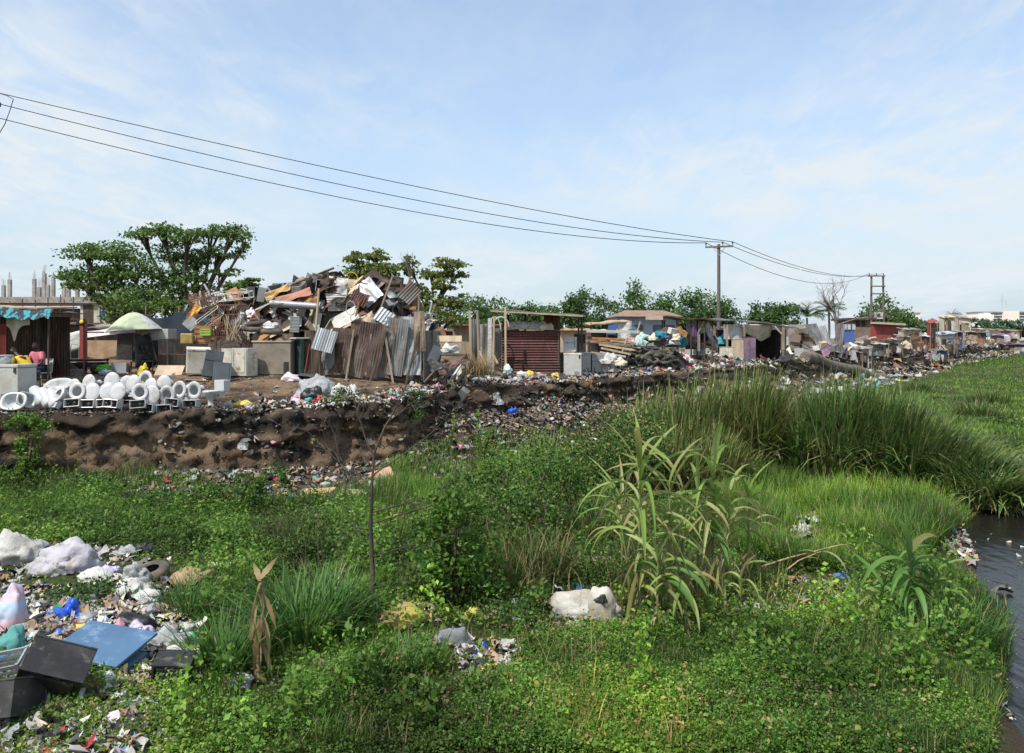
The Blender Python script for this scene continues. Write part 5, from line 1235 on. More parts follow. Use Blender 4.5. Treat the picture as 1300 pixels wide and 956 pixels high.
def surf(px, py, spec, Y0=25.5, Y1=31.5):
    """first point of the heap along the line of sight"""
    y = Y0
    while y < Y1:
        p = at(px, py, y)
        if bank_z(p.x, p.y) - .15 + heap_h(p.x, p.y, spec) > p.z: return p
        y += .06
    return None
n = 0; tries = 0
while n < 235 and tries < 3000:
    tries += 1
    px = random.uniform(246, 545); tp = top_py(px); py = tp + 5 + (455 - tp) * random.random() ** 1.35
    if px < 330 and py > 420: continue
    if px > 392 and py > 425: continue
    p = surf(px, py, HEAP)
    if p is None: p = at(px, py, 29.3 + random.uniform(-.3, .6)) if py < tp + 20 else None
    if p is None: continue
    kind = random.choices(['sheet', 'board', 'beam', 'casing'], [.5, .2, .2, .1])[0]; m_, w_ = random.choice(KINDS_[kind])
    w = random.uniform(.3, .8); h = random.uniform(.35, 1.1)
    lean = random.uniform(-75, -15) if kind != 'beam' else random.uniform(-90, 90)
    rot = (R(lean), R(random.gauss(0, 50)), R(random.gauss(0, 45)))
    lv = 'top' if py < tp + 18 else ('upper part' if py < tp + 45 else 'lower part')
    zc_ = zone(px)
    lab = f'{w_} {dict(sheet="bent metal sheet", board="board", beam="thin beam", casing="appliance casing")[kind]} lying on the {lv} of the scrap heap, {zc_}'
    scrap_piece(kind, p + Vector((0, -.06, .02)), rot, m_, w, h, lab, f'{w_} {kind} pieces at {lv}, {zc_} of scrap heap'); n += 1
# pieces of the heap that stand out
def big_sheet(label, px, py, Y, w, h, rot, m_, name='metal_sheet', cat='metal sheet', **k):
    o = MB(); nx, ny, fn = corr(w, h, **k); o.slab(nx, ny, lambda u, v: Vector(fn(u, v)) - Vector((0, 0, h / 2)), .007); return prop(name, label, cat, o, m_, at(px, py, Y), tuple(R(q) for q in rot))
big_sheet('bright new corrugated zinc sheet hung askew on the shack front', 412, 432, 26.6, .72, .78, (-18, 14, 0), zincbright, pitch=.085)
big_sheet('maroon bent sheet high on the scrap heap front', 456, 379, 27.9, .62, .62, (-38, 20, 0), maroon, crump=.12)
big_sheet('pair of long pale sheets fanned out at the heap top', 470, 368, 28.6, .55, 1.0, (-30, -38, 10), zincbright, amp=.0, crump=.06)
big_sheet('long pale grey sheet under the fanned pair', 463, 376, 28.4, .4, 1.0, (-35, -42, 8), zinc, amp=.0)
big_sheet('square whitish sheet standing at heap top before pale tree', 428, 362, 29, .75, .62, (-12, 8, 6), whitecloth, amp=0, crump=.14)
big_sheet('wedge of white board pointing down over shack wall', 438, 404, 27.2, .95, .5, (-25, -28, 0), white, amp=0)
big_sheet('grey corrugated sheet propped at right above shack wall', 488, 402, 27.1, .62, .55, (-30, 32, 0), zincbright, pitch=.12)
big_sheet('brownish curved sheet below the maroon one', 462, 408, 27.3, .8, .55, (-30, -25, 0), tan, amp=0, crump=.2)
big_sheet('salmon coloured long sheet left of heap middle', 372, 376, 28.2, 1.3, .45, (-45, -18, 5), mat('salmon_sheet', (.36, .17, .12), (.25, .13, .09), 2, .8), amp=.0, crump=.1)
big_sheet('rust orange torn sheet beside the salmon sheet', 392, 380, 28.2, .7, .5, (-40, 10, 0), woodorange, amp=0, crump=.2)
big_sheet('ochre curled panel at left top of heap', 352, 370, 28.6, .95, .36, (-35, -24, 0), mat('ochre_panel', (.4, .24, .07), (.5, .42, .26), 1.5, .8), amp=0, crump=.15)
big_sheet('tilted tan backed board casting dark shade at heap left', 340, 386, 27.4, .05, 1.0, (0, 65, 0), whitecloth, amp=0)
big_sheet('grey ridged panel at right end of heap top', 520, 372, 28.8, .6, .8, (-30, 40, 0), zincdk, pitch=.1)
o = MB(); o.tube([(0, 0, 0), (1.75, 0, -.12)], .12, 14); prop('zinc_duct', 'thick grey zinc duct lying along the heap middle', 'duct', o, zinc, at(343, 385, 27.6))
o = MB(); o.tube([(0, 0, 0), (1.5, .1, .62)], .045, 8); prop('long_pole', 'long dark pole sloping up to the heap peak', 'pole', o, wooddark, at(372, 361, 29.2))
def plank(label, a, b, Y, w=.11, m_=wood, d=.05, Y2=None): 
    o = MB(); A = at(*a, Y); B = at(*b, Y2 or Y); o.bar((0, 0, 0), B - A, w, d); return prop('plank', label, 'plank', o, m_, A)
plank('upright pale timber post at left edge of shack front', (401, 420), (405, 366), 26.9, .13, woodlight)
plank('short orange timber strut under the maroon sheet', (449, 415), (456, 383), 27.2, .13, woodorange)
plank('dark leaning timber at right of shack front', (484, 390), (498, 352), 27.3, .12, wood); plank('upright grey stick at right corner of shack', (531, 402), (532, 374), 27.4, .09, wood)
plank('short upright post on heap peak', (417, 358), (416, 344), 28.8, .1, wooddark); plank('thin dark post under the bright zinc sheet', (406, 478), (405, 445), 26.5, .06, wooddark)
o = MB(); o.tube([(math.cos(q / 16 * 2 * PI) * .16, .02 * math.sin(q), math.sin(q / 16 * 2 * PI) * .24) for q in range(17)], .012, 5, cap=False); prop('wire_coil', 'white coil of wire hung on the shack front', 'wire coil', o, white, at(445, 391, 27.0))
o = MB(); o.tube([(.25 * math.cos(q / 10 * PI), 0, .3 * math.sin(q / 10 * PI)) for q in range(11)], .014, 5); prop('wire_hoop', 'thin yellowish hoop sticking up on heap top', 'hoop', o, yellow, at(446, 356, 29))
# tyres
def tyre_mb(r=.3, w=.18):
    o = MB(); pr = []; 
    for k in range(13):
        a = -2.35 + 4.7 * k / 12; pr.append((r - .085 + .085 * math.cos(a), w / 2 * math.sin(a)))
    o.lathe(pr, 28); return o
tyre = lambda label, loc, rot, r=.3, m_=rubber, w=.18, group=None: prop('tyre', label, 'tyre', tyre_mb(r, w), m_, loc, rot, group)
tyre('black tyre lying on the heap above plywood crate', at(327, 410, 27.2), (R(8), R(-6), 0), .36); tyre('dusty tyre below the first one on plywood crate', at(322, 417, 27.0), (R(6), R(4), 0), .42, rubberdusty); tyre('grey flattened tyre on top of plywood crate', at(345, 421, 26.8), (R(3), R(3), 0), .38, rubberdusty)
bag('white plastic bundle on top of plywood crate', at(344, 417, 26.7), (.5, .4, .22), whitecloth, 2.2); bag('red and white rag stuffed in the heap left', at(318, 403, 27.4), (.3, .3, .35), mat('red_rag', (.5, .06, .07), (.7, .68, .65), 4, .8, lo=.48, hi=.52), 4.2, name='rag_bundle', cat='cloth')
big_sheet('square white louvred panel above the plywood crate', 374, 412, 27.0, .32, .55, (-8, 0, 0), zincbright, pitch=.05, horiz=True)
bag('dirty white sack lying before the shack', on_bank(369, 25.4), (.6, .35, .26), mat('pinkish_rag', (.7, .64, .64), (.5, .42, .44), 3, .8), 6.6, name='sack', cat='sack')
o = MB(); o.box((0, 0, .12), (.5, .4, .02)); o.box((0, .2, .2), (.5, .02, .2)); prop('broken_board', 'dark broken board propped beside dirty white sack', 'board', o, black, on_bank(384, 25.6), (R(-20), R(5), R(-10)))
# rusty cages at the left of the heap
def cage(label, px, py, Y, w, h, d, nx, nz, rot, m_=rust):
    o = MB(); r = .012
    for y in (-d / 2, d / 2):
        for k in range(nx + 1): o.tube([((k / nx - .5) * w, y, 0), ((k / nx - .5) * w, y, h)], r, 4)
        for k in range(nz + 1): o.tube([(-w / 2, y, k / nz * h), (w / 2, y, k / nz * h)], r, 4)
    for s in (-1, 1):
        for k in range(nz + 1): o.tube([(s * w / 2, -d / 2, k / nz * h), (s * w / 2, d / 2, k / nz * h)], r, 4)
    return prop('wire_cage', label, 'cage', o, m_, at(px, py, Y), rot)
cage('tall rusty bar cage at left end of scrap heap', 290, 424, 27.4, 1.05, 1.0, .6, 6, 3, (0, 0, R(-6))); cage('upper rusty bar cage tilted over the tall one', 263, 390, 28.0, .95, .5, .6, 9, 2, (R(-8), R(-14), R(-10)))
cage('small rusty cage low beside coloured crates', 276, 428, 26.6, .42, .38, .3, 3, 1, (0, 0, R(4)))
cage('whitish bent wire frame on top of rusty cages', 270, 408, 27.1, .9, .3, .4, 3, 1, (R(20), R(-38), R(8)), offwhite); cage('pale tubular frame on the cage tops', 300, 380, 27.8, 1.1, .22, .5, 3, 1, (R(10), R(-6), 0), offwhite)
def crate_mb(w, d, h, n=4, t_=.018):
    o = MB(); o.box((0, 0, t_ / 2), (w, d, t_))
    for k in range(n):
        z = h * (k + .55) / n; hh = h / n * .62
        for s in (-1, 1): o.box((0, s * (d / 2 - t_ / 2), z), (w, t_, hh)); o.box((s * (w / 2 - t_ / 2), 0, z), (t_, d - 2 * t_, hh))
    for sx in (-1, 1):
        for sy in (-1, 1): o.box((sx * (w / 2 - .012), sy * (d / 2 - .012), h / 2), (.03, .03, h))
    return o
prop('crate', 'orange brown slatted crate beside the rusty cage', 'crate', crate_mb(.55, .4, .62, 4), woodorange, at(260, 436, 26.8), (0, 0, R(5))); prop('crate', 'green plastic crate held inside the orange brown crate', 'crate', crate_mb(.34, .3, .24, 3), mat('lime_plastic', (.22, .4, .06), (.15, .3, .05), 3, .6), at(262, 426, 26.55), (0, 0, R(5)))
def jerrycan(label, loc, rot, m_):
    t = thing('jerrycan', label, 'jerrycan', loc, 0, rot=rot); o = MB(); o.box((0, 0, .2), (.36, .22, .4)); o.build('body', m_, t, bevel=.04)
    o = MB(); o.tube([(-.1, 0, .4), (-.1, 0, .47), (.06, 0, .47), (.06, 0, .4)], .018, 6); o.build('handle', m_, t); o = MB(); o.lathe([(0, .46), (.03, .46), (.03, .4)], 10, Matrix.Translation((.13, 0, 0))); o.build('cap', black, t)
jerrycan('dirty yellow jerrycan lying on yellowed freezer', at(230, 430, 26.4), (0, R(90), R(5)), mat('dirty_yellow', (.36, .25, .06), (.22, .16, .06), 3, .6))
big_sheet('orange curved plastic panel left of the rusty cages', 246, 397, 27.2, .26, .6, (-10, 32, 0), mat('orange_panel', (.55, .28, .06), (.42, .22, .07), 2, .7), amp=0, crump=.1); big_sheet('pale grey square panel under the orange panel', 242, 410, 27.1, .4, .42, (-10, 40, 0), zinc, amp=0)
o = MB(); random.seed(12)
for k in range(16): o.tube([(random.uniform(-.25, .25), random.uniform(-.1, .1), 0), (random.uniform(-.4, .4), 0, random.uniform(.5, .9))], .012, 4)
prop('stick_bundle', 'bundle of thin dry sticks leaning before the rusty cage', 'sticks', o, woodlight, at(297, 432, 26.5)); 
# shack walls below the heap: each sheet a part of the shack
t = bt('shack', 'patched corrugated zinc shack front under the scrap heap', 'shack', 465, 26.9, 0)
SH = [(398, 20, 468, 418, wooddark, -2, 'plank_wall'), (413, 22, 468, 428, zincdk, 3, 'wall_sheet'), (430, 26, 466, 415, rustdk, 2, 'wall_sheet'), (448, 30, 470, 412, mat('brown_sheet', (.09, .06, .045), (.14, .12, .1), 2, .8, stretch=(1, 1, .3)), 12, 'wall_sheet'), (464, 32, 470, 408, rustdk, 10, 'wall_sheet'), (478, 30, 470, 405, zincdk, 8, 'wall_sheet'), (495, 30, 468, 402, zincdk, 5, 'wall_sheet'), (510, 26, 468, 400, zinc, 3, 'wall_sheet'), (524, 20, 468, 408, zinc, -2, 'wall_sheet'), (533, 14, 446, 402, wood, -3, 'wall_sheet')]
for px, w, bot, top, m_, tl, nm in SH:
    h = (bot - top) * .0266; z0 = max(zrel(t, bot + 8), -.1) if bot > 460 else zrel(t, bot)
    c = sheet(nm, m_, w * .0275, h + .2, t, (xrel(t, px), random.uniform(-.08, .08), z0), (R(-4), R(tl + random.uniform(-3, 3)), R(random.uniform(-14, 14))), amp=.008, pitch=.085, crump=.14, seed=px)
sheet('side_wall', zincdk, 2.2, 1.7, t, (xrel(t, 545), 1.1, 0), (0, 0, R(80))); 
for px, a, m_ in ((440, 8, wood), (470, 16, wooddark), (500, -10, wood), (516, 14, wooddark)):
    o = MB(); o.box((0, 0, .9), (.07, .05, 1.9)); o.build('batten', m_, t, (xrel(t, px), -.16, -.1), (R(-4), R(a), 0))
# ------------------------------------------------------------------ clutter right of the shack
random.seed(51)
big_sheet('dark curled metal sheet on the ground right of shack', 560, 466, 26.2, .9, .5, (-60, 20, 0), black, amp=0, crump=.25); big_sheet('brown curved panel lying right of shack corner', 575, 462, 26.8, 1.1, .4, (-40, -22, 0), mat('brown_curl', (.16, .09, .075), (.1, .06, .05), 2, .7), amp=0, crump=.25)
big_sheet('slate panel standing among clutter right of shack', 552, 450, 27, .35, .6, (-10, 24, 0), greydk, amp=0)
big_sheet('long pale tan board across the clutter before the posts', 566, 430, 28.5, 1.15, .24, (-25, 0, 0), woodlight, amp=0)
big_sheet('broad brown board under the pale tan board', 566, 440, 28.3, 1.1, .3, (-10, 2, 0), wood, amp=0); big_sheet('red brown sheet leaning right of shack corner', 555, 424, 29, .6, .5, (-30, -20, 0), rust, amp=0, crump=.1)
bag('grey white plastic sheet slumped right of shack', at(570, 448, 27.2), (.6, .4, .35), whitecloth, 9.1); o = MB(); o.box((0, 0, .2), (.3, .3, .4)); prop('dented_bin', 'dented blue grey metal bin lying near the posts', 'bin', o, zincdk, on_bank(584, 26.4), (R(20), R(35), 0), None, .03)
for k in range(9):
    m_, w_ = random.choice(KINDS_['beam']); px = random.uniform(548, 592); p = on_bank(px, 27.6 + random.uniform(-.6, .8), random.uniform(.2, .5))
    scrap_piece('beam', p, (R(random.uniform(-50, 20)), R(random.gauss(20, 35)), R(random.uniform(-40, 40))), m_, .3, random.uniform(.5, .9), f'{w_} stick leaning in clutter between shack and white posts', f'{w_} sticks between shack and posts')
for k in range(14):
    kd = random.choice(['sheet', 'casing', 'board']); m_, w_ = random.choice(KINDS_[kd]); px = random.uniform(545, 600); p = on_bank(px, 28.6 + random.uniform(-.5, 1.5), random.uniform(.1, .8))
    scrap_piece(kd, p, (R(random.uniform(-70, 0)), R(random.gauss(0, 40)), R(random.uniform(-50, 50))), m_, random.uniform(.3, .6), random.uniform(.3, .6), f'{w_} {kd} in the clutter heap right of the shack', f'{w_} {kd} pieces right of shack')
# posts and panels
YK = 1.16
for px, top, bot, w, m_, lb in ((598, 394, 462, .09, woodlight, 'tallest pale post left of the maroon shed'), (608, 394, 455, .08, wood, 'grey post beside the tallest pale post'), (621, 404, 460, .16, whitecloth, 'wide white post in the row left of maroon shed'), (626, 402, 452, .08, woodlight, 'thin pale post right of the wide white post'), (642, 390, 440, .08, woodlight, 'slim post rising by the lean-to roof corner')):
    o = MB(); b_ = on_bank(px, 27.6); q = H0 - (top - HZ) * .0276 * YK - b_.z; o.box((0, 0, q / 2), (w, .07, q)); prop('post', lb, 'post', o, m_, b_, (0, R(random.uniform(-2, 2)), 0))
for px, w, top, m_, lb in ((603, .4, 402, zincdk, 'weathered zinc panel between the pale posts'), (614, .3, 408, concrete, 'pale grey panel behind the wide white post'), (632, .35, 412, zincdk, 'grey panel at left edge of the maroon shed')):
    p_ = sheet('upright_sheet', m_, w, (466 - top) * .0277 * YK, None, on_bank(px, 27.8), (R(-3), 0, R(random.uniform(-8, 8)))); tag(p_, lb, 'panel')
plank('grey plank propped against the pale posts', (608, 446), (618, 466), 27.2, .08, wood, Y2=26.4); plank('second plank propped right of the first', (624, 447), (632, 462), 27.2, .08, wood, Y2=26.6)
o = MB(); o.tube([(math.cos(q / 14 * PI) * .32, 0, math.sin(q / 14 * PI) * .4) for q in range(15)], .03, 6); prop('bent_pipe', 'white arched pipe over the posts near the lean-to', 'pipe', o, white, at(636, 415, 27.6)); o = MB(); o.tube([(math.cos(q / 14 * PI) * .25, 0, math.sin(q / 14 * PI) * .5) for q in range(15)], .025, 6); prop('bent_pipe', 'narrower arched pipe beside the white arched pipe', 'pipe', o, offwhite, at(628, 418, 27.9))
# maroon shed with flat lean-to roof
t = bt('shed', 'maroon horizontal corrugated shed wall under a flat lean-to roof', 'shed', 673, 28.4, 0)
k_ = .0284 * YK
for a, b, z0, z1 in ((0, 1.0, 466, 412),):
    sheet('front_wall', maroon, (711 - 633) * k_, zrel(t, 420) + .1, t, (xrel(t, 672), 0, -.1), None, horiz=True, pitch=.11, amp=.02)
sheet('base_wall', redpaint if False else maroon, (711 - 633) * k_, .45, t, (xrel(t, 672), -.09, -.1), None, horiz=True, pitch=.11, amp=.02)
sheet('side_wall', rustdk, 1.6, 1.7, t, (xrel(t, 712), .85, -.05), (0, 0, R(86)))
sheet('upper_sheet', redpaint, .42, .75, t, (xrel(t, 697), .5, zrel(t, 420)), (0, R(2), 0)); sheet('upper_sheet', rust, .28, .7, t, (xrel(t, 708), .45, zrel(t, 419)), (0, R(-3), 0))
o = MB(); o.slab(12, 4, lambda u, v: (xrel(t, 622) + u * (120 * k_), -.5 + 2.6 * v, zrel(t, 394) - .26 * u ** 1.5 + .03 * math.sin(u * 9)), .05); o.build('roof', zincdk, t)
o = MB(); o.box((xrel(t, 681), -.52, zrel(t, 398.5)), (116 * k_, .05, .06), Matrix.Rotation(R(3.2), 3, 'Y')); o.build('fascia', woodlight, t)
for px, y in ((645, .3), (667, .6), (709, .0), (739, .2), (739, 1.8), (640, 1.8)):
    o = MB(); o.tube([(xrel(t, px), y, -.1), (xrel(t, px), y, zrel(t, 399))], .04, 6); o.build('post', wooddark, t)
o = MB(); o.bar((xrel(t, 711), 0, zrel(t, 418)), (xrel(t, 718), 0, zrel(t, 400)), .05); o.build('brace', wooddark, t)
for k, (px, py, s, m_, lb) in enumerate(((660, 411, (.8, .4, .4), white, 'white bundle on the maroon shed wall top left'), (678, 411, (.9, .4, .38), whitecloth, 'white bundle on maroon shed wall middle'), (693, 412, (.6, .4, .35), cream, 'cream bundle on maroon shed wall right'), (647, 412, (.5, .3, .38), mat('pink_rag', (.5, .3, .3), (.6, .55, .5), 3, .85), 'pinkish bundle behind the maroon shed wall'))):
    bag(lb, at(px, py + 7, 28.55), s, m_, 3.1 * k + 1)
o = MB(); o.tube([(0, 0, 0), (0, 0, 1.0)], .03, 6); prop('post', 'lone slim pole on the far side of maroon shed', 'post', o, woodlight, on_bank(722, 32), (0, 0, 0)) if False else None

# ------------------------------------------------------------------ timber and burnt heap, middle right
random.seed(61)
for k, (px, py, Y, w, m_, rot, lb) in enumerate(((778, 421, 34, 2.6, white, (0, 1, 3), 'long white panel lying on top of timber stack'), (772, 430, 33.5, 1.6, woodorange, (0, 3, -4), 'orange timber under the long white panel'), (775, 436, 33, 1.9, wood, (0, 5, 6), 'grey timber in the stack left of burnt tyres'), (783, 441, 32.5, 1.7, woodlight, (0, 9, -5), 'pale sloping plank in the timber stack'), (782, 446, 32.2, 1.4, woodlight, (0, 12, 8), 'lowest pale plank in the timber stack'), (778, 450, 32, 1.2, white, (0, 10, 0), 'white board slipping off the timber stack'), (760, 432, 33.5, 1.1, woodorange, (0, -2, 5), 'short orange board beside the ribbed fridge'))):
    o = MB(); o.box((0, 0, 0), (w, .35, .09 if k else .14)); prop('timber', lb, 'timber', o, m_, at(px, py, Y), tuple(R(q) for q in rot), None, .004)
for k in range(12):
    o = MB(); m_, w_ = random.choice(KINDS_['beam'][:3]); o.box((0, 0, 0), (random.uniform(1, 2.2), .12, .07)); prop('timber', f'{w_} batten buried in the timber stack left of burnt tyres', 'timber', o, m_, at(random.uniform(760, 795), random.uniform(430, 452), 33.2 + random.uniform(0, .8)), (0, R(random.uniform(0, 12)), R(random.uniform(-15, 15))), f'{w_} battens of timber stack')
BURN = [(X(805, 40), 40.6, 1.3, 1.3, 1.1), (X(832, 41), 41.8, 1.8, 1.4, 1.0), (X(850, 42.5), 43, 1.4, 1.3, .8)]
mound('burnt_heap', BURN, mat('burnt', (.018, .017, .017), (.05, .043, .038), 3, .95, bump=.8), .35, .14)
n = 0
for k in range(400):
    if n >= 74: break
    px, py = random.uniform(792, 858), random.uniform(432, 462); p = surf(px, py, BURN, 33, 39)
    if p is None: continue
    n += 1; pos = 'left' if px < 814 else ('middle' if px < 836 else 'right')
    m_ = random.choice([rubber, rubber, rubberdusty]); w_ = 'dusty' if m_ is rubberdusty else 'black'
    tyre(f'{w_} scrap tyre in the {pos} of the dark tyre heap', p + Vector((0, 0, .02)), (R(random.uniform(-60, 60)), R(random.uniform(-40, 40)), 0), random.uniform(.24, .36), m_, .17, f'{w_} tyres, {pos} of dark heap')
plank('pale pole leaning on the left of tyre heap', (796, 458), (804, 434), 33.5, .08, wood); plank('tall stick leaning by the white cloth tent', (800, 448), (813, 408), 34.0, .06, woodlight); plank('thin white stick leaning over timber stack', (790, 446), (799, 420), 33, .05, whitecloth)
bag('pile of white sacking at foot of timber stack', at(772, 462, 30.6), (.9, .6, .5), whitecloth, 1.7, name='sacking', cat='sacking'); bag('smaller cream sacking beside the white sacking', at(785, 464, 30.6), (.8, .5, .35), cream, 2.9, name='sacking', cat='sacking')
# colourful junk on the tyre heap
JC = [(woodorange, 'orange'), (cream, 'cream'), (whitecloth, 'white'), (teal, 'teal'), (mat('mint', (.35, .5, .45), (.3, .4, .38), 3, .8), 'mint green'), (navy, 'dark blue'), (rust, 'rust brown'), (grey, 'grey'), (pink, 'pinkish'), (black, 'black')]
for k in range(34):
    px = random.uniform(800, 868); py = random.uniform(414, 432); m_, w_ = JC[k % len(JC)]; pos = 'left' if px < 822 else ('middle' if px < 846 else 'right'); p = at(px, py + 6, 36.2 + random.uniform(-.5, 1.5))
    if k % 3 == 0: prop('junk_box', f'{w_} box among coloured junk over the tyre heap, {pos}', 'box', MB().box((0, 0, 0), (random.uniform(.3, .6), .3, random.uniform(.25, .5))), m_, p, (R(random.uniform(-20, 20)), R(random.uniform(-30, 30)), R(random.uniform(-40, 40))), f'{w_} boxes over tyre heap, {pos}', .01)
    else: bag(f'{w_} bundle among coloured junk over the tyre heap, {pos}', p + Vector((0, 0, -.2)), (random.uniform(.4, .8), .5, random.uniform(.3, .55)), m_, k * 1.7, name='junk_bundle', cat='bundle', group=f'{w_} bundles over tyre heap, {pos}')
YK = 1.0
# tent and houses behind
t = bt('tent_hut', 'tan roofed hut with white netted side and blue flap', 'hut', 782, 44, 0)
o = MB(); o.slab(10, 4, lambda u, v: (xrel(t, 745) + u * (51 * .044), -1.2 + 3 * v, zrel(t, 413 - 3 * v - 5 * u) + .03 * math.sin(u * 12)), .05); o.build('roof', rooftan, t)
o = MB(); o.slab(8, 6, lambda u, v: (xrel(t, 781) + u * .75, -1.1 + .1 * math.sin(u * 6), zrel(t, 408) - v * .95), .015); o.build('netted_side', mat('netting', (.6, .58, .52), (.35, .33, .3), 9, .9), t)
o = MB(); o.slab(6, 6, lambda u, v: (xrel(t, 770) + u * .5 - .15 * v, -1.15, zrel(t, 411) - v * .6), .015); o.build('blue_flap', bluepaint, t)
for px in (748, 768, 796): o = MB(); o.tube([(xrel(t, px), -1, -.1), (xrel(t, px), -1, zrel(t, 410))], .04, 5); o.build('pole', wooddark, t)
o = MB(); o.box((xrel(t, 766), .5, .6), (1.6, .8, 1.2)); o.build('interior_shade_block', dark, t)  # dark block stands in for the shade inside the hut
t = thing('house', 'long low house with brown hipped roof and pale blue wall', 'house', at(825, 446, 82)); k_ = .082
ze = zrel(t, 402); o = MB(); o.box((xrel(t, 823), 4, ze / 2), (78 * k_, 7, ze)); o.build('wall', bluepale, t)
o = MB(); xa, xb = xrel(t, 780), xrel(t, 866); zr_ = zrel(t, 392.5); V = [(xa, -.8, ze), (xb, -.8, ze), (xb, 8.5, ze), (xa, 8.5, ze), (xa + 1.6, 3.8, zr_), (xb - 1.2, 3.8, zr_)]
o.add(V, [(0, 1, 5, 4), (1, 2, 5), (2, 3, 4, 5), (3, 0, 4), (3, 2, 1, 0)]); o.build('roof', rooftile, t)
for px in (790, 812, 836, 852):
    o = MB(); o.box((xrel(t, px), .46, ze * .62), (.9, .08, 1.0)); f_ = o.build('window', wooddark, t); o = MB(); o.box((xrel(t, px), .41, ze * .62), (.75, .03, .85)); o.build('pane', glass, f_)
o = MB(); o.box((xrel(t, 823), .3, ze * .3), (78 * k_ + .1, .3, ze * .3)); o.build('plinth', grey, t)
t = bt('lean_to', 'long dark roofed open shelter full of scrap left of pole', 'shelter', 878, 47, 0); k_ = .047
o = MB(); o.slab(14, 4, lambda u, v: (xrel(t, 838) + u * (72 * k_), -.6 + 2.5 * v, zrel(t, 402 + 5 * u) + .05 * math.sin(u * 11)), .07); o.build('roof', wooddark, t)
o = MB(); o.box((xrel(t, 829), -.4, zrel(t, 404)), (20 * k_, .5, .22)); o.build('roof_end', tan, t)
for px, y in ((841, 0), (858, -.3), (876, -.3), (893, -.3), (903, -.3), (893, 1.6), (850, 1.6)): o = MB(); o.tube([(xrel(t, px), y, -.1), (xrel(t, px), y, zrel(t, 406))], .05, 5); o.build('post', wooddark, t)
for a, b in ((884, 892), (905, 897)): o = MB(); o.bar((xrel(t, a), -.3, zrel(t, 424)), (xrel(t, b), -.3, zrel(t, 408)), .06); o.build('brace', wood, t)
o = MB(); o.slab(8, 6, lambda u, v: (xrel(t, 880) + u * 1.4, 1.9, zrel(t, 407) - v * 1.3), .015); o.build('white_sheet', whitecloth, t); o = MB(); o.slab(6, 6, lambda u, v: (xrel(t, 875) + u * .35, -.35 + .06 * math.sin(u * 9), zrel(t, 411) - v * .75), .015); o.build('purple_cloth', mat('violet_cloth', (.16, .08, .2), (.1, .05, .13), 3, .9), t)
for px, top, bot, lb in ((860, 417, 456, 'stout timber post before the open shelter'), (887, 424, 446, 'thin timber prop before the yellowed freezer')): plank(lb, (px, bot), (px, top), 44, .14, wood)
for k in range(22):
    kd = random.choice(['sheet', 'casing', 'board', 'beam']); m_, w_ = random.choice(KINDS_[kd]); px = random.uniform(862, 912); p = at(px, random.uniform(422, 440), 48 + random.uniform(-.5, 1.5))
    scrap_piece(kd, p, (R(random.uniform(-70, 0)), R(random.gauss(0, 40)), R(random.uniform(-50, 50))), m_, random.uniform(.4, .9), random.uniform(.4, .9), f'{w_} {kd} stacked under the open shelter', f'{w_} {kd} pieces under open shelter')
# electric poles and wires
t = bt('utility_pole', 'slim grey timber electric pole with single crossarm', 'utility pole', 912.5, 58); P1 = t.location.copy(); hp = zrel(t, 310)
o = MB(); o.tube([(0, 0, -.5), (0, 0, hp)], [.15, .11], 10); o.build('pole', mat('pole_wood', (.11, .095, .085), (.16, .14, .12), 4, .85, stretch=(1, 1, .1)), t)
ax = Vector((.94, -.34, 0)); o = MB(); o.bar(ax * -1.0 + Vector((0, -.13, hp - .2)), ax * 1.0 + Vector((0, -.13, hp - .2)), .12, .12); o.build('crossarm', MATS['pole_wood'], t)
for s in (-1, 1): o = MB(); o.bar(ax * (.42 * s) + Vector((0, -.15, hp - .25)), Vector((0, -.15, hp - .85)), .04); o.build('brace', grey, t)
INS1 = []
for s in (-.95, .25, .95):
    o = MB(); o.lathe([(.02, 0), (.02, .1), (.055, .12), (.06, .16), (.045, .2), (.055, .24), (.03, .29), (0, .3)], 10, Matrix.Translation(ax * s + Vector((0, -.13, hp - .13)))); o.build('insulator', black, t); INS1.append(t.location + ax * s + Vector((0, -.13, hp + .12)))
t = bt('pole_frame', 'tall twin timber pole frame with crossbars and small board', 'pole frame', 1112, 118); k_ = .118; INS2 = []
for s, px in ((-1, 1105.5), (1, 1122)):
    o = MB(); o.tube([(xrel(t, px), 0, -.5), (xrel(t, px) - s * .1, 0, zrel(t, 350 if s > 0 else 351))], [.2, .14], 8); o.build('pole', MATS['pole_wood'], t)
for py, xa, xb in ((350.5, 1101, 1123), (363.5, 1105, 1123), (373, 1105, 1123)): o = MB(); o.bar((xrel(t, xa), -.2, zrel(t, py)), (xrel(t, xb), -.2, zrel(t, py)), .18); o.build('crossbar', MATS['pole_wood'], t)
for px in (1103, 1112, 1121):
    o = MB(); o.lathe([(.03, 0), (.07, .1), (.05, .2), (.07, .3), (0, .4)], 8, Matrix.Translation((xrel(t, px), -.2, zrel(t, 350.5) + .05))); o.build('insulator', black, t); INS2.append(t.location + Vector((xrel(t, px), -.2, zrel(t, 350.5) + .4)))
o = MB(); o.box((xrel(t, 1114), -.3, zrel(t, 400.5)), (1.35, .05, 1.05)); q = o.build('sign_board', whitecloth, t)
o = MB(); o.lathe([(.0, 0), (.3, 0), (.3, .02), (0, .02)], 16, Matrix.Translation((xrel(t, 1114), -.33, zrel(t, 400.5))) @ Matrix.Rotation(R(90), 4, 'X')); o.build('emblem', greydk, q)
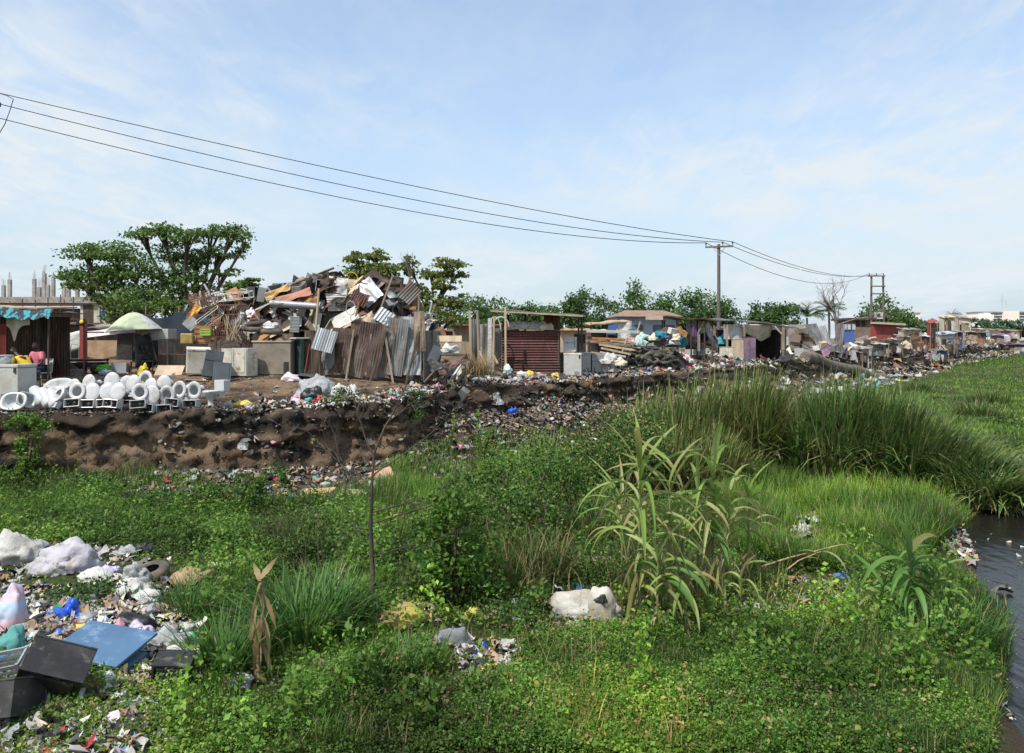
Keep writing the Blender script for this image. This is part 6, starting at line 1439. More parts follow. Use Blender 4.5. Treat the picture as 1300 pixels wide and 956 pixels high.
# the pole before, just outside the picture at the left
t = bt('utility_pole', 'electric pole at the far left edge carrying the looped jumper wire', 'utility pole', -32, 23.2); hp = zrel(t, 128)
o = MB(); o.tube([(0, 0, -.5), (0, 0, hp)], [.15, .12], 10); o.build('pole', MATS['pole_wood'], t); o = MB(); o.bar(ax * -1.0 + Vector((0, 0, hp - .2)), ax * 1.0 + Vector((0, 0, hp - .2)), .12); o.build('crossarm', MATS['pole_wood'], t)
o = MB(); o.tube([at(q[0], q[1], 23) - t.location for q in ((-6, 117), (8, 121), (17, 126), (12, 142), (6, 158), (1, 166), (-6, 180))], .012, 6); o.build('jumper_wire', black, t)
S0 = [at(-40, 109, 23.0), at(-40, 122, 23.2), at(-40, 140, 23.4)]
for k, (a, b, lb, sg) in enumerate(((S0[0], INS1[2], 'topmost overhead wire from the left edge to the electric pole', .45), (S0[1], INS1[1], 'middle overhead wire from the left edge to the electric pole', .85), (S0[2], INS1[0], 'lowest overhead wire from the left edge to the electric pole', 1.05), (INS1[0], INS2[0], 'lowest wire from the electric pole to the twin pole frame', 2.2), (INS1[1], INS2[1], 'middle wire from the electric pole to the twin pole frame', 1.3), (INS1[2], INS2[2], 'upper wire from the electric pole to the twin pole frame', 1.3))):
    pts = [a.lerp(b, i / 40) - Vector((0, 0, sg * 4 * (i / 40) * (1 - i / 40))) - a for i in range(41)]
    o = MB(); o.tube(pts, [.012 + .014 * (i / 40 if k < 3 else 1) for i in range(41)], 5); prop('power_line', lb, 'wire', o, black, a)
# person by the pole
q = on_bank(911, 56.5); J = dict(pelvis=(0, 0, .95), belly=(0, 0, 1.1), chest=(0, .02, 1.3), neck=(0, .04, 1.47), head=(0, .06, 1.6))
for s, sg in (('l', -1), ('r', 1)):
    J['s' + s] = (sg * .19, .02, 1.4); J['e' + s] = (sg * .26, .03, 1.12); J['w' + s] = (sg * .24, .16, .92); J['h' + s] = (sg * .23, .2, .85); J['hip' + s] = (sg * .1, 0, .9); J['k' + s] = (sg * .11, .02, .48); J['a' + s] = (sg * .12, -.02, .08); J['f' + s] = (sg * .13, .14, .04)
person('person in dark blue clothes standing beside the electric pole', q, R(200), J, (.3, 1, -.1), navy, jean)
bag('turquoise bundle at hip height right of the electric pole', at(917, 437, 56), (.9, .5, .7), mat('turquoise', (.05, .35, .38), (.04, .25, .28), 3, .8), 4.4, name='cloth_bundle', cat='cloth')
bag('pink and white bundle on ground before yellowed freezer', on_bank(873, 45), (.55, .4, .5), mat('pinkwhite', (.6, .25, .3), (.7, .65, .65), 3, .8), 5.5)
# tarpaulin shack
t = bt('shack', 'open fronted shack draped with cream tarpaulin, right of pole', 'shack', 960, 54, 0); k_ = .054
o = MB(); o.slab(12, 4, lambda u, v: (xrel(t, 914) + u * (92 * k_), -1.2 + 4 * v, zrel(t, 407.5 + 10 * u * u) + .2 * v + .03 * math.sin(u * 14)), .07); o.build('roof', mat('slate_roof', (.10, .105, .125), (.16, .15, .15), 2, .7), t)
o = MB(); o.slab(10, 10, lambda u, v: (xrel(t, 940) + u * (36 * k_), -1.0 + .5 * v - .2 * math.sin(u * 5), zrel(t, 412) - v * (1.25 - 1.1 * abs(u - .65)) * .95), .02, True); o.build('tarpaulin', cream, t)
o = MB(); o.slab(8, 6, lambda u, v: (xrel(t, 916) + u * (24 * k_), -.6 + .1 * math.sin(u * 7), zrel(t, 412) - v * 1.0), .02); o.build('pale_drape', whitecloth, t)
for px, y in ((987, -1.1), (939, -1.1), (918, -1), (1002, 1.5), (918, 2.3)): o = MB(); o.box((xrel(t, px), y, zrel(t, 412) / 2), (.2 if px == 987 else .1, .15, zrel(t, 412))); o.build('post', wood, t)
o = MB(); o.bar((xrel(t, 986), -1.12, zrel(t, 425)), (xrel(t, 976), -1.12, zrel(t, 414)), .09); o.build('brace', woodlight, t)
sheet('side_wall', mat('greengrey_sheet', (.05, .065, .065), (.08, .08, .08), 2, .7), 2.4, 2.1, t, (xrel(t, 996), .1, -.05), (0, 0, R(65))); sheet('back_wall', dark, 4.6, 2.1, t, (xrel(t, 962), 2.2, -.05))
sheet('purple_panel', purple, .25, 2.0, t, (xrel(t, 990), -.9, 0))
for px, w, top, m_, lb, y in ((938, .85, 431, tan, 'tan cabinet before the tarpaulin shack', 52.6), (951, .75, 428, purple, 'purple cabinet with pale cloth before the tarpaulin shack', 52.3), (924, 1.0, 441, offwhite, 'low pale worktable right of the electric pole', 52.8)):
    c = bt('cabinet', lb, 'cabinet', px, y, R(-5)); hh = zrel(c, top); o = MB(); o.box((0, 0, hh / 2), (w, .6, hh)); o.build('carcass', m_, c, bevel=.01)
    for s in (-1, 1): o = MB(); o.box((s * w / 4, -.312, hh * .5), (w / 2 - .03, .02, hh * .86)); o.build('door', m_, c)
    o = MB(); o.box((0, 0, hh + .02), (w + .05, .65, .03)); o.build('top_board', maroon if m_ is purple else white, c)
bag('large dark sack lying right of the tarpaulin shack', on_bank(998, 52), (1.3, .8, .8), black, 8.1, name='sack', cat='sack'); bag('small white bag before the shack corner post', on_bank(996, 50), (.6, .4, .35), whitecloth, 8.8)
# ruin, sheets, blue wall
random.seed(71)
t = bt('ruined_wall', 'crumbling brick and junk wall right of tarpaulin shack', 'ruin', 1021, 62, 0)
for k in range(26): o = MB() if k == 0 else o; o.box((xrel(t, random.uniform(1007, 1035)), random.uniform(-.3, .6), random.uniform(0, 1) * zrel(t, 415)), (random.uniform(.3, .8), .4, random.uniform(.2, .5)), rotm(0, random.uniform(-.2, .2), 0))
o.build('rubble', mat('ruin_brick', (.22, .17, .13), (.14, .11, .09), 2, .9), t); o = MB(); o.box((xrel(t, 1014), .5, zrel(t, 412) / 2), (1.2, .3, zrel(t, 412))); o.build('masonry', concrete, t); o = MB(); o.box((xrel(t, 1011), -.6, .45), (.6, .4, .6)); o.build('white_block', white, t)
for px, top, tl, m_, lb, w in ((1040, 410, 14, wood, 'brownish sheet leaning left of the grey ones', .7), (1048, 409, 22, zinc, 'pale zinc sheet leaning among wrecked sheets', .8), (1055, 412, 15, zincbright, 'bright zinc sheet leaning left of blue wall', .55), (1064, 411, -6, zincdk, 'dark zinc sheet standing by the leafless tree', .6), (1032, 411, 3, zincdk, 'dark curtain of sheet beside ruined wall', .9), (1045, 436, 4, tan, 'tan board at foot of the leaning sheets', .8)):
    b_ = on_bank(px, 66); hh = H0 - (top - HZ) * .066 - b_.z; p_ = sheet('leaning_sheet', m_, w, hh, None, b_, (R(-6), R(-tl), R(random.uniform(-25, 25))), crump=.1, amp=.02, pitch=.14); tag(p_, lb, 'metal sheet')
t = bt('blue_wall', 'bright blue painted wall with washing hung along it', 'wall', 1076, 78, 0); o = MB(); o.box((0, 0, zrel(t, 411) / 2), (16 * .078, .2, zrel(t, 411))); o.build('panel', bluepaint, t)
for px in (1070, 1075, 1081): o = MB(); o.slab(3, 3, lambda u, v: (xrel(t, px) + u * .3, -.2, zrel(t, 412) - .5 * v), .02); o.build('washing', whitecloth, t)
o = MB(); o.box((xrel(t, 1077), -.5, .5), (1.5, .6, .9)); o.build('brown_cupboard', woodorange, t)
t = bt('hut', 'grey brown brick hut with flat dark roof left of twin poles', 'hut', 1093, 88, 0); k_ = .088; o = MB(); o.box((0, 2, zrel(t, 406) / 2), (24 * k_, 4, zrel(t, 406))); o.build('wall', mat('brownbrick', (.20, .15, .12), (.14, .1, .085), 2, .9), t); o = MB(); o.box((0, 2, zrel(t, 405)), (36 * k_, 4.8, .25)); o.build('roof', rustdk, t)
for px in (1089, 1096): o = MB(); o.box((xrel(t, px), -.02, zrel(t, 411)), (.45, .05, .6)); o.build('window', dark, t)
t = bt('shed', 'dull red shed with pale roof edge right of twin poles', 'shed', 1127, 104, 0); k_ = .104; o = MB(); o.box((0, 1.5, zrel(t, 412) / 2), (36 * k_, 3, zrel(t, 412))); o.build('wall', redpaint, t); o = MB(); o.box((0, 1.3, zrel(t, 411)), (39 * k_, 4, .25), Matrix.Rotation(R(3), 3, 'Y')); o.build('roof', tan, t)
o = MB(); o.box((1.0, -.02, .9), (.9, .06, 1.8)); o.build('door', maroon, t)
# small shanties further down the bank
SHN = [(1095, 70, 18, 24, tan, zinc, 'tan board shanty before the brown brick hut'), (1086, 68, 12, 17, zinc, wood, 'small grey sheet kiosk right of blue wall'), (1113, 76, 26, 14, wood, whitecloth, 'low plank shanty with white roof before red shed'), (1132, 82, 22, 16, offwhite, white, 'pale shanty below the red shed'), (1147, 88, 14, 20, mat('greenish', (.28, .34, .3), (.2, .24, .2), 2, .8), white, 'greenish grey kiosk with patched flat roof'), (1157, 96, 20, 26, white, white, 'pale plastered kiosk right of the round dark tree'), (1140, 110, 16, 18, woodorange, rooftan, 'orange brown hut behind the pale plastered kiosk'), (1172, 100, 14, 18, rust, whitecloth, 'rust coloured shack with flat white roof'), (1184, 105, 8, 34, redpaint, redpaint, 'tall narrow red kiosk tower'), (1192, 102, 20, 14, bluepaint, white, 'blue fronted stall below red tower'), (1203, 112, 20, 24, white, bluepale, 'pale blue roofed shanty right of red tower'), (1216, 120, 14, 22, purple, rustdk, 'purplish dark shanty in the far row'), (1205, 150, 14, 32, plaster, tan, 'small tan tower house behind the pale blue roofed shanty'), (1224, 160, 16, 32, plaster, rooftan, 'beige block house in the far row'), (1240, 150, 22, 16, mat('darkgreen_wall', (.05, .08, .06), (.04, .06, .05), 2, .9), rustdk, 'dark green shanty under smoke'), (1252, 190, 26, 16, mat('pinkish_wall', (.5, .36, .36), (.4, .3, .3), 2, .9), white, 'pinkish shanty in far right row'), (1278, 230, 36, 14, plaster, rooftan, 'long beige shed at the far right'), (1262, 170, 30, 12, purple, purple, 'low purple grey shanty at far right'), (1290, 180, 36, 12, wooddark, purple, 'dark low shanty at right edge'), (1318, 220, 40, 14, plaster, rooftan, 'tan roofed shed past the right edge')]
for px, Y, w, h, m1, m2, lb in SHN:
    t = bt('shanty', lb, 'shanty', px, Y, R(random.uniform(-12, 12)), 'shanties along the river bank'); k_ = Y / F; hh = max(h * k_, 1.2); ww = w * k_; sl_ = random.uniform(-.16, .16)
    m1 = m1 if m1 is not white else plaster; m2 = random.choice([zincdk, wood, rustdk]) if m2 is white else m2
    o = MB(); o.box((0, ww * .4, hh / 2), (ww, ww * .8, hh)); o.build('wall', m1, t); o = MB(); o.slab(8, 3, lambda u, v: ((u - .5) * ww * 1.15, -.4 + v * (ww * .8 + .8), hh + .05 + (.1 * v + sl_ * (u - .5)) * h * k_ + .05 * math.sin(u * 15)), .06); o.build('roof', m2, t)
    for q in range(4):
        pm = random.choice([zincdk, wood, rustdk, whitecloth, rust, wooddark]); o = MB(); o.box((0, 0, 0), (ww * random.uniform(.2, .45), .05, hh * random.uniform(.3, .7)), None, .95, .02); o.build('patch', pm, t, (random.uniform(-.35, .35) * ww, -.06 - .02 * q, hh * random.uniform(.3, .75)), (0, R(random.uniform(-9, 9)), 0))
    for q in range(2):
        o = MB(); o.box((0, 0, 0), (ww * random.uniform(.2, .4), ww * .3, .12), None, .8, .03); o.build('roof_weight', random.choice([zincdk, wood, tan, rust]), t, (random.uniform(-.3, .3) * ww, ww * .2, hh + .2), (R(8), R(random.uniform(-15, 15)), R(random.uniform(0, 90))))
    o = MB(); o.box((ww * .2, -.03, hh * .4), (ww * .28, .07, hh * .78)); o.build('door', random.choice([wooddark, dark, maroon, bluepaint, zincdk]), t); o = MB(); o.box((-ww * .22, -.03, hh * .6), (ww * .25, .06, hh * .28)); o.build('window', dark, t)
    for s in (-1, 1): o = MB(); o.tube([(s * ww * .52, -.35, -.05), (s * ww * .52, -.35, hh + .05)], .05, 5); o.build('post', wood, t)
# scrap in front of the far shanties
FARC = [(whitecloth, 'white'), (zincdk, 'grey'), (rust, 'rusty'), (wooddark, 'dark'), (tan, 'tan'), (wood, 'weathered'), (purple, 'purplish'), (zinc, 'pale grey'), (zincdk, 'grey'), (rustdk, 'dark rusty')]
for k in range(210):
    px = random.uniform(1012, 1290); lo = np.interp(px, [1010, 1100, 1200, 1290], [60, 72, 106, 190]); Y = lo * random.uniform(.96, 1.2); m_, w_ = random.choice(FARC); s = Y * .006 + .15
    zone_ = 'below the leafless tree' if px < 1070 else ('below the twin poles' if px < 1130 else ('below the red tower' if px < 1200 else 'at the far right'))
    kd = random.choice(['sheet', 'board', 'box']); p = on_bank(px, Y, random.uniform(.05, .35 + Y * .012))
    if kd == 'box': prop('junk_box', f'{w_} junk box on the distant bank {zone_}', 'box', MB().box((0, 0, 0), (s * random.uniform(.8, 1.8), s, s * random.uniform(.6, 1.2)), None, .9, .03), m_, p, (R(random.uniform(-20, 20)), R(random.uniform(-20, 20)), R(random.uniform(0, 90))), f'{w_} junk boxes on distant bank {zone_}')
    else: scrap_piece(kd, p, (R(random.uniform(-80, -20)), R(random.gauss(0, 40)), R(random.uniform(-60, 60))), m_, s * random.uniform(1, 2.2), s * random.uniform(1, 2), f'{w_} scrap {kd} on the distant bank {zone_}', f'{w_} scrap {kd} on distant bank {zone_}')
# big grey pipe lying along the bank edge
o = MB(); A = on_bank(1022, 57, .25); Bp = on_bank(1120, 70, .1); pts = [A.lerp(Bp, i / 10) + Vector((0, 0, .12 * math.sin(i * 1.3))) - A for i in range(11)]
o.tube(pts, [.40 + .06 * math.sin(i * 2.1) for i in range(11)], 12); prop('earth_roll', 'long grey brown roll lying along distant bank edge', 'roll', o, mat('grey_roll', (.17, .145, .12), (.1, .085, .07), 1.5, .9, bump=.5), A)
o = MB(); o.tube([(0, 0, 0), (.35, .25, 0)], .47, 12); prop('pale_band', 'pale blue band wrapped round the long grey roll', 'band', o, mat('pale_band_cloth', (.6, .68, .7), (.5, .55, .57), 2, .8), on_bank(1087, 65.3, .17))
# white office block on the skyline, and a pale block
t = thing('office_block', 'long white office block on the skyline at right', 'building', at(1278, 432, 620)); k_ = .62
o = MB(); o.box((xrel(t, 1284), 8, zrel(t, 396.5) / 2), (84 * k_, 16, zrel(t, 396.5))); o.build('wall', mat('office_white', (.8, .77, .72), (.7, .67, .62), .05, .8), t)
o = MB(); o.box((xrel(t, 1281), 4, zrel(t, 395) / 2), (16 * k_, 18, zrel(t, 395))); o.build('stair_tower', mat('office_cream', (.82, .74, .66), rough=.8), t)
o = MB(); o.box((xrel(t, 1253), 3, zrel(t, 401) / 2), (8 * k_, 16, zrel(t, 398))); o.build('end_wall', MATS['office_white'], t)
for r_ in range(3):
    for a, b in ((1258, 1272), (1290, 1322)):
        o = MB(); o.box((xrel(t, (a + b) / 2), -.2, zrel(t, 398.3 + r_ * 3.6)), ((b - a) * k_, .5, 1.0)); o.build('window', greydk, t)
for px in (1278, 1283): o = MB(); o.tube([(xrel(t, px), 6, zrel(t, 396)), (xrel(t, px), 6, zrel(t, 374 if px < 1280 else 381))], .35, 5); o.build('mast', white, t)
o = MB(); o.box((xrel(t, 1284), 8, zrel(t, 396)), (86 * k_, 17, .6)); o.build('roof', mat('office_roof', (.3, .29, .3), rough=.9), t)
t = thing('pale_block', 'pale cream flat roofed building above the round dark tree', 'building', at(1156, 432, 420)); o = MB(); o.box((0, 5, zrel(t, 397.5) / 2), (24 * .42, 10, zrel(t, 397.5))); o.build('wall', MATS['office_cream'], t); o = MB(); o.box((0, 5, zrel(t, 397)), (26 * .42, 11, .5)); o.build('roof', plaster, t)
# middle distance roofs behind the yard
MID = [(605, 52, 60, 15, wood, rust, 'low rust roofed hut behind the pale posts'), (690, 60, 56, 9, plaster, rooftan, 'low tan roofed hut seen under the lean-to roof'), (730, 56, 40, 9, tan, rooftan, 'flat tan hut right of lean-to'), (765, 62, 44, 8, wooddark, whitecloth, 'low hut with white roof before the tent hut'), (150, 44, 60, 12, wooddark, zincdk, 'low dark hut behind the green parasol'), (570, 60, 60, 8, rust, rust, 'long rust coloured wall far behind shack'), (930, 74, 50, 12, white, zincdk, 'pale hut behind the electric pole'), (985, 80, 46, 14, whitecloth, whitecloth, 'white tarpaulin hut behind shack roof'), (1000, 90, 30, 14, bluepale, purple, 'hut with purple roof behind tarpaulin shack'), (30, 46, 110, 16, rustdk, rooftan, 'brown hut row behind the market stall'), (205, 52, 80, 12, dark, wooddark, 'dark hut under the shade tree')]
for px, Y, w, h, m1, m2, lb in MID:
    t = bt('hut', lb, 'hut', px, Y, R(random.uniform(-6, 6))); k_ = Y / F; hh = max(h * k_ + (H0 - t.location.z), 1.4); ww = w * k_
    o = MB(); o.box((0, 1.5, hh / 2), (ww, 3, hh)); o.build('wall', m1, t); o = MB(); o.slab(10, 3, lambda u, v: ((u - .5) * ww * 1.08, -.5 + v * 4, hh + .1 * v + .03 * math.sin(u * 20)), .08); o.build('roof', m2, t); o = MB(); o.box((ww * .15, -.03, hh * .42), (.8, .06, hh * .8)); o.build('door', dark, t)
# ------------------------------------------------------------------ rubbish
random.seed(81)
PALW = [(.36, .36, .35), (.3, .3, .29), (.44, .44, .43), (.45, .43, .4), (.3, .28, .25), (.12, .11, .1), (.03, .03, .032), (.3, .2, .12), (.22, .15, .1), (.08, .17, .42), (.1, .35, .5), (.5, .05, .06), (.65, .5, .06), (.1, .35, .15), (.6, .3, .35), (.5, .42, .3)]
PW = np.array([.05, .06, .02, .12, .17, .18, .12, .11, .12, .010, .008, .005, .006, .004, .006, .03]); PW /= PW.sum()
class Bits:
    """tiny closed crumpled scraps"""
    def __init__(s): s.V = []; s.C = []; s.n = 0; s.FV = []; s.FC = []; s.fn = 0
    def add(s, P, size, flatn=(.1, .5), w=PW, dim=1.0):
        P = np.asarray(P); k = RNG.random(len(P)) < .6; s.film(P[k], size, w, dim); P = P[~k]
        n = len(P); base = np.array([[-1, -1, -1], [1, -1, -1], [1, 1, -1], [-1, 1, -1], [-1, -1, 1], [1, -1, 1], [1, 1, 1], [-1, 1, 1]], float)
        v = base[None] * .5 * (1 + RNG.normal(size=(n, 8, 3)) * .28)
        sc = np.stack([U(.6, 1.5, n), U(.4, 1.1, n), U(flatn[0], flatn[1], n)], 1) * (size[0] * .6 + (size[1] - size[0] * .6) * RNG.random(n) ** 2.2)[:, None]
        v *= sc[:, None, :]
        a, b, c = U(0, 2 * PI, n), RNG.normal(size=n) * .5, RNG.normal(size=n) * .5
        ca, sa, cb, sb, cc, sc_ = np.cos(a), np.sin(a), np.cos(b), np.sin(b), np.cos(c), np.sin(c)
        Rz = np.zeros((n, 3, 3)); Rz[:, 0, 0] = ca; Rz[:, 0, 1] = -sa; Rz[:, 1, 0] = sa; Rz[:, 1, 1] = ca; Rz[:, 2, 2] = 1
        Rx = np.zeros((n, 3, 3)); Rx[:, 0, 0] = 1; Rx[:, 1, 1] = cb; Rx[:, 1, 2] = -sb; Rx[:, 2, 1] = sb; Rx[:, 2, 2] = cb
        Ry = np.zeros((n, 3, 3)); Ry[:, 1, 1] = 1; Ry[:, 0, 0] = cc; Ry[:, 0, 2] = sc_; Ry[:, 2, 0] = -sc_; Ry[:, 2, 2] = cc
        v = np.einsum('nij,nkj->nki', Rz @ Rx @ Ry, v) + np.asarray(P)[:, None, :]
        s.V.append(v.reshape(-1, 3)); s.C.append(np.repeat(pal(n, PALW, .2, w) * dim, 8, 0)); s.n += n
    def film(s, P, size, w, dim):
        n = len(P); g = np.linspace(-.5, .5, 4); gx_, gy_ = np.meshgrid(g, g); b = np.stack([gx_.ravel(), gy_.ravel(), 0 * gx_.ravel()], 1)
        v = b[None] + RNG.normal(size=(n, 16, 3)) * np.array([.12, .12, .16]); v[:, :, 2] += U(-1.2, 1.2, (n, 1)) * b[None, :, 0] ** 2 + U(-1.2, 1.2, (n, 1)) * b[None, :, 1] ** 2
        sz_ = (size[0] + (size[1] * 1.7 - size[0]) * RNG.random(n) ** 2.4); v *= np.stack([sz_ * U(.7, 1.6, n), sz_ * U(.4, 1, n), sz_], 1)[:, None, :]
        a = U(0, 2 * PI, n); ca, sa = np.cos(a)[:, None], np.sin(a)[:, None]; t = RNG.normal(size=(n, 1)) * .35; v[:, :, 2] += v[:, :, 0] * t
        x = v[:, :, 0] * ca - v[:, :, 1] * sa; y = v[:, :, 0] * sa + v[:, :, 1] * ca
        v = np.stack([x, y, v[:, :, 2] + sz_[:, None] * .12], 2) + P[:, None, :]
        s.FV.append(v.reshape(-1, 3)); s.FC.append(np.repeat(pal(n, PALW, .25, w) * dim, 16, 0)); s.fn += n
    def build(s, name):
        b = np.arange(s.n)[:, None, None] * 8; f = np.array([(3, 2, 1, 0), (4, 5, 6, 7), (0, 1, 5, 4), (1, 2, 6, 5), (2, 3, 7, 6), (3, 0, 4, 7)])[None]
        q = np.array([(j * 4 + i, j * 4 + i + 1, j * 4 + i + 5, j * 4 + i + 4) for j in range(3) for i in range(3)])[None]
        b2 = s.n * 8 + np.arange(s.fn)[:, None, None] * 16
        return tag(np_mesh(name, np.vstack(s.V + s.FV), np.vstack([(b + f).reshape(-1, 4), (b2 + q).reshape(-1, 4)]), SCRAP, np.vstack(s.C + s.FC)), kind='stuff')
lt = Bits()
def on_edge(u0, u1, d0, d1, n, bias=1.0):
    u = U(u0, u1, n); d = d0 + (d1 - d0) * RNG.random(n) ** bias; out = []
    for a, b in zip(u, d):
        v = edge_v(a) + b; x, y = a * TX + v * NX, a * TY + v * NY; out.append((x, y, max(bank_z(x, y), ground_z(x, y)) + .015))
    return np.array(out)
SHV = PW.copy(); SHV[4:9] *= 1.6; SHV /= SHV.sum(); BRT = PW.copy(); BRT[:4] *= 1.6; BRT[9:15] *= 1.6; BRT /= BRT.sum()
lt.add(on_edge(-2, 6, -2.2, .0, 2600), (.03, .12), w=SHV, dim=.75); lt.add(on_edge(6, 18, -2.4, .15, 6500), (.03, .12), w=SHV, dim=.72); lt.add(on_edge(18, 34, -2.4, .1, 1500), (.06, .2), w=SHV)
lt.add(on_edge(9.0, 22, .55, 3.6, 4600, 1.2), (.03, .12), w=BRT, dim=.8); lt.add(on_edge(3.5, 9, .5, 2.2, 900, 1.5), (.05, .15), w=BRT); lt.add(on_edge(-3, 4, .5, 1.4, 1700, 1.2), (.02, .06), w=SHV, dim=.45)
lt.add(on_edge(-3, 22, .5, 9, 1600), (.03, .1), w=SHV, dim=.8); lt.add(on_edge(22, 40, .5, 8, 1600), (.06, .22), w=BRT)
lt.add(on_edge(36, 70, -3.2, 1.5, 2200), (.10, .34), w=BRT, dim=.75); lt.add(on_edge(70, 190, -3, 4, 2200), (.18, .6), w=BRT, dim=.75); lt.add(on_edge(40, 190, 1, 12, 1600), (.15, .6), w=PW)
xy = scatter([(0, 745), (60, 750), (190, 780), (255, 815), (260, 880), (200, 990), (-50, 990), (-30, 740)], 6000); lt.add(np.column_stack([xy, gz(xy) + .02]), (.015, .085), w=BRT)
for poly, n, s, w_ in ((((-20, 680), (120, 690), (220, 710), (215, 770), (130, 745), (60, 735), (-20, 745)), 500, (.03, .12), BRT), (((560, 805), (660, 815), (665, 860), (590, 858)), 260, (.03, .1), BRT), (((1005, 655), (1045, 655), (1040, 700), (1000, 695)), 110, (.06, .16), BRT), (((930, 735), (1120, 720), (1110, 790), (940, 790)), 150, (.03, .12), SHV), (((1190, 640), (1245, 650), (1240, 710), (1200, 700)), 420, (.03, .1), SHV), (((1235, 780), (1290, 830), (1285, 900), (1255, 860)), 120, (.03, .1), SHV), (((480, 765), (720, 720), (780, 790), (640, 800), (500, 800)), 240, (.03, .1), SHV), (((1100, 480), (1180, 466), (1200, 470), (1110, 496)), 300, (.15, .4), BRT), (((1245, 585), (1300, 580), (1300, 615), (1250, 635)), 150, (.04, .14), SHV)):
    xy = scatter(poly, n); lt.add(np.column_stack([xy, gz(xy) + .02]), s, w=w_)
# scraps, lumps and stones sticking out of the cut face
fc = [v for v in BV if -9 < v[0] < 16 and v[1] < 45 and .3 < v[2] < 1.75]; fc = [fc[i] for i in RNG.choice(len(fc), 1500, replace=False)]
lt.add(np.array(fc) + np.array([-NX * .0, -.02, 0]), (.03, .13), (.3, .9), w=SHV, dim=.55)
lt.build('litter')
# rubbish afloat on the river
fl = Bits(); xy = scatter([(1240, 640), (1300, 610), (1340, 700), (1300, 860), (1278, 860)], 46); fl.add(np.column_stack([xy, np.full(46, -.165)]), (.03, .10), w=BRT)
fl.build('floating_litter')

RUB = dict(white=whitecloth, clear=mat('clear_film', (.34, .355, .36), (.24, .245, .25), 3, .3, bump=.8, bsc=10), black=mat('black_film', (.014, .014, .016), (.03, .03, .032), 3, .35, bump=.3), blue=mat('blue_film', (.012, .06, .48), (.02, .09, .35), 3, .4), teal=mat('teal_film', (.03, .36, .33), (.03, .26, .25), 3, .45), pink=mat('pink_film', (.62, .25, .34), (.55, .3, .36), 3, .5), lavender=mat('lavender_film', (.48, .4, .6), (.4, .36, .5), 3, .5), green=mat('green_film', (.1, .5, .22), (.1, .38, .2), 3, .45), yellow=mat('yellow_film', (.65, .47, .05), (.5, .38, .08), 3, .5), red=mat('red_film', (.5, .04, .06), (.4, .05, .06), 3, .5), grey=mat('grey_film', (.3, .3, .31), (.2, .2, .2), 3, .45), brown=cardboard)
def gnd(px, py, dz=0.0):
    q = flat(px, py, .0)
    for _ in range(4): q = flat(px, py, max(ground_z(q.x, q.y), -.3))
    return Vector((q.x, q.y, q.z + dz))
def gbag(label, px, py, w, h, c, d=None, seed=None, rz=0.0, group=None, name='plastic_bag', cat='bag', amp=.28):
    p = gnd(px, py); k = p.y / F; return bag(label, p + Vector((0, 0, -.02)), (w * k, (d or w * .7) * k, h * k), RUB[c] if isinstance(c, str) else c, px * .37 if seed is None else seed, rz, name, cat, group, amp=amp)
# near rubbish heap: the pieces one can name
gbag('big white woven sack on the near rubbish heap', 84, 724, 84, 38, mat('woven_white', (.40, .39, .42), (.33, .31, .36), 3, .5, bump=.7, bsc=8, c3=(.24, .21, .18), sc3=4), 55, name='white_sack', cat='sack'); gbag('white plastic sheet bundle left of the big white sack', 22, 712, 60, 34, 'white', 40); gbag('white crumpled bag between big sack and heap edge', 45, 698, 30, 18, 'clear')
gbag('small black bag in weeds above the near rubbish', 184, 704, 24, 18, 'black'); gbag('pale bag beside the small black bag', 160, 704, 28, 14, 'clear'); gbag('lavender bag on near rubbish left of tyre', 140, 728, 26, 12, 'lavender')
gbag('crumpled clear bag in front of half buried tyre', 172, 738, 34, 24, 'clear'); gbag('long white plastic strip below the ivy clump top', 130, 736, 52, 14, 'white'); gbag('white plastic sheeting right of the ivy clump', 165, 756, 46, 26, 'white'); gbag('creamy white bag at ivy clump right foot', 188, 762, 30, 18, 'white')
gbag('shiny cobalt blue bag on the near rubbish', 86, 785, 34, 26, 'blue'); gbag('cobalt blue scrap of plastic beside the shiny blue bag', 68, 786, 22, 14, 'blue'); gbag('dark blue cloth right of the shiny blue bag', 104, 788, 20, 12, 'blue')
gbag('pink and blue checked laundry bag at left edge', 12, 800, 44, 58, mat('checked_bag', (.52, .34, .37), (.35, .45, .6), 2.4, .6, lo=.45, hi=.55, stretch=(.3, .3, 3)), 40, name='laundry_bag', amp=.16); gbag('sea green cloth bag under the checked laundry bag', 12, 828, 42, 32, mat('seagreen', (.08, .27, .24), (.06, .2, .19), 3, .8), 36, name='cloth_bag')
gbag('bright blue bag at left edge beneath the sea green one', 10, 848, 30, 20, mat('skyblue_film', (.03, .25, .6), (.03, .18, .45), 3, .45)); gbag('dark grey cloth heap below the ivy clump', 170, 798, 48, 22, 'black', name='cloth_heap', cat='cloth'); gbag('pink red rags above the blue board', 152, 800, 24, 16, 'pink', name='rag', cat='cloth')
gbag('white and lavender bag right above the blue board', 178, 806, 34, 18, 'lavender'); gbag('turquoise bag at right corner of blue board', 181, 818, 16, 12, 'teal'); gbag('mint green bag among white sheets right of blue board', 240, 818, 22, 18, 'green'); gbag('crumpled white film right of blue board', 215, 820, 50, 26, 'clear'); gbag('lowest white film sheet right of blue board', 232, 838, 46, 22, 'white')
gbag('orange yellow bag by the black television casing', 28, 864, 26, 12, 'yellow'); gbag('pale carton crumpled at front of near rubbish', 110, 872, 28, 14, 'brown', name='crushed_carton', cat='carton'); gbag('white bag at front below the blue board', 135, 868, 34, 18, 'white'); gbag('blue tinted bottle bag below the black casing', 96, 850, 18, 20, mat('milky_blue', (.45, .52, .68), (.3, .4, .6), 3, .3))
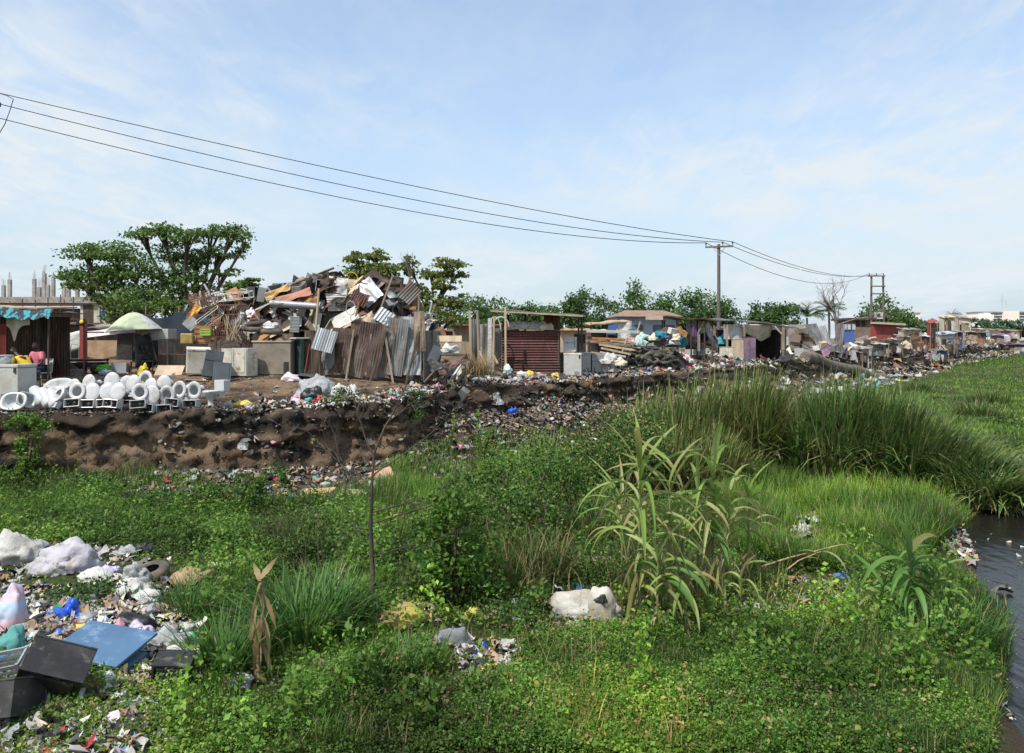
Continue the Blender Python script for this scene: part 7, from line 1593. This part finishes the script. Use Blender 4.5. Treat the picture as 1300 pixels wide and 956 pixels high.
gbag('light blue rag left of the blue board', 80, 806, 22, 10, 'blue'); gbag('dark rags left above the blue board', 95, 812, 34, 16, 'black', name='rag', cat='cloth'); gbag('grey stone like lump by the checked bag', 50, 772, 22, 14, 'grey', name='rubble_lump', cat='rubble')
o = MB(); o.box((0, 0, 0), (.86, .62, .03)); prop('blue_board', 'flat dusty blue board lying on near rubbish', 'board', o, blueboard, gnd(131, 836, .16), (R(12), R(4), R(-14)), None, .004); o = MB(); o.box((0, 0, 0), (.5, .4, .03)); prop('blue_board', 'second blue board showing under the dusty one', 'board', o, blueboard, gnd(145, 845, .06), (R(5), R(3), R(-10)), None, .004)
def tv_casing(label, px, py, w, h, d, rot):
    t = thing('television_casing', label, 'casing', gnd(px, py, .02), 0, rot=rot); o = MB(); q = .02
    o.box((0, d / 2, h / 2), (w * .75, q, h * .75)); o.box((0, 0, q / 2), (w, d, q), None, .95); o.box((0, 0, h - q / 2), (w, d, q)); o.box((-w / 2 + q / 2, 0, h / 2), (q, d, h - 2 * q - .002)); o.box((w / 2 - q / 2, 0, h / 2), (q, d, h - 2 * q - .002)); o.build('shell', black, t)
    o = MB()
    for s in (-1, 1): o.box((s * (w / 2 - .03), -d / 2 - .012, h / 2), (.07, .02, h + .02)); o.box((0, -d / 2 - .012, h / 2 + s * (h / 2 - .03)), (w - .075, .02, .07))
    o.build('bezel', black, t, bevel=.006); o = MB()
    for k in range(7): o.box((w * .18, d / 2 + .013, h * (.3 + .05 * k)), (w * .25, .006, .012))
    o.build('vent', greydk, t); return t
tv_casing('large black television casing on its side at front left', 62, 872, .56, .46, .34, (R(-38), R(-22), R(200))); tv_casing('second black casing half under the first at front', 30, 888, .5, .4, .3, (R(-70), R(10), R(170))); tv_casing('black monitor casing in grass right of blue board', 219, 872, .36, .3, .25, (R(-12), R(-6), R(190)))
prop('plastic_crate', 'grey slatted plastic crate at the lower left edge', 'crate', crate_mb(.4, .3, .24, 4), grey, gnd(8, 866, .02), (R(14), R(-8), R(12)))
o = MB(); o.tube([(0, 0, 0), (.1, .0, .02), (.17, 0, .01), (.2, 0, 0)], [.035, .035, .025, .012], 10); prop('bottle', 'yellow bottle lying under the blue board edge', 'bottle', o, RUB['yellow'], gnd(102, 848, .06), (0, 0, R(25)))
tyre('half buried dusty tyre in weeds behind near rubbish', gnd(192, 732, .07), (R(16), R(-8), 0), .27, rubberdusty, .15)
o = MB(); o.slab(14, 10, lambda u, v: ((u - .5) * .62, (v - .5) * .5, .14 * math.sin(u * PI) * math.sin(v * PI) + .05 * vnoise((u * 3, v * 3, 2), 1)), .02, True); prop('brown_mat', 'brown sagging mat right of the dusty tyre', 'mat', o, cardboard, gnd(238, 738, .06), (R(8), R(-6), R(-14)))
o = MB(); o.tube([(0, 0, 0), (.36, .02, .02)], .05, 10); prop('cream_roll', 'short cream roll lying right of brown mat', 'roll', o, cream, gnd(265, 723, .06)); o = MB(); o.tube([(0, 0, 0), (.15, .02, .12)], [.05, .04], 8); prop('pale_stub', 'pale stub leaning at end of the cream roll', 'stub', o, tan, gnd(297, 726, .02))
# middle ground
t = thing('sack', 'lumpy white sack with black patch lying in the weeds', 'sack', gnd(742, 780), R(-12)); o = crumple_mb(.95, .4, .32, 3.7, .16, 4, 1.3); o.build('bag', mat('sack_white', (.46, .45, .41), (.3, .27, .22), 2.2, .8, bump=.5, bsc=8), t)
o = crumple_mb(.42, .40, .40, 2.6, .10, 4, 1.2); o.build('lobe', MATS['sack_white'], t, (.24, -.05, 0)); o = crumple_mb(.15, .08, .12, 1.2, .4); o.build('black_patch', black, t, (.24, -.21, .24))
gbag('dark grey filled sack at edge of spilled rubbish', 574, 816, 42, 26, mat('slate_sack', (.13, .135, .15), (.2, .2, .21), 3, .6), name='sack', cat='sack', amp=.14)
o = crumple_mb(.72, .34, .26, 3.3, .2, 4); prop('foam_block', 'yellow foam block near the sapling foot', 'foam', o, mat('foam_yellow', (.48, .40, .08), (.25, .18, .09), 2.5, .9, lo=.38, hi=.6), gnd(508, 792), (R(6), R(-4), R(18))); gbag('dirty yellow foam lump right of leafy bush', 602, 784, 30, 14, mat('foam_dirty', (.42, .36, .08), (.25, .2, .07), 3, .9), name='foam_lump', cat='foam')
o = MB(); o.box((0, 0, .06), (.72, .3, .09)); prop('pale_board', 'pale long board in weeds behind the patched sack', 'board', o, woodlight, gnd(748, 718), (R(4), R(-2), R(-6)), None, .006)
o = MB(); o.box((0, 0, .02), (.95, .12, .03)); prop('dark_plank', 'dark plank lying at foot of the bare sapling', 'plank', o, wood, gnd(510, 772, .03), (0, R(2), R(6)))
def stone(label, px, py, w, h, m_=concrete): gbag(label, px, py, w, h, m_, name='stone', cat='stone', amp=.12)
stone('grey stone left of the patched white sack', 708, 782, 18, 14, grey); stone('pale small stone before patched sack', 724, 793, 14, 8, tan); stone('round reddish stone at sapling foot', 474, 778, 12, 14, rooftile); stone('flat grey stone right of sapling foot', 486, 782, 18, 10, concrete); stone('brown lump under the big arching grass', 404, 850, 26, 16, rooftile); stone('orange brown boulder at foot of the black bank', 90, 606, 40, 24, rooftan)
stone('pale blue stone left of the grey stone', 698, 762, 9, 8, grey); stone('small brown stone behind the grey stone', 686, 764, 12, 8, tan)
gbag('blue bottle like scrap on the spilled rubbish', 616, 826, 8, 14, 'blue'); gbag('white scraps on top of the spilled rubbish', 645, 822, 24, 12, 'white'); gbag('tan crumpled paper on the spilled rubbish', 626, 840, 34, 14, 'brown', name='crumpled_paper', cat='paper'); gbag('pale yellow bag at bottom of the spilled rubbish', 622, 852, 26, 12, 'yellow'); gbag('pale flat bag left in the spilled rubbish', 592, 822, 26, 7, 'white'); gbag('grey film at lower left of front tuft', 304, 868, 34, 14, 'clear')
gbag('white rubbish bag on the meadow left of maize', 1022, 676, 16, 14, 'white'); gbag('blue white bag above the meadow rubbish', 1034, 664, 14, 12, mat('bluewhite', (.5, .58, .68), (.7, .7, .7), 3, .5)); gbag('white bag behind the fallen stalk', 988, 702, 22, 16, 'white'); gbag('small white film on weeds at left of purplish bush', 416, 660, 14, 8, 'white'); gbag('white scrap in weeds left of seed stalks', 175, 662, 10, 6, 'white')
gbag('white film caught in the dark reeds at right', 1222, 560, 18, 6, 'white')
# rubbish along the foot and rim of the bank
def ebag(label, px, Y, w, h, c, dz=0.0, name='plastic_bag', cat='bag', group=None, amp=.28):
    k = Y / F; x = X(px, Y); z = max(bank_z(x, Y), ground_z(x, Y)); return bag(label, Vector((x, Y, z - .02 + dz)), (w * k, w * k * .7, h * k), RUB[c] if isinstance(c, str) else c, px * .31 + Y, 0, name, cat, group, amp=amp)
ebag('large greyish white rubbish bag on the bank rim', 400, 23.0, 50, 26, 'clear'); ebag('black rubbish bag in front of the large white one', 398, 22.3, 26, 20, 'black'); ebag('white bag right of the large rim bags', 430, 22.9, 24, 16, 'white'); ebag('crushed white bag left of the dead rim weeds', 447, 22.9, 22, 16, 'white')
ebag('round white bag on bank rim past the toilets', 290, 21.4, 11, 8, 'white'); ebag('yellow bag on bank rim past the toilets', 309, 21.5, 22, 10, 'yellow'); ebag('white film left of the yellow rim bag', 316, 21.2, 12, 8, 'white'); ebag('pink bag left of the large rim bags', 376, 22.4, 14, 8, 'pink')
ebag('teal tinted white bag before the maroon shed', 644, 31.9, 12, 12, mat('tealwhite', (.35, .55, .5), (.5, .65, .6), 3, .5)); ebag('white bag at left of the bright bank rubbish', 630, 27.4, 20, 14, 'white'); ebag('yellow bag before the maroon shed', 672, 31.5, 12, 8, 'yellow'); ebag('small yellow bag right of the first', 705, 31.8, 9, 7, 'yellow'); ebag('deep blue bag on bright bank rubbish', 651, 27.3, 12, 8, 'blue'); ebag('white bag before rust streaked freezer', 663, 31.0, 14, 8, 'white')
gbag('pink bag on rubbish at foot of the black bank', 222, 618, 26, 12, 'pink'); gbag('long white plastic on ground under black bank', 155, 614, 28, 6, 'white'); gbag('blue pipe end shaped bag under the black bank', 120, 610, 16, 12, 'blue'); gbag('teal film at rubbish near sapling', 368, 634, 10, 8, 'teal')
o = MB(); o.box((0, 0, .03), (.9, .55, .03)); prop('tan_board', 'large tan board sloping on rubbish behind sapling', 'board', o, mat('pinkish_board', (.42, .26, .18), (.3, .2, .14), 2, .9), at(478, 608, 20.4), (R(28), R(-14), R(20))); o = MB(); o.box((0, 0, .08), (.75, .3, .16), None, .9, .03); prop('foam_slab', 'orange tinted foam slab on rubbish left of sapling', 'foam', o, mat('foam_orange', (.48, .30, .12), (.6, .5, .35), 2.5, .9), gnd(405, 634, .05), (R(6), R(-3), R(-6)), None, .02)
o = MB(); o.box((0, 0, .06), (.6, .3, .1)); prop('pale_slab', 'pale slab at the right of orange tinted foam', 'slab', o, tan, gnd(450, 632, .05), (R(8), R(4), R(10)), None, .01); o = MB(); o.box((0, 0, 0), (.05, .04, .6)); prop('white_stick', 'white stick standing askew on rubbish slope', 'stick', o, white, at(507, 582, 22.6), (R(-40), R(-28), 0)); ebag('white rag hanging on the brown cut bank', 308, 20.4, 14, 16, 'white', -.55)
# anonymous bags and cartons: many alike, sharing a label per colour and place
AN = ['white', 'clear', 'black', 'blue', 'pink', 'yellow', 'brown', 'teal', 'grey', 'red']; AW = [.15, .2, .24, .03, .02, .025, .17, .015, .14, .01]
def many(n, place, pts, size):
    for x, y, z in pts[:n]:
        c = random.choices(AN, AW)[0]; s = random.uniform(*size); nm = 'carton' if c == 'brown' else 'plastic_bag'
        lb = f'small {c if c != "clear" else "translucent"} {"carton scrap" if c == "brown" else "bag"} among the rubbish {place}'
        prop(nm, lb, 'carton' if c == 'brown' else 'bag', crumple_mb(s * random.uniform(.8, 1.5), s, s * random.uniform(.35, .7), random.uniform(0, 99), .3, 2), RUB[c], (x, y, z - .02), (0, 0, random.uniform(0, 6)), f'{c} scraps {place}')
many(34, 'at the foot of the black bank', on_edge(-1.5, 6, -2.0, -.2, 34), (.12, .3)); many(46, 'on the slope below the maroon shed', on_edge(8.5, 17, -2.2, -.1, 46), (.12, .28)); many(46, 'on the bank top before the maroon shed', on_edge(9.5, 20, .7, 2.8, 46), (.12, .28)); many(16, 'on the rim beyond the toilets', on_edge(3.8, 8, .6, 1.8, 16), (.12, .28))
many(30, 'spilling down the distant bank', on_edge(36, 66, -3, .5, 30), (.4, .9))
xy = scatter([(-10, 760), (70, 765), (190, 785), (250, 815), (255, 865), (150, 905), (-10, 905)], 60); many(60, 'of the near heap', [(x, y, ground_z(x, y) + .03) for x, y in xy], (.07, .2))
